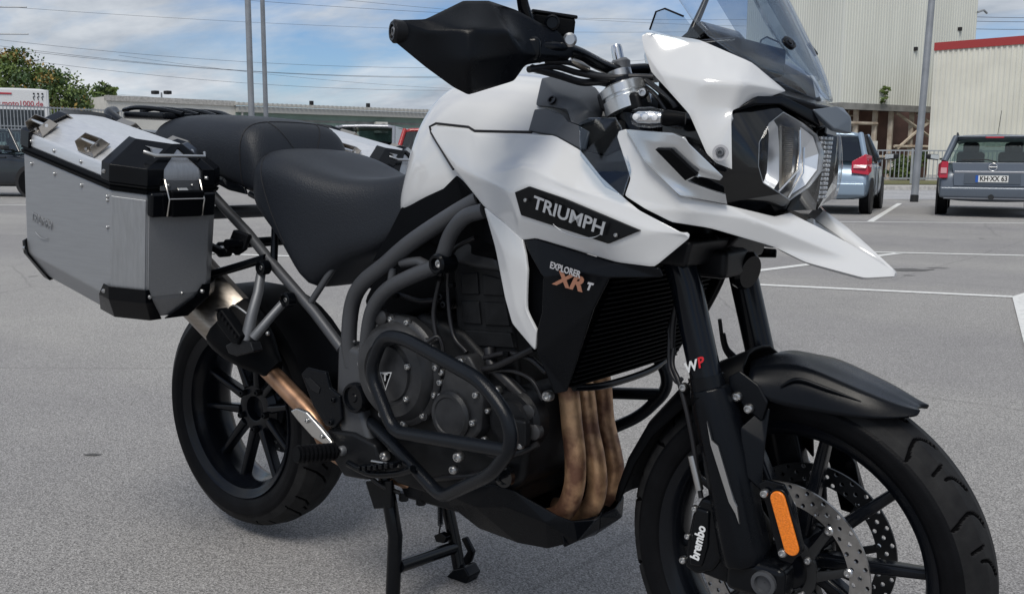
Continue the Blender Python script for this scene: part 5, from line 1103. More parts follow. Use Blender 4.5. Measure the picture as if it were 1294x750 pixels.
# ---------------------------------------------------------------- crash bars
for sg in (1, -1):
    loop = [(0.5543,-0.1400,0.4449), (0.7269,-0.1900,0.3994), (0.8592,-0.2050,0.3338), (1.0399,-0.2680,0.4384), (1.0995,-0.2850,0.5081), (1.0868,-0.2860,0.5609), (1.0190,-0.2800,0.6127), (0.7928,-0.2460,0.6572), (0.7252,-0.2360,0.6523), (0.6783,-0.2290,0.5720), (0.7540,-0.2360,0.4573), (1.0842,-0.2810,0.4939)]
    cb = tube('crash_bar', mir(loop, sg), 0.0138, 'crash_bar', bike, res=16, mode='round', rad=.034, n=7)
    tube('crash_bar_stay', mir([(0.7670,-0.2420,0.6518), (0.6979,-0.2000,0.6307), (0.6244,-0.1700,0.6033)], sg), 0.0110, 'crash_bar', cb, res=14, mode='poly')

# ---------------------------------------------------------------- exhaust
hdrs = ([(1.0606,-0.0750,0.5998), (1.0750,-0.0750,0.5545), (1.0843,-0.0750,0.4924), (1.0937,-0.0750,0.4302), (1.0917,-0.0750,0.3701), (1.0670,-0.0700,0.3171), (1.0157,-0.0600,0.2850), (0.9266,-0.0500,0.2687)],
        [(1.0439,0.0000,0.5932), (1.0605,0.0000,0.5547), (1.0745,0.0000,0.4747), (1.0918,0.0000,0.4118), (1.0977,0.0000,0.3515), (1.0782,0.0000,0.2998), (1.0300,0.0000,0.2658), (0.9525,-0.0000,0.2518)],
        [(1.0415,0.0750,0.5858), (1.0544,0.0750,0.5522), (1.0649,0.0750,0.4741), (1.0847,0.0750,0.4095), (1.0921,0.0750,0.3647), (1.0775,0.0700,0.3127), (1.0296,0.0600,0.2709), (0.9581,0.0500,0.2655)])
for h in hdrs: tube('exhaust_header', h, 0.0212, 'header_pipe', bike, res=20, mode='curve', n=7)
lp = tube('link_pipe', [(.75, -.05, .26), (.60, -.12, .32), (0.4853,-0.1500,0.3378), (0.4245,-0.1600,0.4075), (0.3387,-0.1580,0.4552), (0.2419,-0.1550,0.5038)], 0.0225, 'bronze_pipe', bike, res=18, mode='curve')
hs_ = prism('heat_shield', [(0.3836,-0.2000,0.4290), (0.4086,-0.2020,0.4412), (0.4427,-0.2030,0.4380), (0.4905,-0.2030,0.4099), (0.5243,-0.2030,0.3872), (0.5320,-0.2030,0.3778), (0.5005,-0.2030,0.3734), (0.4632,-0.2030,0.3827), (0.4147,-0.2030,0.4108)], (0, .012, 0), 'heat_shield', lp, bevel=0.004)
for q in ((0.4501,-0.2050,0.4195), (0.5004,-0.2050,0.3921)): bolt(q, RIGHT, .006, 'bolt_steel', hs_)
def can_ring(c, d, u, r, k=1.0):
    w = d.cross(u).normalized(); out = []
    for i in range(20):
        t = 2 * pi * i / 20; rr = r * (1 + .16 * cos(3 * t - .5)); out.append(c + u * cos(t) * rr * k + w * sin(t) * rr * .86)
    return out
cA, cB = V((0.2660,-0.1550,0.5073)), V((-0.0775,-0.1850,0.7320)); dC = (cB - cA).normalized(); uC = (Vector((0, 0, 1)) - dC * dC.z).normalized()
sil = loft('silencer', [can_ring(cA.lerp(cB, t), dC, uC, r) for t, r in ((.34, .066), (.38, .070), (1.0, .076), (1.2, .078), (1.34, .078), (1.36, .070))], 'silencer_steel', bike, smooth=40)
loft('silencer_front', [can_ring(cA.lerp(cB, t), dC, uC, r) for t, r in ((-.03, .026), (.02, .034), (.12, .054), (.24, .069), (.34, .074), (.40, .073))], 'rough_black', sil, smooth=40)
loft('silencer_end_cap', [can_ring(cA.lerp(cB, t), dC, uC, r) for t, r in ((1.34, .080), (1.40, .080), (1.47, .060), (1.47, .03), (1.42, .03))], 'rough_black', sil, smooth=40)
tube('silencer_strap', [(0.1979,-0.2250,0.5933), (0.2075,-0.2350,0.6413), (0.2326,-0.2350,0.6628), (0.2731,-0.2300,0.6479)], 0.0030, 'bolt_steel', sil, res=8, mode='curve')
bolt((0.3277,-0.2150,0.6059), RIGHT, .005, 'bolt_steel', sil)

# ---------------------------------------------------------------- belly pan
for sg in (1, -1):
    panel('skid_plate', [(0.8277,-0.1650,0.3257), (0.9577,-0.1650,0.3725), (0.9993,-0.1550,0.3688), (1.0824,-0.1150,0.3240), (1.1070,-0.0950,0.3114), (1.1213,-0.0400,0.3020), (1.1081,0.0000,0.2953), (1.1081,0.0000,0.2684), (1.0971,0.0000,0.2520), (1.1100,-0.0850,0.2685), (1.0496,-0.1000,0.2424), (0.9836,-0.1100,0.2397), (0.8914,-0.1250,0.2519), (0.8322,-0.1500,0.2944)], [(0.9905,-0.1600,0.3325), (1.0656,-0.1300,0.3098), (0.9134,-0.1650,0.3155)], [(2, 14), (14, 15), (15, 10), (14, 16)], 'matte_black', bike, sg, thick=0.006, bevel=0.003, bevel_angle=5, out=(.2, -sg, -.3))
panel('skid_front', [(1.1081,0.0000,0.2953), (1.0888,0.0500,0.2967), (1.0696,0.1050,0.3083), (1.0884,0.1050,0.2811), (1.0923,0.1000,0.2570), (1.0970,0.0000,0.2554)], [], [], 'matte_black', bike, 1, thick=0.006, bevel=0.003, out=(1, 0, 0))
panel('skid_front', [(1.1081,0.0000,0.2953), (1.0888,0.0500,0.2967), (1.0696,0.1050,0.3083), (1.0884,0.1050,0.2811), (1.0923,0.1000,0.2570), (1.0970,0.0000,0.2554)], [], [], 'matte_black', bike, -1, thick=0.006, bevel=0.003, out=(1, 0, 0))
prism('skid_floor', [(1.085, -.085, .268), (1.04, -.10, .256), (.92, -.115, .268), (.84, -.13, .315), (.84, .13, .315), (.92, .115, .268), (1.04, .10, .256), (1.085, .085, .268)], (0, 0, .006), 'matte_black', bike, bevel=0.001)

# ---------------------------------------------------------------- centre stand
cs_ = tube('centre_stand', [(0.6163,-0.1250,0.3144), (0.6410,-0.1300,0.2350), (0.6564,-0.1320,0.1786), (0.6530,-0.1350,0.0691), (0.655, -.140, .012)], 0.0165, 'satin_black', bike, res=14, mode='poly')
tube('stand_leg', [(0.5805,0.1000,0.2421), (0.6018,0.1000,0.1803), (0.6241,0.1050,0.0871), (0.6498,0.1000,0.0001)], 0.0155, 'satin_black', cs_, res=14, mode='poly')
tube('stand_cross_tube', [(0.6605,-0.1250,0.1051), (0.6286,0.1000,0.0695)], 0.0150, 'satin_black', cs_, res=14, mode='poly')
slab('stand_plate', [(0.5735,-0.1400,0.2886), (0.6560,-0.1400,0.3086), (0.6559,-0.1400,0.2450), (0.6011,-0.1400,0.2301)], -.145, -.135, 'satin_black', cs_, bevel=0.003)
prism('stand_foot', [(0.6141,0.0850,-0.0070), (0.6371,0.0850,0.0199), (0.6725,0.0850,0.0360), (0.6903,0.0850,0.0169), (0.6781,0.0850,-0.0088), (0.6477,0.0850,-0.0197)], (0, .045, 0), 'satin_black', cs_, bevel=0.004)
prism('stand_foot', [(0.62, -.165, .0), (0.69, -.165, .0), (0.70, -.165, .03), (0.64, -.165, .035)], (0, .05, 0), 'satin_black', cs_, bevel=0.004)
prism('stand_tang', [(0.6144,0.1400,0.0757), (0.6299,0.1400,0.0839), (0.6560,0.1400,0.0518), (0.6461,0.1400,0.0224), (0.6257,0.1400,0.0022), (0.6202,0.1400,0.0235), (0.6355,0.1400,0.0483)], (0, .012, 0), 'satin_black', cs_, bevel=0.003)
sp_path = []
a, b = V((0.6092,0.0700,0.1924)), V((0.6096,0.0700,0.1305))
for k in range(14 * 8 + 1):
    t = k / (14 * 8); an = 2 * pi * 14 * t
    sp_path.append(a.lerp(b, t) + Vector((cos(an), sin(an), 0)) * .0062)
v, f = sweep(sp_path, .0014, 5); mesh_obj('stand_spring', v, f, 'dark_casting', cs_, smooth=60)
tube('spring_hook', [(0.6096,0.0700,0.1305), (0.6059,0.0700,0.1114), (0.6152,0.0800,0.0905)], .002, 'dark_casting', cs_, res=6, mode='poly')
slab('spring_lug', [(0.5872,0.0850,0.0980), (0.6105,0.0850,0.1121), (0.6312,0.0850,0.1053), (0.6211,0.0850,0.0865), (0.5951,0.0850,0.0837)], .07, .085, 'satin_black', cs_, bevel=0.002)

# ---------------------------------------------------------------- panniers
TA, TH = radians(11.3), radians(5.5)
AD, HD = Vector((cos(TA), 0, -sin(TA))), Vector((sin(TH), 0, cos(TH)))
def pannier(sg):
    O = Vector((.131, 0, .936))
    L = lambda a, s, h: Vector((O.x + AD.x * a + HD.x * h, -s * sg, O.z + AD.z * a + HD.z * h))
    so, si, ar, af, c = (.470, .215, -.425, .045, .050) if sg == 1 else (.545, .300, -.425, .045, .050)
    def ring(h, g=0.0, sh=0.0):
        return [L(ar + g, so - .03 - g - sh, h), L(ar + .03 + g, so - g - sh, h), L(af - c - g, so - g - sh, h), L(af - g, so - c * 1.15 - g - sh, h), L(af - g, si + .035 + g + sh * .8, h), L(af - .03 - g, si + g + sh * .8, h), L(ar + .03 + g, si + g + sh * .8, h), L(ar + g, si + .03 + g + sh * .8, h)]
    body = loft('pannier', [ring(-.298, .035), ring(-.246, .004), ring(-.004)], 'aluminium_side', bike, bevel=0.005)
    # chamfer panel and front panel are brushed the other way
    r0, r1 = ring(-.242, .003), ring(-.012)
    def sheet(name, i, j, m, mar=0.006):
        a, b, c2, d2 = r0[i], r0[j], r1[j], r1[i]; n = (b - a).cross(d2 - a).normalized(); cen = (a + b + c2 + d2) / 4
        if n.dot(cen - L(-.17, (so + si) / 2, -.1)) < 0: n = -n
        q = [p + (cen - p).normalized() * mar for p in (a, b, c2, d2)]
        return prism(name, [p + n * .0022 for p in q], -n * .003, m, body, bevel=0.0012)
    sheet('corner_sheet', 2, 3, 'aluminium'); sheet('front_sheet', 3, 4, 'aluminium_side')
    # gasket between body and lid, two lips
    loft('lid_gasket', [ring(-.004, -.003), ring(.003, -.005), ring(.005, -.001), ring(.007, -.001), ring(.009, -.005), ring(.016, -.003)], 'rough_black', body, smooth=30)
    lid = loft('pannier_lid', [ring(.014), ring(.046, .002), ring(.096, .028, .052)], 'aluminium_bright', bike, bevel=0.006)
    lid.parent = body
    n_up = HD
    # plastic corner caps on the lid
    def cap(name, pts, m='satin_black', t=.006):
        o = panel(name, pts, [], [], m, body, 1, thick=t, bevel=0.002, out=pts[0] - L(-.17, (so + si) / 2, -.05))
        return o
    def corner(i_list, name='corner_cap'):
        rA, rB, rC = ring(.014, -.004), ring(.050, -.003), ring(.1005, .024, .050)
        rings = [[r[i] for i in i_list] for r in (rA, rB, rC)]
        cen = L(-.17, (so + si) / 2, .03)
        # ends slid along the neighbouring walls
        for r in rings:
            r[0] = r[1] + (r[0] - r[1]).normalized() * min(.032, (r[0] - r[1]).length * .8); r[-1] = r[-2] + (r[-1] - r[-2]).normalized() * min(.040, (r[-1] - r[-2]).length * .8)
        k_ = len(i_list); verts = [p for r in rings for p in r] + [p + (cen - p).normalized() * .05 for p in rings[2]]
        faces = []
        for a in range(3):
            for q in range(k_ - 1): faces.append((a * k_ + q, a * k_ + q + 1, (a + 1) * k_ + q + 1, (a + 1) * k_ + q))
        o = mesh_obj(name, verts, faces, 'satin_black', body, solid=0.006, bevel=0.004, offset=0)
        for r_ in (rings[0],):
            pa = rings[0][0].lerp(rings[1][0], .5).lerp(rings[0][1].lerp(rings[1][1], .5), .3)
            n = (pa - cen); bolt(pa + n.normalized() * .004, n, .005, 'bolt_steel', o)
        return o
    corner([1, 2, 3, 4]); corner([0 - 8, 1, 2][::1] if False else [7, 0, 1, 2]); corner([3, 4, 5, 6]); corner([5, 6, 7, 0])
    # bottom corner guards
    for il in ([1, 2, 3, 4], [7, 0, 1, 2], [3, 4, 5, 6]):
        rA, rB, rC = ring(-.218, -.003), ring(-.248, -.001), ring(-.302, .032)
        rs = [[r[i] for i in il] for r in (rA, rB, rC)]
        for q, r in enumerate(rs):
            r[0] = r[1] + (r[0] - r[1]).normalized() * (.022 + .02 * q); r[-1] = r[-2] + (r[-1] - r[-2]).normalized() * (.010 + .01 * q)
        verts = [p for r in rs for p in r]; k_ = 4
        faces = [(a * k_ + q, a * k_ + q + 1, (a + 1) * k_ + q + 1, (a + 1) * k_ + q) for a in range(2) for q in range(3)] + [(8, 9, 10, 11)]
        o = mesh_obj('corner_guard', verts, faces, 'satin_black', body, solid=0.003, bevel=0.002, offset=0)
        cen = L(-.17, (so + si) / 2, -.1)
        for p in (rs[0][1].lerp(rs[1][0], .5), rs[0][2].lerp(rs[1][3], .5)): bolt(p + (p - cen).normalized() * .003, Vector((0, -sg, 0)) if p is None else (p - cen) * Vector((1, 1, .2)), .0048, 'bolt_steel', o)
    # rivets along lid and body
    for a in (-.36, -.25, -.13, -.02):
        bolt(L(a, so - .0005, .030), S(sg), .0048, 'bolt_steel', body, socket=False, name='rivet'); bolt(L(a + .004, so + .001, -.022), S(sg), .0048, 'bolt_steel', body, socket=False, name='rivet')
    for h, a in ((-.09, -.016), (-.03, -.016)): bolt(L(a, so + .001, h), S(sg), .004, 'bolt_steel', body, socket=False, name='rivet')
    bolt(L(af + .001, so - .15, -.235), AD, .0045, 'bolt_steel', body, socket=False, name='rivet')
    # strap brackets on the lid slope
    for a, o_s in ((-.345, 1), (-.115, 1), (-.345, -1), (-.115, -1)):
        q0, q1 = (L(a, so - .005, .048), L(a, so - .055, .088)) if o_s == 1 else (L(a, si + .005, .048), L(a, si + .048, .088)); n = AD.cross(q1 - q0).normalized()
        if n.z < 0: n = -n
        def U(da, t, h): return q0.lerp(q1, t) + AD * da + n * h
        b1 = prism('strap_bracket', [U(-.035, .0, .002), U(.035, .0, .002), U(.035, .75, .002), U(-.035, .75, .002)], n * .002, 'bracket_steel', body, bevel=0)
        for da in (-.033, .033): prism('bracket_ear', [U(da, .0, .002), U(da, .75, .002), U(da, .60, .026), U(da, .1, .026)], AD * .002, 'bracket_steel', b1, bevel=0)
        prism('bracket_back', [U(-.033, .72, .002), U(.033, .72, .002), U(.033, .60, .026), U(-.033, .60, .026)], AD.cross(n) * .002, 'bracket_steel', b1, bevel=0)
        tube('bracket_pin', [U(-.034, .35, .020), U(.038, .35, .020)], .0042, 'chrome', b1, res=10, mode='poly')
        bolt(U(-.012, .18, .005), n, .005, 'bolt_steel', b1, socket=False)
    # front strap, carrying rod and latch
    L0 = L; L = lambda a, s, h: L0(a, s + so - .47, h)
    st = loft('lid_strap', [[L(af + .003 + e, s_, h) for s_ in (.390, .285)] + [L(af - .004 + e, s_, h) for s_ in (.285, .390)] for h, e in ((.018, 0), (.048, 0), (.091, -.024), (.094, -.07))], 'aluminium', body, smooth=30)
    tube('lid_rod', [L(af - .012, .415, .086), L(af + .008, .400, .082), L(af + .008, .275, .082), L(af - .012, .262, .086)], .004, 'bolt_steel', st, res=8, mode='poly')
    lt = prism('latch', [L(af + .001, .415, -.052), L(af + .001, .250, -.052), L(af + .001, .250, .002), L(af + .001, .415, .002)], AD * .020, 'satin_black', body, bevel=0.006)
    prism('latch_lever', [L(af + .020, .370, -.050), L(af + .020, .292, -.050), L(af + .022, .288, .010), L(af + .022, .374, .010)], AD * .012, 'rough_black', lt, bevel=0.005)
    prism('latch_plate', [L(af + .003, .385, .004), L(af + .003, .285, .004), L(af + .002, .285, .028), L(af + .002, .385, .028)], AD * .004, 'hanger_grey', lt, bevel=0.001)
    prism('latch_tab', [L(af + .030, .350, -.004), L(af + .030, .318, -.004), L(af + .010, .322, .012), L(af + .010, .346, .012)], AD * .003, 'heat_shield', lt, bevel=0.001)
    for s_ in (.379, .290): tube('latch_wire', [L(af + .026, s_, -.048), L(af + .034, s_, -.01), L(af + .014, s_, .030), L(af + .008, s_, .030)], .0020, 'steel_wire', lt, res=6, mode='poly')
    tube('latch_wire', [L(af + .034, .379, -.008), L(af + .034, .290, -.008)], .0020, 'steel_wire', lt, res=6, mode='poly')
    for s_ in (.365, .305): bolt(L(af + .007, s_, .016), AD, .004, 'bolt_steel', lt)
    L = L0
    # pressed name on the side
    xd = AD if sg == 1 else -AD
    text_mesh('pressed_lettering', 'TRIUMPH', L(-.31, so + .0002, -.150), xd, HD, .030, 'aluminium_side', body, .0008, 0, fit=.095)
    tube('pressed_swoosh', [L(-.31 + t * .05, so + .0004, -.170 - .020 * (1 - (t * 1.0) ** 2)) for t in (-.6, -.3, 0, .3, .6)], .0010, 'aluminium_side', body, res=6, mode='curve')
    return body
pannier(1); pannier(-1)
for sg in (1, -1):
    # slotted carrier rail between subframe and pannier
    tube('carrier_rail', mir([(.15, -.205, .78), (-.05, -.205, .83), (-.28, -.205, .90)], sg), .010, 'satin_black', bike, res=12, mode='poly')
tube('rear_cross_tube', [(-.1, -.20, .86), (-.1, .20, .86)], .018, 'frame_grey', bike, res=14, mode='poly')
tube('rear_cross_tube', [(.16, -.20, .80), (.16, .20, .80)], .012, 'satin_black', bike, res=14, mode='poly')

# ================================================================ BEHIND THE MOTORCYCLE
mat('cladding_cream', (0.70, 0.69, 0.62), 0.65, noise_amt=0.05, noise_scale=0.8, rough_var=0.05)
mat('cladding_grey', (0.62, 0.63, 0.58), 0.65, noise_amt=0.07, noise_scale=0.5, stretch=(1, 1, .15), detail=8)
mat('red_trim', (0.36, 0.045, 0.045), 0.5)
mat('rust_wall', (0.34, 0.19, 0.145), 0.85, color2=(0.22, 0.13, 0.10), noise_scale=1.2, detail=8)
mat('old_steel', (0.62, 0.56, 0.47), 0.75, color2=(0.40, 0.32, 0.25), noise_scale=3, detail=8)
mat('beam_grey', (0.24, 0.24, 0.23), 0.7, noise_amt=0.2, noise_scale=2)
mat('dark_hole', (0.02, 0.02, 0.022), 0.9)
mat('galvanised', (0.36, 0.38, 0.40), 0.55, metal=0.4, noise_amt=0.1, noise_scale=4)
mat('pole_grey', (0.25, 0.265, 0.285), 0.5, metal=0.3, noise_amt=0.12, noise_scale=3)
mat('plaster_white', (0.62, 0.61, 0.57), 0.8, noise_amt=0.05, noise_scale=1.5)
mat('green_cladding', (0.24, 0.33, 0.29), 0.7, noise_amt=0.06, noise_scale=1)
mat('eave_grey', (0.40, 0.40, 0.38), 0.7)
mat('wire', (0.055, 0.06, 0.07), 0.6)
mat('bark', (0.10, 0.08, 0.06), 0.9, noise_amt=0.3, noise_scale=8)
mat('leaf_green', (0.11, 0.16, 0.04), 0.6, noise_amt=0.35, noise_scale=1.2)
mat('leaf_yellow', (0.30, 0.20, 0.05), 0.6, noise_amt=0.3, noise_scale=1.2)
mat('leaf_dark', (0.045, 0.085, 0.028), 0.6, noise_amt=0.3, noise_scale=1.2)
mat('estate_grey', (0.105, 0.125, 0.155), 0.32, metal=0.35, coat=0.4, noise_amt=.02)
mat('pale_blue_paint', (0.27, 0.35, 0.44), 0.30, metal=0.45, coat=0.4)
mat('black_paint', (0.012, 0.016, 0.022), 0.18, coat=0.6)
mat('red_paint', (0.34, 0.025, 0.025), 0.25, coat=0.5)
mat('silver_car', (0.36, 0.37, 0.40), 0.3, metal=0.5, coat=0.4)
mat('van_white', (0.68, 0.69, 0.70), 0.35, coat=0.3)
mat('car_trim', (0.018, 0.019, 0.021), 0.55)
mat('tail_red', (0.42, 0.012, 0.03), 0.14, coat=0.6)
mat('tail_pink', (0.60, 0.30, 0.32), 0.16, coat=0.6)
mat('plate_white', (0.72, 0.72, 0.70), 0.4)
mat('plate_blue', (0.02, 0.10, 0.42), 0.4)
mat('text_black', (0.01, 0.01, 0.01), 0.5)
mat('text_red', (0.40, 0.07, 0.09), 0.5)
mat('interior', (0.045, 0.047, 0.05), 0.8)

def frame_xy(A, B):
    A, B = V(A), V(B); d = B - A; d.z = 0; L = d.length; d.normalize(); n = Vector((d.y, -d.x, 0))
    if n.dot(V((2.1086,-1.5870,1.0167)) - A) < 0: n = -n
    return A, d, n, L
def cladding(name, A, B, z0, z1, pitch, depth, m, parent, z1b=None):
    """ribbed metal sheet standing between two points on the ground"""
    A, d, n, L = frame_xy(A, B); verts, faces = [], []
    k = int(L / pitch); prof = []
    for i in range(k):
        u = i * pitch
        for f, h in ((0, 0), (.45, 0), (.55, 1), (.9, 1)): prof.append((u + f * pitch, h * depth))
    prof.append((L, 0))
    for u, h in prof:
        p = A + d * u + n * h; zt = z1 if z1b is None else z1 + (z1b - z1) * u / L
        verts += [(p.x, p.y, z0), (p.x, p.y, zt)]
    for i in range(len(prof) - 1): faces.append((2 * i, 2 * i + 2, 2 * i + 3, 2 * i + 1))
    return mesh_obj(name, verts, faces, m, parent, recalc=False)
def bar_box(name, A, B, z0, z1, thick, m, parent, out=0.0):
    """upright slab along a ground line"""
    A, d, n, L = frame_xy(A, B); A = A + n * out; Bp = A + d * L
    v = []
    for p in (A, Bp):
        for t in (0, -thick):
            q = p + n * t; v += [(q.x, q.y, z0), (q.x, q.y, z1)]
    f = [(0, 1, 3, 2), (4, 6, 7, 5), (0, 4, 5, 1), (2, 3, 7, 6), (0, 2, 6, 4), (1, 5, 7, 3)]
    return mesh_obj(name, v, f, m, parent)

# ---------------------------------------------------------------- road, kerb, verge
rA, rB = V((-7.455,22.633,0.000)), V((-2.825,27.171,0.000))
rd_ = (rB - rA).normalized(); rn = Vector((-rd_.y, rd_.x, 0))
def band(name, d0, d1, z, m): return flat(name, [rA + rn * d0 - rd_ * 12, rA + rn * d0 + rd_ * 60, rA + rn * d1 + rd_ * 60, rA + rn * d1 - rd_ * 12], z, m)
band('road', 0, 7.6, 0.006, 'road_asphalt')
kb = tag(bar_box('kerb', rA + rn * 7.6 - rd_ * 12, rA + rn * 7.6 + rd_ * 60, 0, .13, .3, 'kerb_stone', None), kind='structure')
band('pavement', 7.9, 9.6, .128, 'kerb_stone')
band('grass_verge', 9.6, 16, .15, 'grass')

# ---------------------------------------------------------------- railing
fa, fb = rA + rn * 10.6 + rd_ * 1.0, rA + rn * 10.6 + rd_ * 40
fence = empty('railing_fence', fa)
tag(fence, 'grey metal railing with vertical bars in front of the industrial buildings', 'fence')
def fparent(o): o.parent = fence; o.matrix_parent_inverse = Matrix.Translation(-V(fa)); return o
for z0, z1 in ((.32, .37), (1.36, 1.41)): fparent(bar_box('rail', fa, fb, z0, z1, .05, 'galvanised', None))
u = 0.0; k = 0
me_b = None
while u < 22:
    p = fa + rd_ * u
    if k % 16 == 0: fparent(box('post', (p.x, p.y, .78), (.07, .07, 1.35), 'galvanised', None, bevel=0))
    else:
        if me_b is None: b0 = box('baluster', (0, 0, .86), (.028, .028, 1.02), 'galvanised', None, bevel=0); me_b = b0.data; COL.objects.unlink(b0)
        o = bpy.data.objects.new('baluster', me_b); o.location = (p.x, p.y, 0); COL.objects.link(o); fparent(o)
    u += .17; k += 1

# ---------------------------------------------------------------- ribbed hall with red edge
hall = empty('cream_hall', (-10.466,47.224,-0.078))
hall.location.z = 0
tag(hall, 'cream ribbed metal hall with a dark red roof edge behind the grey estate car', 'building')
HI = Matrix.Translation(-hall.location)
def hp_(o): o.parent = hall; o.matrix_parent_inverse = HI; return o
hA, hB = V((-10.526,47.177,-0.079)), V((-2.379,46.097,0.100)); hA.z = hB.z = 0
hp_(cladding('wall', hA, hB, .05, 6.15, .235, .045, 'cladding_cream', None))
hp_(bar_box('roof_edge', hA, hB, 6.12, 6.48, .5, 'red_trim', None, out=.08))
hp_(bar_box('plinth', hA, hB, 0, .35, .2, 'kerb_stone', None, out=.07))
_, hd_, hn, hL = frame_xy(hA, hB)
hp_(cladding('wall', hA - hn * 20, hA, .05, 6.15, .235, .045, 'cladding_cream', None))
rf = [hA + Vector((0, 0, 6.3)), hB + Vector((0, 0, 6.3)), hB - hn * 20 + Vector((0, 0, 6.3)), hA - hn * 20 + Vector((0, 0, 6.3))]
hp_(mesh_obj('roof', rf, [(0, 1, 2, 3)], 'beam_grey', None))

# ---------------------------------------------------------------- tall clad tower on open steelwork
tC, tR, tL = V((-14.820,47.122,3.808)), V((-10.883,56.541,3.789)), V((-22.122,51.825,4.520))
tower = empty('clad_tower', (tC.x, tC.y, 0))
tag(tower, 'tall pale grey ribbed tower block standing on open rusty steelwork', 'building')
TI = Matrix.Translation(-tower.location)
def tp(o): o.parent = tower; o.matrix_parent_inverse = TI; return o
for p in (tC, tR, tL): p.z = 0
ZB = 3.85
tp(cladding('wall', tC, tR, ZB, 17, .20, .035, 'cladding_grey', None)); tp(cladding('wall', tL, tC, ZB, 17, .20, .035, 'cladding_grey', None))
_, td, tn, tLen = frame_xy(tC, tR); _, td2, tn2, tLen2 = frame_xy(tL, tC)
back = tC - tn * 14
tp(cladding('wall', tR, tR - tn * 14, ZB, 17, .20, .035, 'cladding_grey', None))
tp(mesh_obj('roof', [tC + Vector((0, 0, 17)), tR + Vector((0, 0, 17)), tR - tn * 14 + Vector((0, 0, 17)), tL + Vector((0, 0, 17))], [(0, 1, 2, 3)], 'beam_grey', None))
tp(mesh_obj('floor_slab', [tC + Vector((0, 0, ZB + .02)), tR + Vector((0, 0, ZB + .02)), tR - tn * 14 + Vector((0, 0, ZB + .02)), tL + Vector((0, 0, ZB + .02))], [(0, 1, 2, 3)], 'dark_hole', None))
for a, b in ((tC, tR), (tL, tC)): tp(bar_box('edge_beam', a, b, ZB - .30, ZB + .02, .3, 'beam_grey', None, out=.06))
# small vents, wall seam
for t, z in ((.52, 9.0), (.86, 11.0)):
    p = tC + td * tLen * t + tn * .06; tp(box('vent', (p.x, p.y, z * .62 + 1.2), (.18, .18, .18), 'dark_hole', None, bevel=0))
p = tR + tn * .1 - td * .1; tp(tube('wall_lamp', [(p.x, p.y, 9.0), (p.x + td.x * .5, p.y + td.y * .5, 9.15), (p.x + td.x * .8, p.y + td.y * .8, 9.0)], .06, 'galvanised', None, res=6, mode='poly'))
# steelwork below
bk0, bk1 = tC - tn * 4 + td * 1.0, tR - tn * 4
rw = tp(bar_box('back_wall', tC - tn * 5 + td * 3.2, tR - tn * 5 + td * 14, 0, ZB + .5, .2, 'rust_wall', None))
tp(bar_box('back_wall', tL - tn * 6 - td * 6, tC - tn * 6 + td * 8, 0, ZB + .5, .2, 'dark_hole', None))
for t in (.02, .16, .30, .42, .58, .80, .98):
    q = tC + td * tLen * t - tn * .4; tp(box('column', (q.x, q.y, ZB / 2 - .1), (.22, .22, ZB - .2), 'old_steel', None, bevel=0))
for t0, z0, t1, z1 in ((.44, 3.5, .80, 1.9), (.46, 1.6, .66, 2.9), (.44, 1.2, .62, .4), (.60, 3.5, .80, 2.6), (.78, 3.5, .62, 2.6), (.44, 1.75, .82, 1.75), (.0, 1.2, .42, 1.2), (.02, 2.9, .30, 2.9)):
    a = tC + td * tLen * t0 - tn * .25; b = tC + td * tLen * t1 - tn * .25
    tp(tube('brace', [(a.x, a.y, z0), (b.x, b.y, z1)], .085, 'old_steel', None, res=6, mode='poly'))
for i in range(7):
    q = tC + td * (-.6 + i * .45) - tn * .9; tp(tube('grid_upright', [(q.x, q.y, .6), (q.x, q.y, ZB - .3)], .05, 'old_steel', None, res=5, mode='poly'))
for z in (1.0, 1.6, 2.2, 2.8, 3.3):
    a = tC - td * .8 - tn * .95; b = tC + td * 2.4 - tn * .95; tp(tube('grid_rail', [(a.x, a.y, z), (b.x, b.y, z)], .045, 'old_steel', None, res=5, mode='poly'))
q = tC + td * 2.6 - tn * .1; tp(box('sign_board', (q.x, q.y, 1.75), (.55, .06, .5), 'plaster_white', None, bevel=0))
q = tC + td * 4.4 - tn * .0; tp(box('sign_board', (q.x, q.y, .75), (.5, .06, .45), 'plaster_white', None, bevel=0))

# ---------------------------------------------------------------- lamp posts
def post(name, base, top, r0, r1, label, group=None, band_=False, h_extra=1.9):
    b, t = V(base), V(top); t = b + (t - b) * h_extra
    o = tube(name, [b, b.lerp(t, .5), t], [r0, (r0 + r1) / 2, r1], 'pole_grey', None, res=16, mode='poly')
    o['label'] = label; o['category'] = 'lamp post'
    if group: o['group'] = group
    if band_: tube('base_band', [b, b + (t - b).normalized() * .17], r0 * 1.12, 'text_black', o, res=16, mode='poly')
    tube('lamp_arm', [t, t + Vector((-.6, .3, .25)), t + Vector((-1.4, .7, .3))], .05, 'pole_grey', o, res=8)
    return o
post('lamp_post', (-4.632,23.459,0.000), (-4.669,24.016,4.923), .088, .075, 'leaning grey lamp post with black base band left of the grey estate car', None, True, 1.7)
b_ = V((-22.722,17.348,0.003)); b_.z = 0; post('lamp_post', b_, b_ + Vector((0, 0, 5.2)), .098, .085, 'thicker left post of the pair of grey poles behind the seat', None, False, 1.9)
b_ = V((-23.186,18.261,-0.029)); b_.z = 0; post('lamp_post', b_, b_ + Vector((0, 0, 5.2)), .078, .066, 'thinner right post of the pair of grey poles behind the seat', None, False, 1.9)
b_ = V((-61.173,38.828,0.617)); b_.z = 0
dl = tube('floodlight_mast', [b_, b_ + Vector((0, 0, 5.6))], .06, 'pole_grey', None, res=8, mode='poly'); tag(dl, 'thin mast with two floodlights above the white wall', 'lamp post')
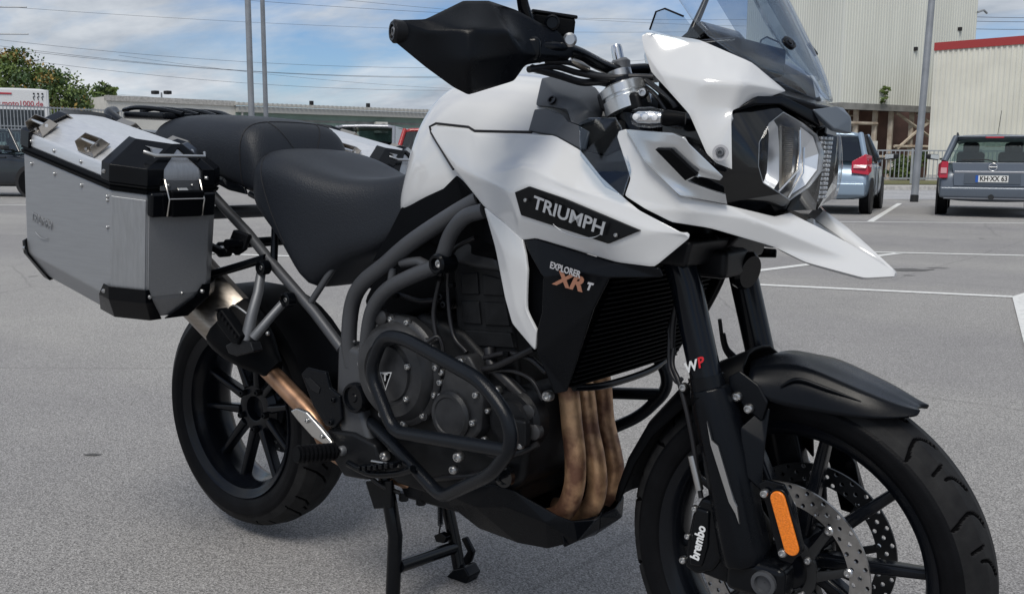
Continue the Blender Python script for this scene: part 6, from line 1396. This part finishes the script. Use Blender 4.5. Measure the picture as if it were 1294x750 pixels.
for sx in (-.45, .45): box('floodlight', b_ + Vector((.79 * sx, .61 * sx, 5.6)), (.5, .4, .25), 'dark_hole', dl, bevel=.05)

# ---------------------------------------------------------------- long low building on the left
lA, lM, lB = V((-50.601,28.518,4.321)), V((-49.235,36.333,4.286)), V((-43.977,55.354,4.428)); zl = 4.43
for p in (lA, lM, lB): p.z = 0
low = empty('low_building', lA); tag(low, 'long low white and green building with ribbed roof edge behind the seat', 'building')
LI = Matrix.Translation(-low.location)
def lp_(o): o.parent = low; o.matrix_parent_inverse = LI; return o
lp_(bar_box('wall', lA, lM, 0, zl, 8, 'plaster_white', None)); lp_(bar_box('parapet', lA, lM, zl - .25, zl + .06, .4, 'kerb_stone', None, out=.1))
lp_(bar_box('wall', lM, lB, 0, zl - .55, 8, 'green_cladding', None))
lp_(bar_box('eave', lM, lB, zl - .62, zl - .25, 1.0, 'eave_grey', None, out=.5))
_, ld, ln, lL = frame_xy(lM, lB); k = 0
rib_me = None
for k in range(58):
    p = lM + ld * (k * .32) + ln * .35
    if rib_me is None: r0 = mesh_obj('roof_rib', [(-.10, -.3, -.26), (.10, -.3, -.26), (.10, .3, -.26), (-.10, .3, -.26), (-.06, -.3, -.08), (.06, -.3, -.08), (.06, .3, -.08), (-.06, .3, -.08)], [(0, 1, 2, 3), (4, 5, 6, 7), (0, 1, 5, 4), (1, 2, 6, 5), (2, 3, 7, 6), (3, 0, 4, 7)], 'eave_grey', None); rib_me = r0.data; COL.objects.unlink(r0)
    o = bpy.data.objects.new('roof_rib', rib_me); o.location = (p.x, p.y, zl + .06); o.rotation_euler.z = math.atan2(ld.y, ld.x); COL.objects.link(o); lp_(o)
lp_(bar_box('wall_stripe', lM, lB, zl - 1.12, zl - .98, .1, 'beam_grey', None, out=.06))
p = lM + ld * 10.2 + ln * .3
acu = box('wall_unit', (p.x, p.y, zl - 1.35), (.9, .4, .75), 'plaster_white', None, rot=Matrix.Rotation(math.atan2(ld.y, ld.x), 3, 'Z'), bevel=.02); lp_(acu)
q = p + ln * .22 + ld * .1; lp_(lathe('fan_grille', [(.30, 0), (.30, .03), (.001, .03)], (q.x, q.y, zl - 1.38), ln, 'beam_grey', None, res=20))
for t in (.3, 14.5, 17.0):
    p = lM + ld * t + ln * .4; lp_(tube('downpipe', [(p.x, p.y, 0), (p.x, p.y, zl - .5)], .07, 'eave_grey', None, res=8, mode='poly'))
for t in (5.2, 9.4): p = lM + ld * t; lp_(box('roof_vent', (p.x, p.y, zl + .1), (.2, .2, .35), 'dark_hole', None, bevel=0))

# ---------------------------------------------------------------- palisade fence by the van
pa, pb = V((-33.148,13.443,1.737)), V((-33.410,19.649,1.878)); pa.z = pb.z = 0
pf = empty('mesh_fence', pa); tag(pf, 'dark metal bar fence in front of the white van', 'fence')
PI_ = Matrix.Translation(-pf.location)
def pp_(o): o.parent = pf; o.matrix_parent_inverse = PI_; return o
_, pd, pn, pL = frame_xy(pa, pb)
for z in (1.15, 2.05, 2.75): pp_(bar_box('rail', pa, pb, z, z + .045, .04, 'galvanised', None))
vb = box('baluster', (0, 0, 1.42), (.022, .022, 2.8), 'galvanised', None, bevel=0); vme = vb.data; COL.objects.unlink(vb)
for k in range(int(pL / .125)):
    p = pa + pd * (k * .125); o = bpy.data.objects.new('baluster', vme); o.location = (p.x, p.y, 0); COL.objects.link(o); pp_(o)

# ---------------------------------------------------------------- vehicles
def wheel_set(root, x, y, r, w, rimm='silver_car'):
    s = 1 if y > 0 else -1
    t = lathe('wheel', [(r * .62, -w / 2), (r * .92, -w / 2), (r, -w * .35), (r, w * .35), (r * .92, w / 2), (r * .62, w / 2)], (x, y, r), (0, s, 0), 'rubber', root, res=28)
    lathe('rim', [(r * .64, w * .30), (r * .60, w * .46), (r * .52, w * .30), (r * .2, w * .36), (.001, w * .4)], (x, y, r), (0, s, 0), rimm, t, res=20)
    for k in range(5):
        a = 2 * pi * k / 5; d = Vector((cos(a), 0, sin(a))); q = Vector((x, y + s * w * .37, r)) + d * r * .35
        box('rim_spoke', q, (r * .5, .03, r * .16), rimm, t, rot=Matrix.Rotation(-a, 3, 'Y'), bevel=.006)
def car(name, label, loc, heading, S_, paint, style, group=None, glass='car_glass'):
    """S_: L, W, H, belt z, rear overhang, wheelbase, wheel radius; x forward from the rear bumper"""
    L, W, H, zb, ro, wb, wr = S_; hw = W / 2
    root = empty(name, loc); root.rotation_euler.z = heading; tag(root, label, 'van' if style == 'van' else 'car', group)
    hood = {'wagon': .80, 'hatch': .84, 'suv': 1.0, 'van': 1.25}[style]
    fx = {'wagon': 1.05, 'hatch': .95, 'suv': 1.25, 'van': .75}[style]       # bonnet length
    tail = {'wagon': .05, 'hatch': .10, 'suv': .06, 'van': .02}[style]
    def ring(x, zt, w, zlow=.26, tuck=.93):
        return [(x, -w * .86, zlow), (x, -w * .985, zlow + .10), (x, -w, .52), (x, -w * .985, zt - .10), (x, -w * tuck, zt), (x, 0, zt + .012), (x, w * tuck, zt), (x, w * .985, zt - .10), (x, w, .52), (x, w * .985, zlow + .10), (x, w * .86, zlow)]
    st = [(0.0, .50, hw * .86, .36), (.02, .60, hw * .92, .30), (.10, zb * .97, hw * .96, .27), (ro, zb, hw, .25), (ro + wb * .5, zb - .01, hw, .23), (L - fx - .1, zb - .01, hw, .24), (L - fx * .75, hood, hw * .99, .25), (L - .25, hood - .10, hw * .95, .26), (L - .05, hood - .25, hw * .86, .28), (L, .45, hw * .80, .34)]
    body = loft('body', [ring(x, zt, w, zl_) for x, zt, w, zl_ in st], paint, root, smooth=None, subsurf=2)
    # greenhouse: roof, pillars, glass
    r0, r1 = tail + .05, tail + {'wagon': .42, 'hatch': .50, 'suv': .40, 'van': .10}[style]
    f0, f1 = L - fx - .05, L - fx - {'wagon': .75, 'hatch': .75, 'suv': .42, 'van': .6}[style]
    wt = hw * {'wagon': .70, 'hatch': .70, 'suv': .72, 'van': .90}[style]; wbelt = hw * .925
    B = lambda x, s, w=wbelt: Vector((x, s * w, zb - .005)); T = lambda x, s: Vector((x, s * wt, H - .05))
    roof = loft('roof', [[(x, -wt * k, z - .04), (x, -wt * .8 * k, z), (x, 0, z + .015), (x, wt * .8 * k, z), (x, wt * k, z - .04)] for x, z, k in ((r1 - .05, H - .05, .97), (r1 + .08, H - .015, 1), ((r1 + f1) / 2, H - .012, 1.02), (f1 - .1, H - .03, 1), (f1 + .02, H - .07, .97))], paint, root, closed_ring=False, smooth=40)
    roof.modifiers.new('shell', 'SOLIDIFY').thickness = .05
    xm = [r1 + .05, (r1 * .62 + f1 * .38), (r1 * .25 + f1 * .75), f1]
    for s in (-1, 1):
        def pil(a, b, w_, m=paint): return tube('pillar', [a, b], w_, m, root, res=8, mode='poly')
        pil(B(r0, s, hw * .88), T(r1, s), .055); pil(B(f0, s), T(f1, s), .04)
        pil(B(xm[2] + .15, s), T(xm[2], s), .035, 'car_trim')
        if style in ('wagon', 'suv', 'hatch'): pil(B(xm[1] - .1, s), T(xm[1], s), .035, 'car_trim')
        if style == 'van':
            prism('side_body', [B(r0, s), B(xm[2], s), T(xm[2], s), T(r1, s)], (0, -s * .02, 0), paint, root, bevel=0)
            prism('side_window', [B(xm[2] + .1, s), B(f0 - .05, s), T(f1 - .03, s), T(xm[2] + .05, s)], (0, -s * .006, 0), glass, root, bevel=0)
        else:
            for a, b in ((0, 1), (1, 2), (2, 3)):
                aa = B(r0 + .1, s) if a == 0 else B(xm[a] + (-.08 if a == 1 else .17), s); bb = B(f0 - .02, s) if b == 3 else B(xm[b] + (-.12 if b == 1 else .13), s)
                prism('side_window', [aa, bb, T(xm[b] - .02, s), T(xm[a] + .02, s)], (0, -s * .006, 0), glass, root, bevel=0)
        box('door_handle', (xm[1] + .35, s * hw * .985, zb - .13), (.2, .03, .04), paint, root, bevel=.008); box('door_handle', (xm[2] + .55, s * hw * .985, zb - .13), (.2, .03, .04), paint, root, bevel=.008)
        box('door_seam', (xm[1] + .05, s * (hw + .001), .60), (.012, .012, .62), 'car_trim', root, bevel=0); box('door_seam', (xm[2] + .2, s * (hw + .001), .60), (.012, .012, .62), 'car_trim', root, bevel=0)
        mb = prism('wing_mirror', [(f0 - .28, s * (hw + .06), zb + .02), (f0 - .30, s * (hw + .06), zb + .15), (f0 - .28, s * (hw + .32), zb + .16), (f0 - .26, s * (hw + .32), zb + .05)], (.13, 0, 0), 'car_trim', root, bevel=.03)
        prism('mirror_glass', [(f0 - .305, s * (hw + .06), zb + .04), (f0 - .305, s * (hw + .06), zb + .14), (f0 - .30, s * (hw + .22), zb + .145), (f0 - .30, s * (hw + .22), zb + .065)], (.01, 0, 0), 'reflector_chrome', mb, bevel=0)
        box('mirror_arm', (f0 - .2, s * (hw * .97), zb + .05), (.08, .16, .04), 'car_trim', mb, bevel=.01)
        for xw in (ro, ro + wb):
            lathe('wheel_arch', [(wr * 1.16, -.02), (wr * 1.16, .012), (.001, .012)], (xw, s * (hw - .008), wr + .02), (0, s, 0), 'dark_hole', root, res=28)
            wheel_set(root, xw, s * (hw - .10), wr, .21)
    for k, (xa, za, xb, zb2) in enumerate(((r0, zb, r1, H - .06), (f0, zb, f1, H - .08))):
        rearw = k == 0; e = -.012 if rearw else .012
        if rearw and style == 'van': continue
        pane = [(xa + e, -wbelt * .88, za), (xa + e, wbelt * .88, za), (xb + e, wt * .90, zb2), (xb + e, -wt * .90, zb2)]
        prism('rear_window' if rearw else 'windscreen', pane, (.006, 0, 0), glass, root, bevel=0)
    # interior
    box('cabin_floor', ((r0 + f0) / 2, 0, zb - .35), (f0 - r0 - .3, W * .8, .1), 'interior', root, bevel=.02)
    for xs_, dy in ((xm[2] - .05, .36), (xm[1] - .15, .38)):
        for s in (-1, 1):
            se = box('seat', (xs_, s * dy, zb - .12), (.16, .48, .62), 'interior', root, bevel=.06); box('headrest', (xs_ - .02, s * dy, zb + .27), (.10, .27, .20), 'interior', se, bevel=.05)
    return root, body, dict(r0=r0, r1=r1, hw=hw, zb=zb, wbelt=wbelt, wt=wt, H=H, f0=f0)
hd0 = math.atan2(.976, -.216)
hv = Vector((-.216, .976, 0)); hl_ = Vector((-.976, -.216, 0))

# grey estate car seen from behind
ra = V((-1.879,18.272,0.000))
estate, ob, oi = car('estate_car', 'dark grey estate car parked with its rear and number plate facing us', ra - hv * .82, hd0, (4.5, 1.84, 1.50, 1.00, .82, 2.70, .315), 'estate_grey', 'wagon', None, 'clear_car_glass')
hw = oi['hw']; H_ = oi['H']
for s in (-1, 1):
    tl = mesh_obj('tail_light', [(.010, s * hw * .955, .70), (.0, s * hw * .80, .70), (.03, s * hw * .80, 1.0), (.06, s * hw * .92, 1.01), (.18, s * hw * .985, .96), (.16, s * hw * .99, .74), (.10, s * hw * .84, .70), (.10, s * hw * .84, 1.0)], [(0, 1, 2, 3), (0, 3, 4, 5), (1, 0, 5, 6), (3, 2, 7, 4)], 'tail_red', estate, bevel=.012)
    mesh_obj('light_band', [(-.002, s * hw * .93, .79), (-.006, s * hw * .82, .79), (.0, s * hw * .82, .89), (.004, s * hw * .93, .89)], [(0, 1, 2, 3)], 'tail_pink', tl)
    tube('roof_rail', [(oi['r1'] + .1, s * oi['wt'] * .97, H_ - .03), (oi['r1'] + .25, s * oi['wt'] * .97, H_ + .03), (2.4, s * oi['wt'] * .97, H_ + .03), (2.6, s * oi['wt'] * .97, H_ - .02)], .016, 'car_trim', estate, res=8)
    box('bumper_reflector', (-.012, s * hw * .62, .37), (.01, .22, .035), 'tail_red', estate, bevel=.003)
tg = prism('tailgate', [(-.012, -hw * .68, .56), (-.012, hw * .68, .56), (-.016, hw * .70, .80), (.060, hw * .74, .985), (.060, -hw * .74, .985), (-.016, -hw * .70, .80)], (.03, 0, 0), 'estate_grey', estate, bevel=.012)
box('plate_recess', (-.022, 0, .70), (.012, .92, .20), 'estate_grey', tg, bevel=.006)
pl = box('number_plate', (-.033, 0, .695), (.008, .52, .12), 'plate_white', estate, bevel=.002)
box('plate_band', (-.0375, .248, .695), (.003, .045, .124), 'plate_blue', pl, bevel=0)
text_mesh('plate_lettering', 'KH\u00b7XX 63', (-.0385, -.022, .695), (0, -1, 0), (0, 0, 1), .125, 'text_black', pl, .001, .003, fit=.44)
box('chrome_strip', (-.024, 0, .815), (.016, hw * 1.36, .035), 'silver_car', tg, bevel=.006)
v, f = sweep([Vector((-.012, cos(2 * pi * k / 24) * .068, .905 + sin(2 * pi * k / 24) * .068)) for k in range(24)], .010, 8, closed=True)
bdg = mesh_obj('badge_ring', v, f, 'chrome', estate, smooth=60); box('badge_bolt', (-.014, 0, .905), (.012, .15, .018), 'chrome', bdg, bevel=.003)
box('bumper', (-.035, 0, .45), (.12, hw * 1.86, .20), 'estate_grey', estate, bevel=.04, segs=3); box('bumper_lip', (-.02, 0, .345), (.10, hw * 1.70, .03), 'silver_car', estate, bevel=.01)
lathe('tow_eye', [(.05, 0), (.05, .02), (.001, .02)], (-.09, 0, .37), (-1, 0, 0), 'car_trim', estate, res=14)
box('rear_spoiler', (oi['r1'] - .06, 0, H_ - .045), (.22, oi['wt'] * 1.9, .035), 'estate_grey', estate, bevel=.012); box('brake_light', (oi['r1'] - .172, 0, H_ - .062), (.02, .30, .026), 'tail_red', estate, bevel=.004)
tube('wiper', [(.03, -.05, 1.0), (.05, .1, 1.035), (.055, .52, 1.03)], .012, 'car_trim', estate, res=6, mode='poly')
tube('aerial', [(oi['r1'] + .1, -.05, H_), (oi['r1'] - .05, -.08, H_ + .42)], .005, 'car_trim', estate, res=6, mode='poly')
box('rear_shelf', (.45, 0, .96), (.5, 1.3, .03), 'interior', estate, bevel=0)

# pale blue hatchback beside it
ra = V((-3.841,17.172,0.000)) + hl_ * .76
hatch, mb_, mi = car('hatchback', 'pale blue grey hatchback seen past the headlight, red tail lamp and black mirror', ra - hv * .62, hd0, (3.75, 1.76, 1.56, 1.00, .62, 2.42, .31), 'pale_blue_paint', 'hatch')
hw = mi['hw']
for s in (-1, 1):
    tl = mesh_obj('tail_light', [(.03, s * hw * .97, .74), (.0, s * hw * .62, .78), (.05, s * hw * .62, 1.00), (.12, s * hw * .88, 1.14), (.34, s * hw * .985, 1.10), (.22, s * hw * 1.003, .80), (.15, s * hw * .7, .78), (.15, s * hw * .7, 1.0)], [(0, 1, 2, 3), (0, 3, 4, 5), (1, 0, 5, 6), (3, 2, 7, 4)], 'tail_red', hatch, bevel=.015)
    mesh_obj('light_band', [(.0, s * hw * .90, .87), (-.004, s * hw * .66, .87), (.02, s * hw * .66, .93), (.03, s * hw * .92, .93), (.25, s * hw * 1.004, .95), (.22, s * hw * 1.006, .89)], [(0, 1, 2, 3), (0, 3, 4, 5)], 'tail_pink', tl)
box('bumper', (-.01, 0, .48), (.14, hw * 1.84, .26), 'pale_blue_paint', hatch, bevel=.05, segs=3)

# black car at the left edge, side on
vd = Vector((.792, .611, 0)); hv3 = (vd + Vector((.611, -.792, 0)) * .12).normalized()
ra = V((-22.124,10.213,0.000)); fwheel = ra
blk, _, _ = car('parked_car', 'black car parked side on behind the left pannier', fwheel - hv3 * (.85 + 2.75) + Vector((-hv3.y, hv3.x, 0)) * .82, math.atan2(hv3.y, hv3.x), (4.6, 1.88, 1.72, 1.12, .85, 2.75, .36), 'black_paint', 'suv', None, 'clear_car_glass')
# white van behind the fence
vb_ = V((-39.731,18.422,0.920)); vb_.z = 0
hv4 = Vector((-.89, .455, 0)).normalized()
van, _, vi = car('delivery_van', 'white van with red web address on its back behind the fence', V((-38.789,17.874,0.922)) * 1.0, math.atan2(hv4.y, hv4.x), (5.4, 2.5, 3.80, 1.80, 1.0, 3.3, .36), 'van_white', 'van')
van.location.z = 0
dv_ = prism('rear_door', [(.045, -1.14, .6), (.045, 1.14, .6), (.045, 1.10, 3.74), (.045, -1.10, 3.74)], (.05, 0, 0), 'van_white', van, bevel=.03)
prism('rear_pane', [(.038, -1.0, 1.6), (.038, 1.0, 1.6), (.038, .98, 2.92), (.038, -.98, 2.92)], (.004, 0, 0), 'black_paint', dv_, bevel=0)
text_mesh('web_address', 'www.moto1000.de', (.034, .15, 3.16), (0, -1, 0), (0, 0, 1), .30, 'text_red', dv_, .002, .004, fit=2.2)
box('brake_light', (.03, .45, 3.56), (.03, .5, .07), 'tail_red', dv_, bevel=.01)
for k, yy in enumerate((-.62, -.78, -.94)):
    tube('figure_print', [(.034, yy, 3.32), (.034, yy + .03, 3.44), (.034, yy - .04, 3.50)], .018, 'text_black', dv_, res=6, mode='poly'); lathe('figure_print', [(.04, 0), (.04, .004), (.001, .004)], (.034, yy, 3.58), (-1, 0, 0), 'text_black', dv_, res=10)
# red car and silver car behind the far pannier
hv5 = Vector((.30, -.95, 0)).normalized()
rc, _, _ = car('red_car', 'red car showing one window between the seat and the tank', V((-12.986,14.790,0.742)), math.atan2(.80, -.6), (4.0, 1.72, 1.72, 1.02, .75, 2.5, .30), 'red_paint', 'hatch'); rc.location.z = 0
sc_, _, _ = car('silver_car', 'silver car roof showing above the left pannier', V((-19.283,18.845,0.645)), math.atan2(.80, -.6), (4.6, 1.9, 2.02, 1.15, .8, 2.6, .31), 'silver_car', 'van'); sc_.location.z = 0

# ---------------------------------------------------------------- trees and shrubs
def tree(name, label, base, h, blobs, n_leaf, leaf, mats, seed, group=None, trunk_r=.18):
    rnd = random.Random(seed); root = empty(name, base); tag(root, label, 'tree' if h > 2 else 'plant', group)
    tr = tube('trunk', [(0, 0, 0), (.08, .05, h * .3), (.0, .1, h * .62)], [trunk_r, trunk_r * .7, trunk_r * .35], 'bark', root, res=9, mode='curve')
    for (bx_, by_, bz_, rx, rz) in blobs:
        tube('limb', [(.05, .06, h * .28), (bx_ * .5, by_ * .5, (bz_ + h * .28) / 2), (bx_, by_, bz_)], [trunk_r * .5, trunk_r * .32, trunk_r * .1], 'bark', tr, res=6, mode='curve')
    for mi_, (mm, frac) in enumerate(mats):
        verts, faces = [], []
        tot = sum(b[3] ** 2 * b[4] for b in blobs)
        for (bx_, by_, bz_, rx, rz) in blobs:
            cnt = int(n_leaf * frac * rx * rx * rz / tot)
            # leaf clumps near the surface of each blob
            cl = []
            for _ in range(max(6, cnt // 40)):
                d = Vector((rnd.gauss(0, 1), rnd.gauss(0, 1), rnd.gauss(0, 1))).normalized(); q = rnd.uniform(.45, 1.08)
                cl.append(Vector((bx_ + d.x * rx * q, by_ + d.y * rx * q, bz_ + d.z * rz * q)))
            for c in cl:
                for _ in range(40):
                    p = c + Vector((rnd.gauss(0, .30), rnd.gauss(0, .30), rnd.gauss(0, .22))) * (rx * .55)
                    a = Vector((rnd.gauss(0, 1), rnd.gauss(0, 1), rnd.gauss(0, 1))).normalized(); b = a.orthogonal().normalized(); s = leaf * rnd.uniform(.6, 1.3)
                    i = len(verts); verts += [p - a * s, p + b * s * .5, p + a * s, p - b * s * .5]; faces.append((i, i + 1, i + 2, i + 3))
        mesh_obj('crown', verts, faces, mm, root, recalc=False)
    return root
t0 = V((-50.617,24.053,0.896)); t0.z = 0
tree('broadleaf_tree', 'large round tree with yellowing top behind the white van', t0, 7.0, [(-2.8, -2.0, 4.2, 1.6, 1.3), (-1.2, -.9, 5.1, 1.5, 1.3), (.0, .0, 5.0, 1.6, 1.4), (1.3, .9, 4.3, 1.4, 1.2), (-1.8, -1.3, 3.4, 1.7, 1.2), (.6, .4, 3.4, 1.7, 1.2), (2.0, 1.5, 3.4, 1.1, .9), (-.6, -.5, 6.1, .9, .6), (-2.6, -1.9, 5.5, .9, .7)], 17000, .105, [('leaf_green', .52), ('leaf_dark', .36), ('leaf_yellow', .12)], 3)
t1 = V((-53.977,29.118,0.900)); t1.z = 0
tree('broadleaf_tree', 'small green tree at the left end of the white wall', t1, 5.5, [(0, 0, 4.0, 1.1, 1.1), (.8, .6, 4.6, .75, .7), (-1.0, -.7, 3.5, .9, .8), (.9, .7, 3.4, .8, .8), (1.15, .85, 4.9, .45, .4)], 5200, .10, [('leaf_green', .6), ('leaf_dark', .4)], 5)
for i_, (px, lab, h, sd_) in enumerate(((1, 'shrub', 1.9, 11), (2, 'shrub', 2.1, 12))):
    b = (tC + td * (3.9 + i_ * 3.0) + tn * 1.2) if True else None
    tree('shrub', ('leafy shrub behind the railing beside the hatchback', 'leafy shrub behind the railing next to the leaning lamp post')[i_], (b.x, b.y, 0), 1.9, [(0, 0, .8, .75, .7), (.5, .3, 1.3, .5, .5), (-.4, -.2, .5, .6, .5)], 2200, .085, [('leaf_green', .5), ('leaf_dark', .5)], sd_, None, .05)
wb_ = tC + td * 2.9 + tn * .25
tree('wall_plant', 'small plant growing on the ledge of the tower', (wb_.x, wb_.y, ZB), .9, [(0, 0, .45, .28, .38), (.05, .05, .8, .18, .2)], 420, .06, [('leaf_green', 1.0)], 21, None, .02)

# ---------------------------------------------------------------- overhead lines and pylon
def wire(a, b, sag, r, label):
    a, b = V(a), V(b); pts = [a.lerp(b, k / 24) - Vector((0, 0, sag * 4 * (k / 24) * (1 - k / 24))) for k in range(25)]
    o = tube('power_line', pts, r, 'wire', None, res=4, mode='poly'); tag(o, label, 'cable', 'overhead power lines'); return o
WIRES = [(2, .030, 'topmost single power line crossing the whole sky'), (5, .035, 'upper line of the middle power line bundle'), (6, .040, 'second line of the middle power line bundle'), (5, .040, 'third line of the middle power line bundle'), (6, .035, 'lowest line of the middle power line bundle'), (2, .030, 'thin power line high above the seat'), (2, .035, 'power line passing behind the hand guard'), (5, .025, 'faint lowest power line above the low building'), (3, .025, 'faint power line below the middle bundle')]
W_END = [((-175.804,57.043,25.981), (-95.574,196.086,28.684)), ((-175.444,56.608,22.065), (-95.132,195.554,23.887)), ((-175.399,56.554,21.575), (-95.053,195.459,23.030)), ((-175.331,56.472,20.841), (-94.911,195.288,21.488)), ((-175.263,56.391,20.106), (-94.738,195.079,19.603)), ((-146.820,80.173,30.081), (-81.974,206.792,29.798)), ((-150.530,76.902,27.854), (-82.132,206.982,31.512)), ((-174.835,55.875,15.455), (-94.312,194.565,14.976)), ((-140.689,82.462,16.649), (-94.501,194.793,17.032))]
for (a, b), (sag, r, lab) in zip(W_END, WIRES): wire(a, b, sag, r, lab)
for i_, (a, b) in enumerate((((-34.345,126.739,19.103), (-6.965,147.932,19.373)), ((-34.291,126.674,18.516), (-6.929,147.889,18.981)), ((-34.201,126.565,17.537), (-6.848,147.791,18.100)))):
    wire(a, b, .5, .035, ('upper', 'middle', 'lower')[i_] + ' power line to the right of the tower')
py = V((-153.310,69.802,0.649)); py.z = 0
pyl = empty('pylon', py); tag(pyl, 'lattice pylon at the left edge carrying the power lines', 'pylon')
for dx_ in (-.6, .6): tube('pylon_leg', [(dx_ * 2, 0, 0), (dx_ * .3, 0, 32)], .10, 'galvanised', pyl, res=5, mode='poly')
for z in (19.5, 23.5): tube('cross_arm', [(-4, -3, z), (4, 3, z)], .10, 'galvanised', pyl, res=5, mode='poly')
for k in range(9): z = 3 + k * 3; w_ = 1.2 - .95 * z / 32; tube('lattice', [(-w_, 0, z), (w_, 0, z + 1.5), (-w_, 0, z + 3)], .05, 'galvanised', pyl, res=4, mode='poly')
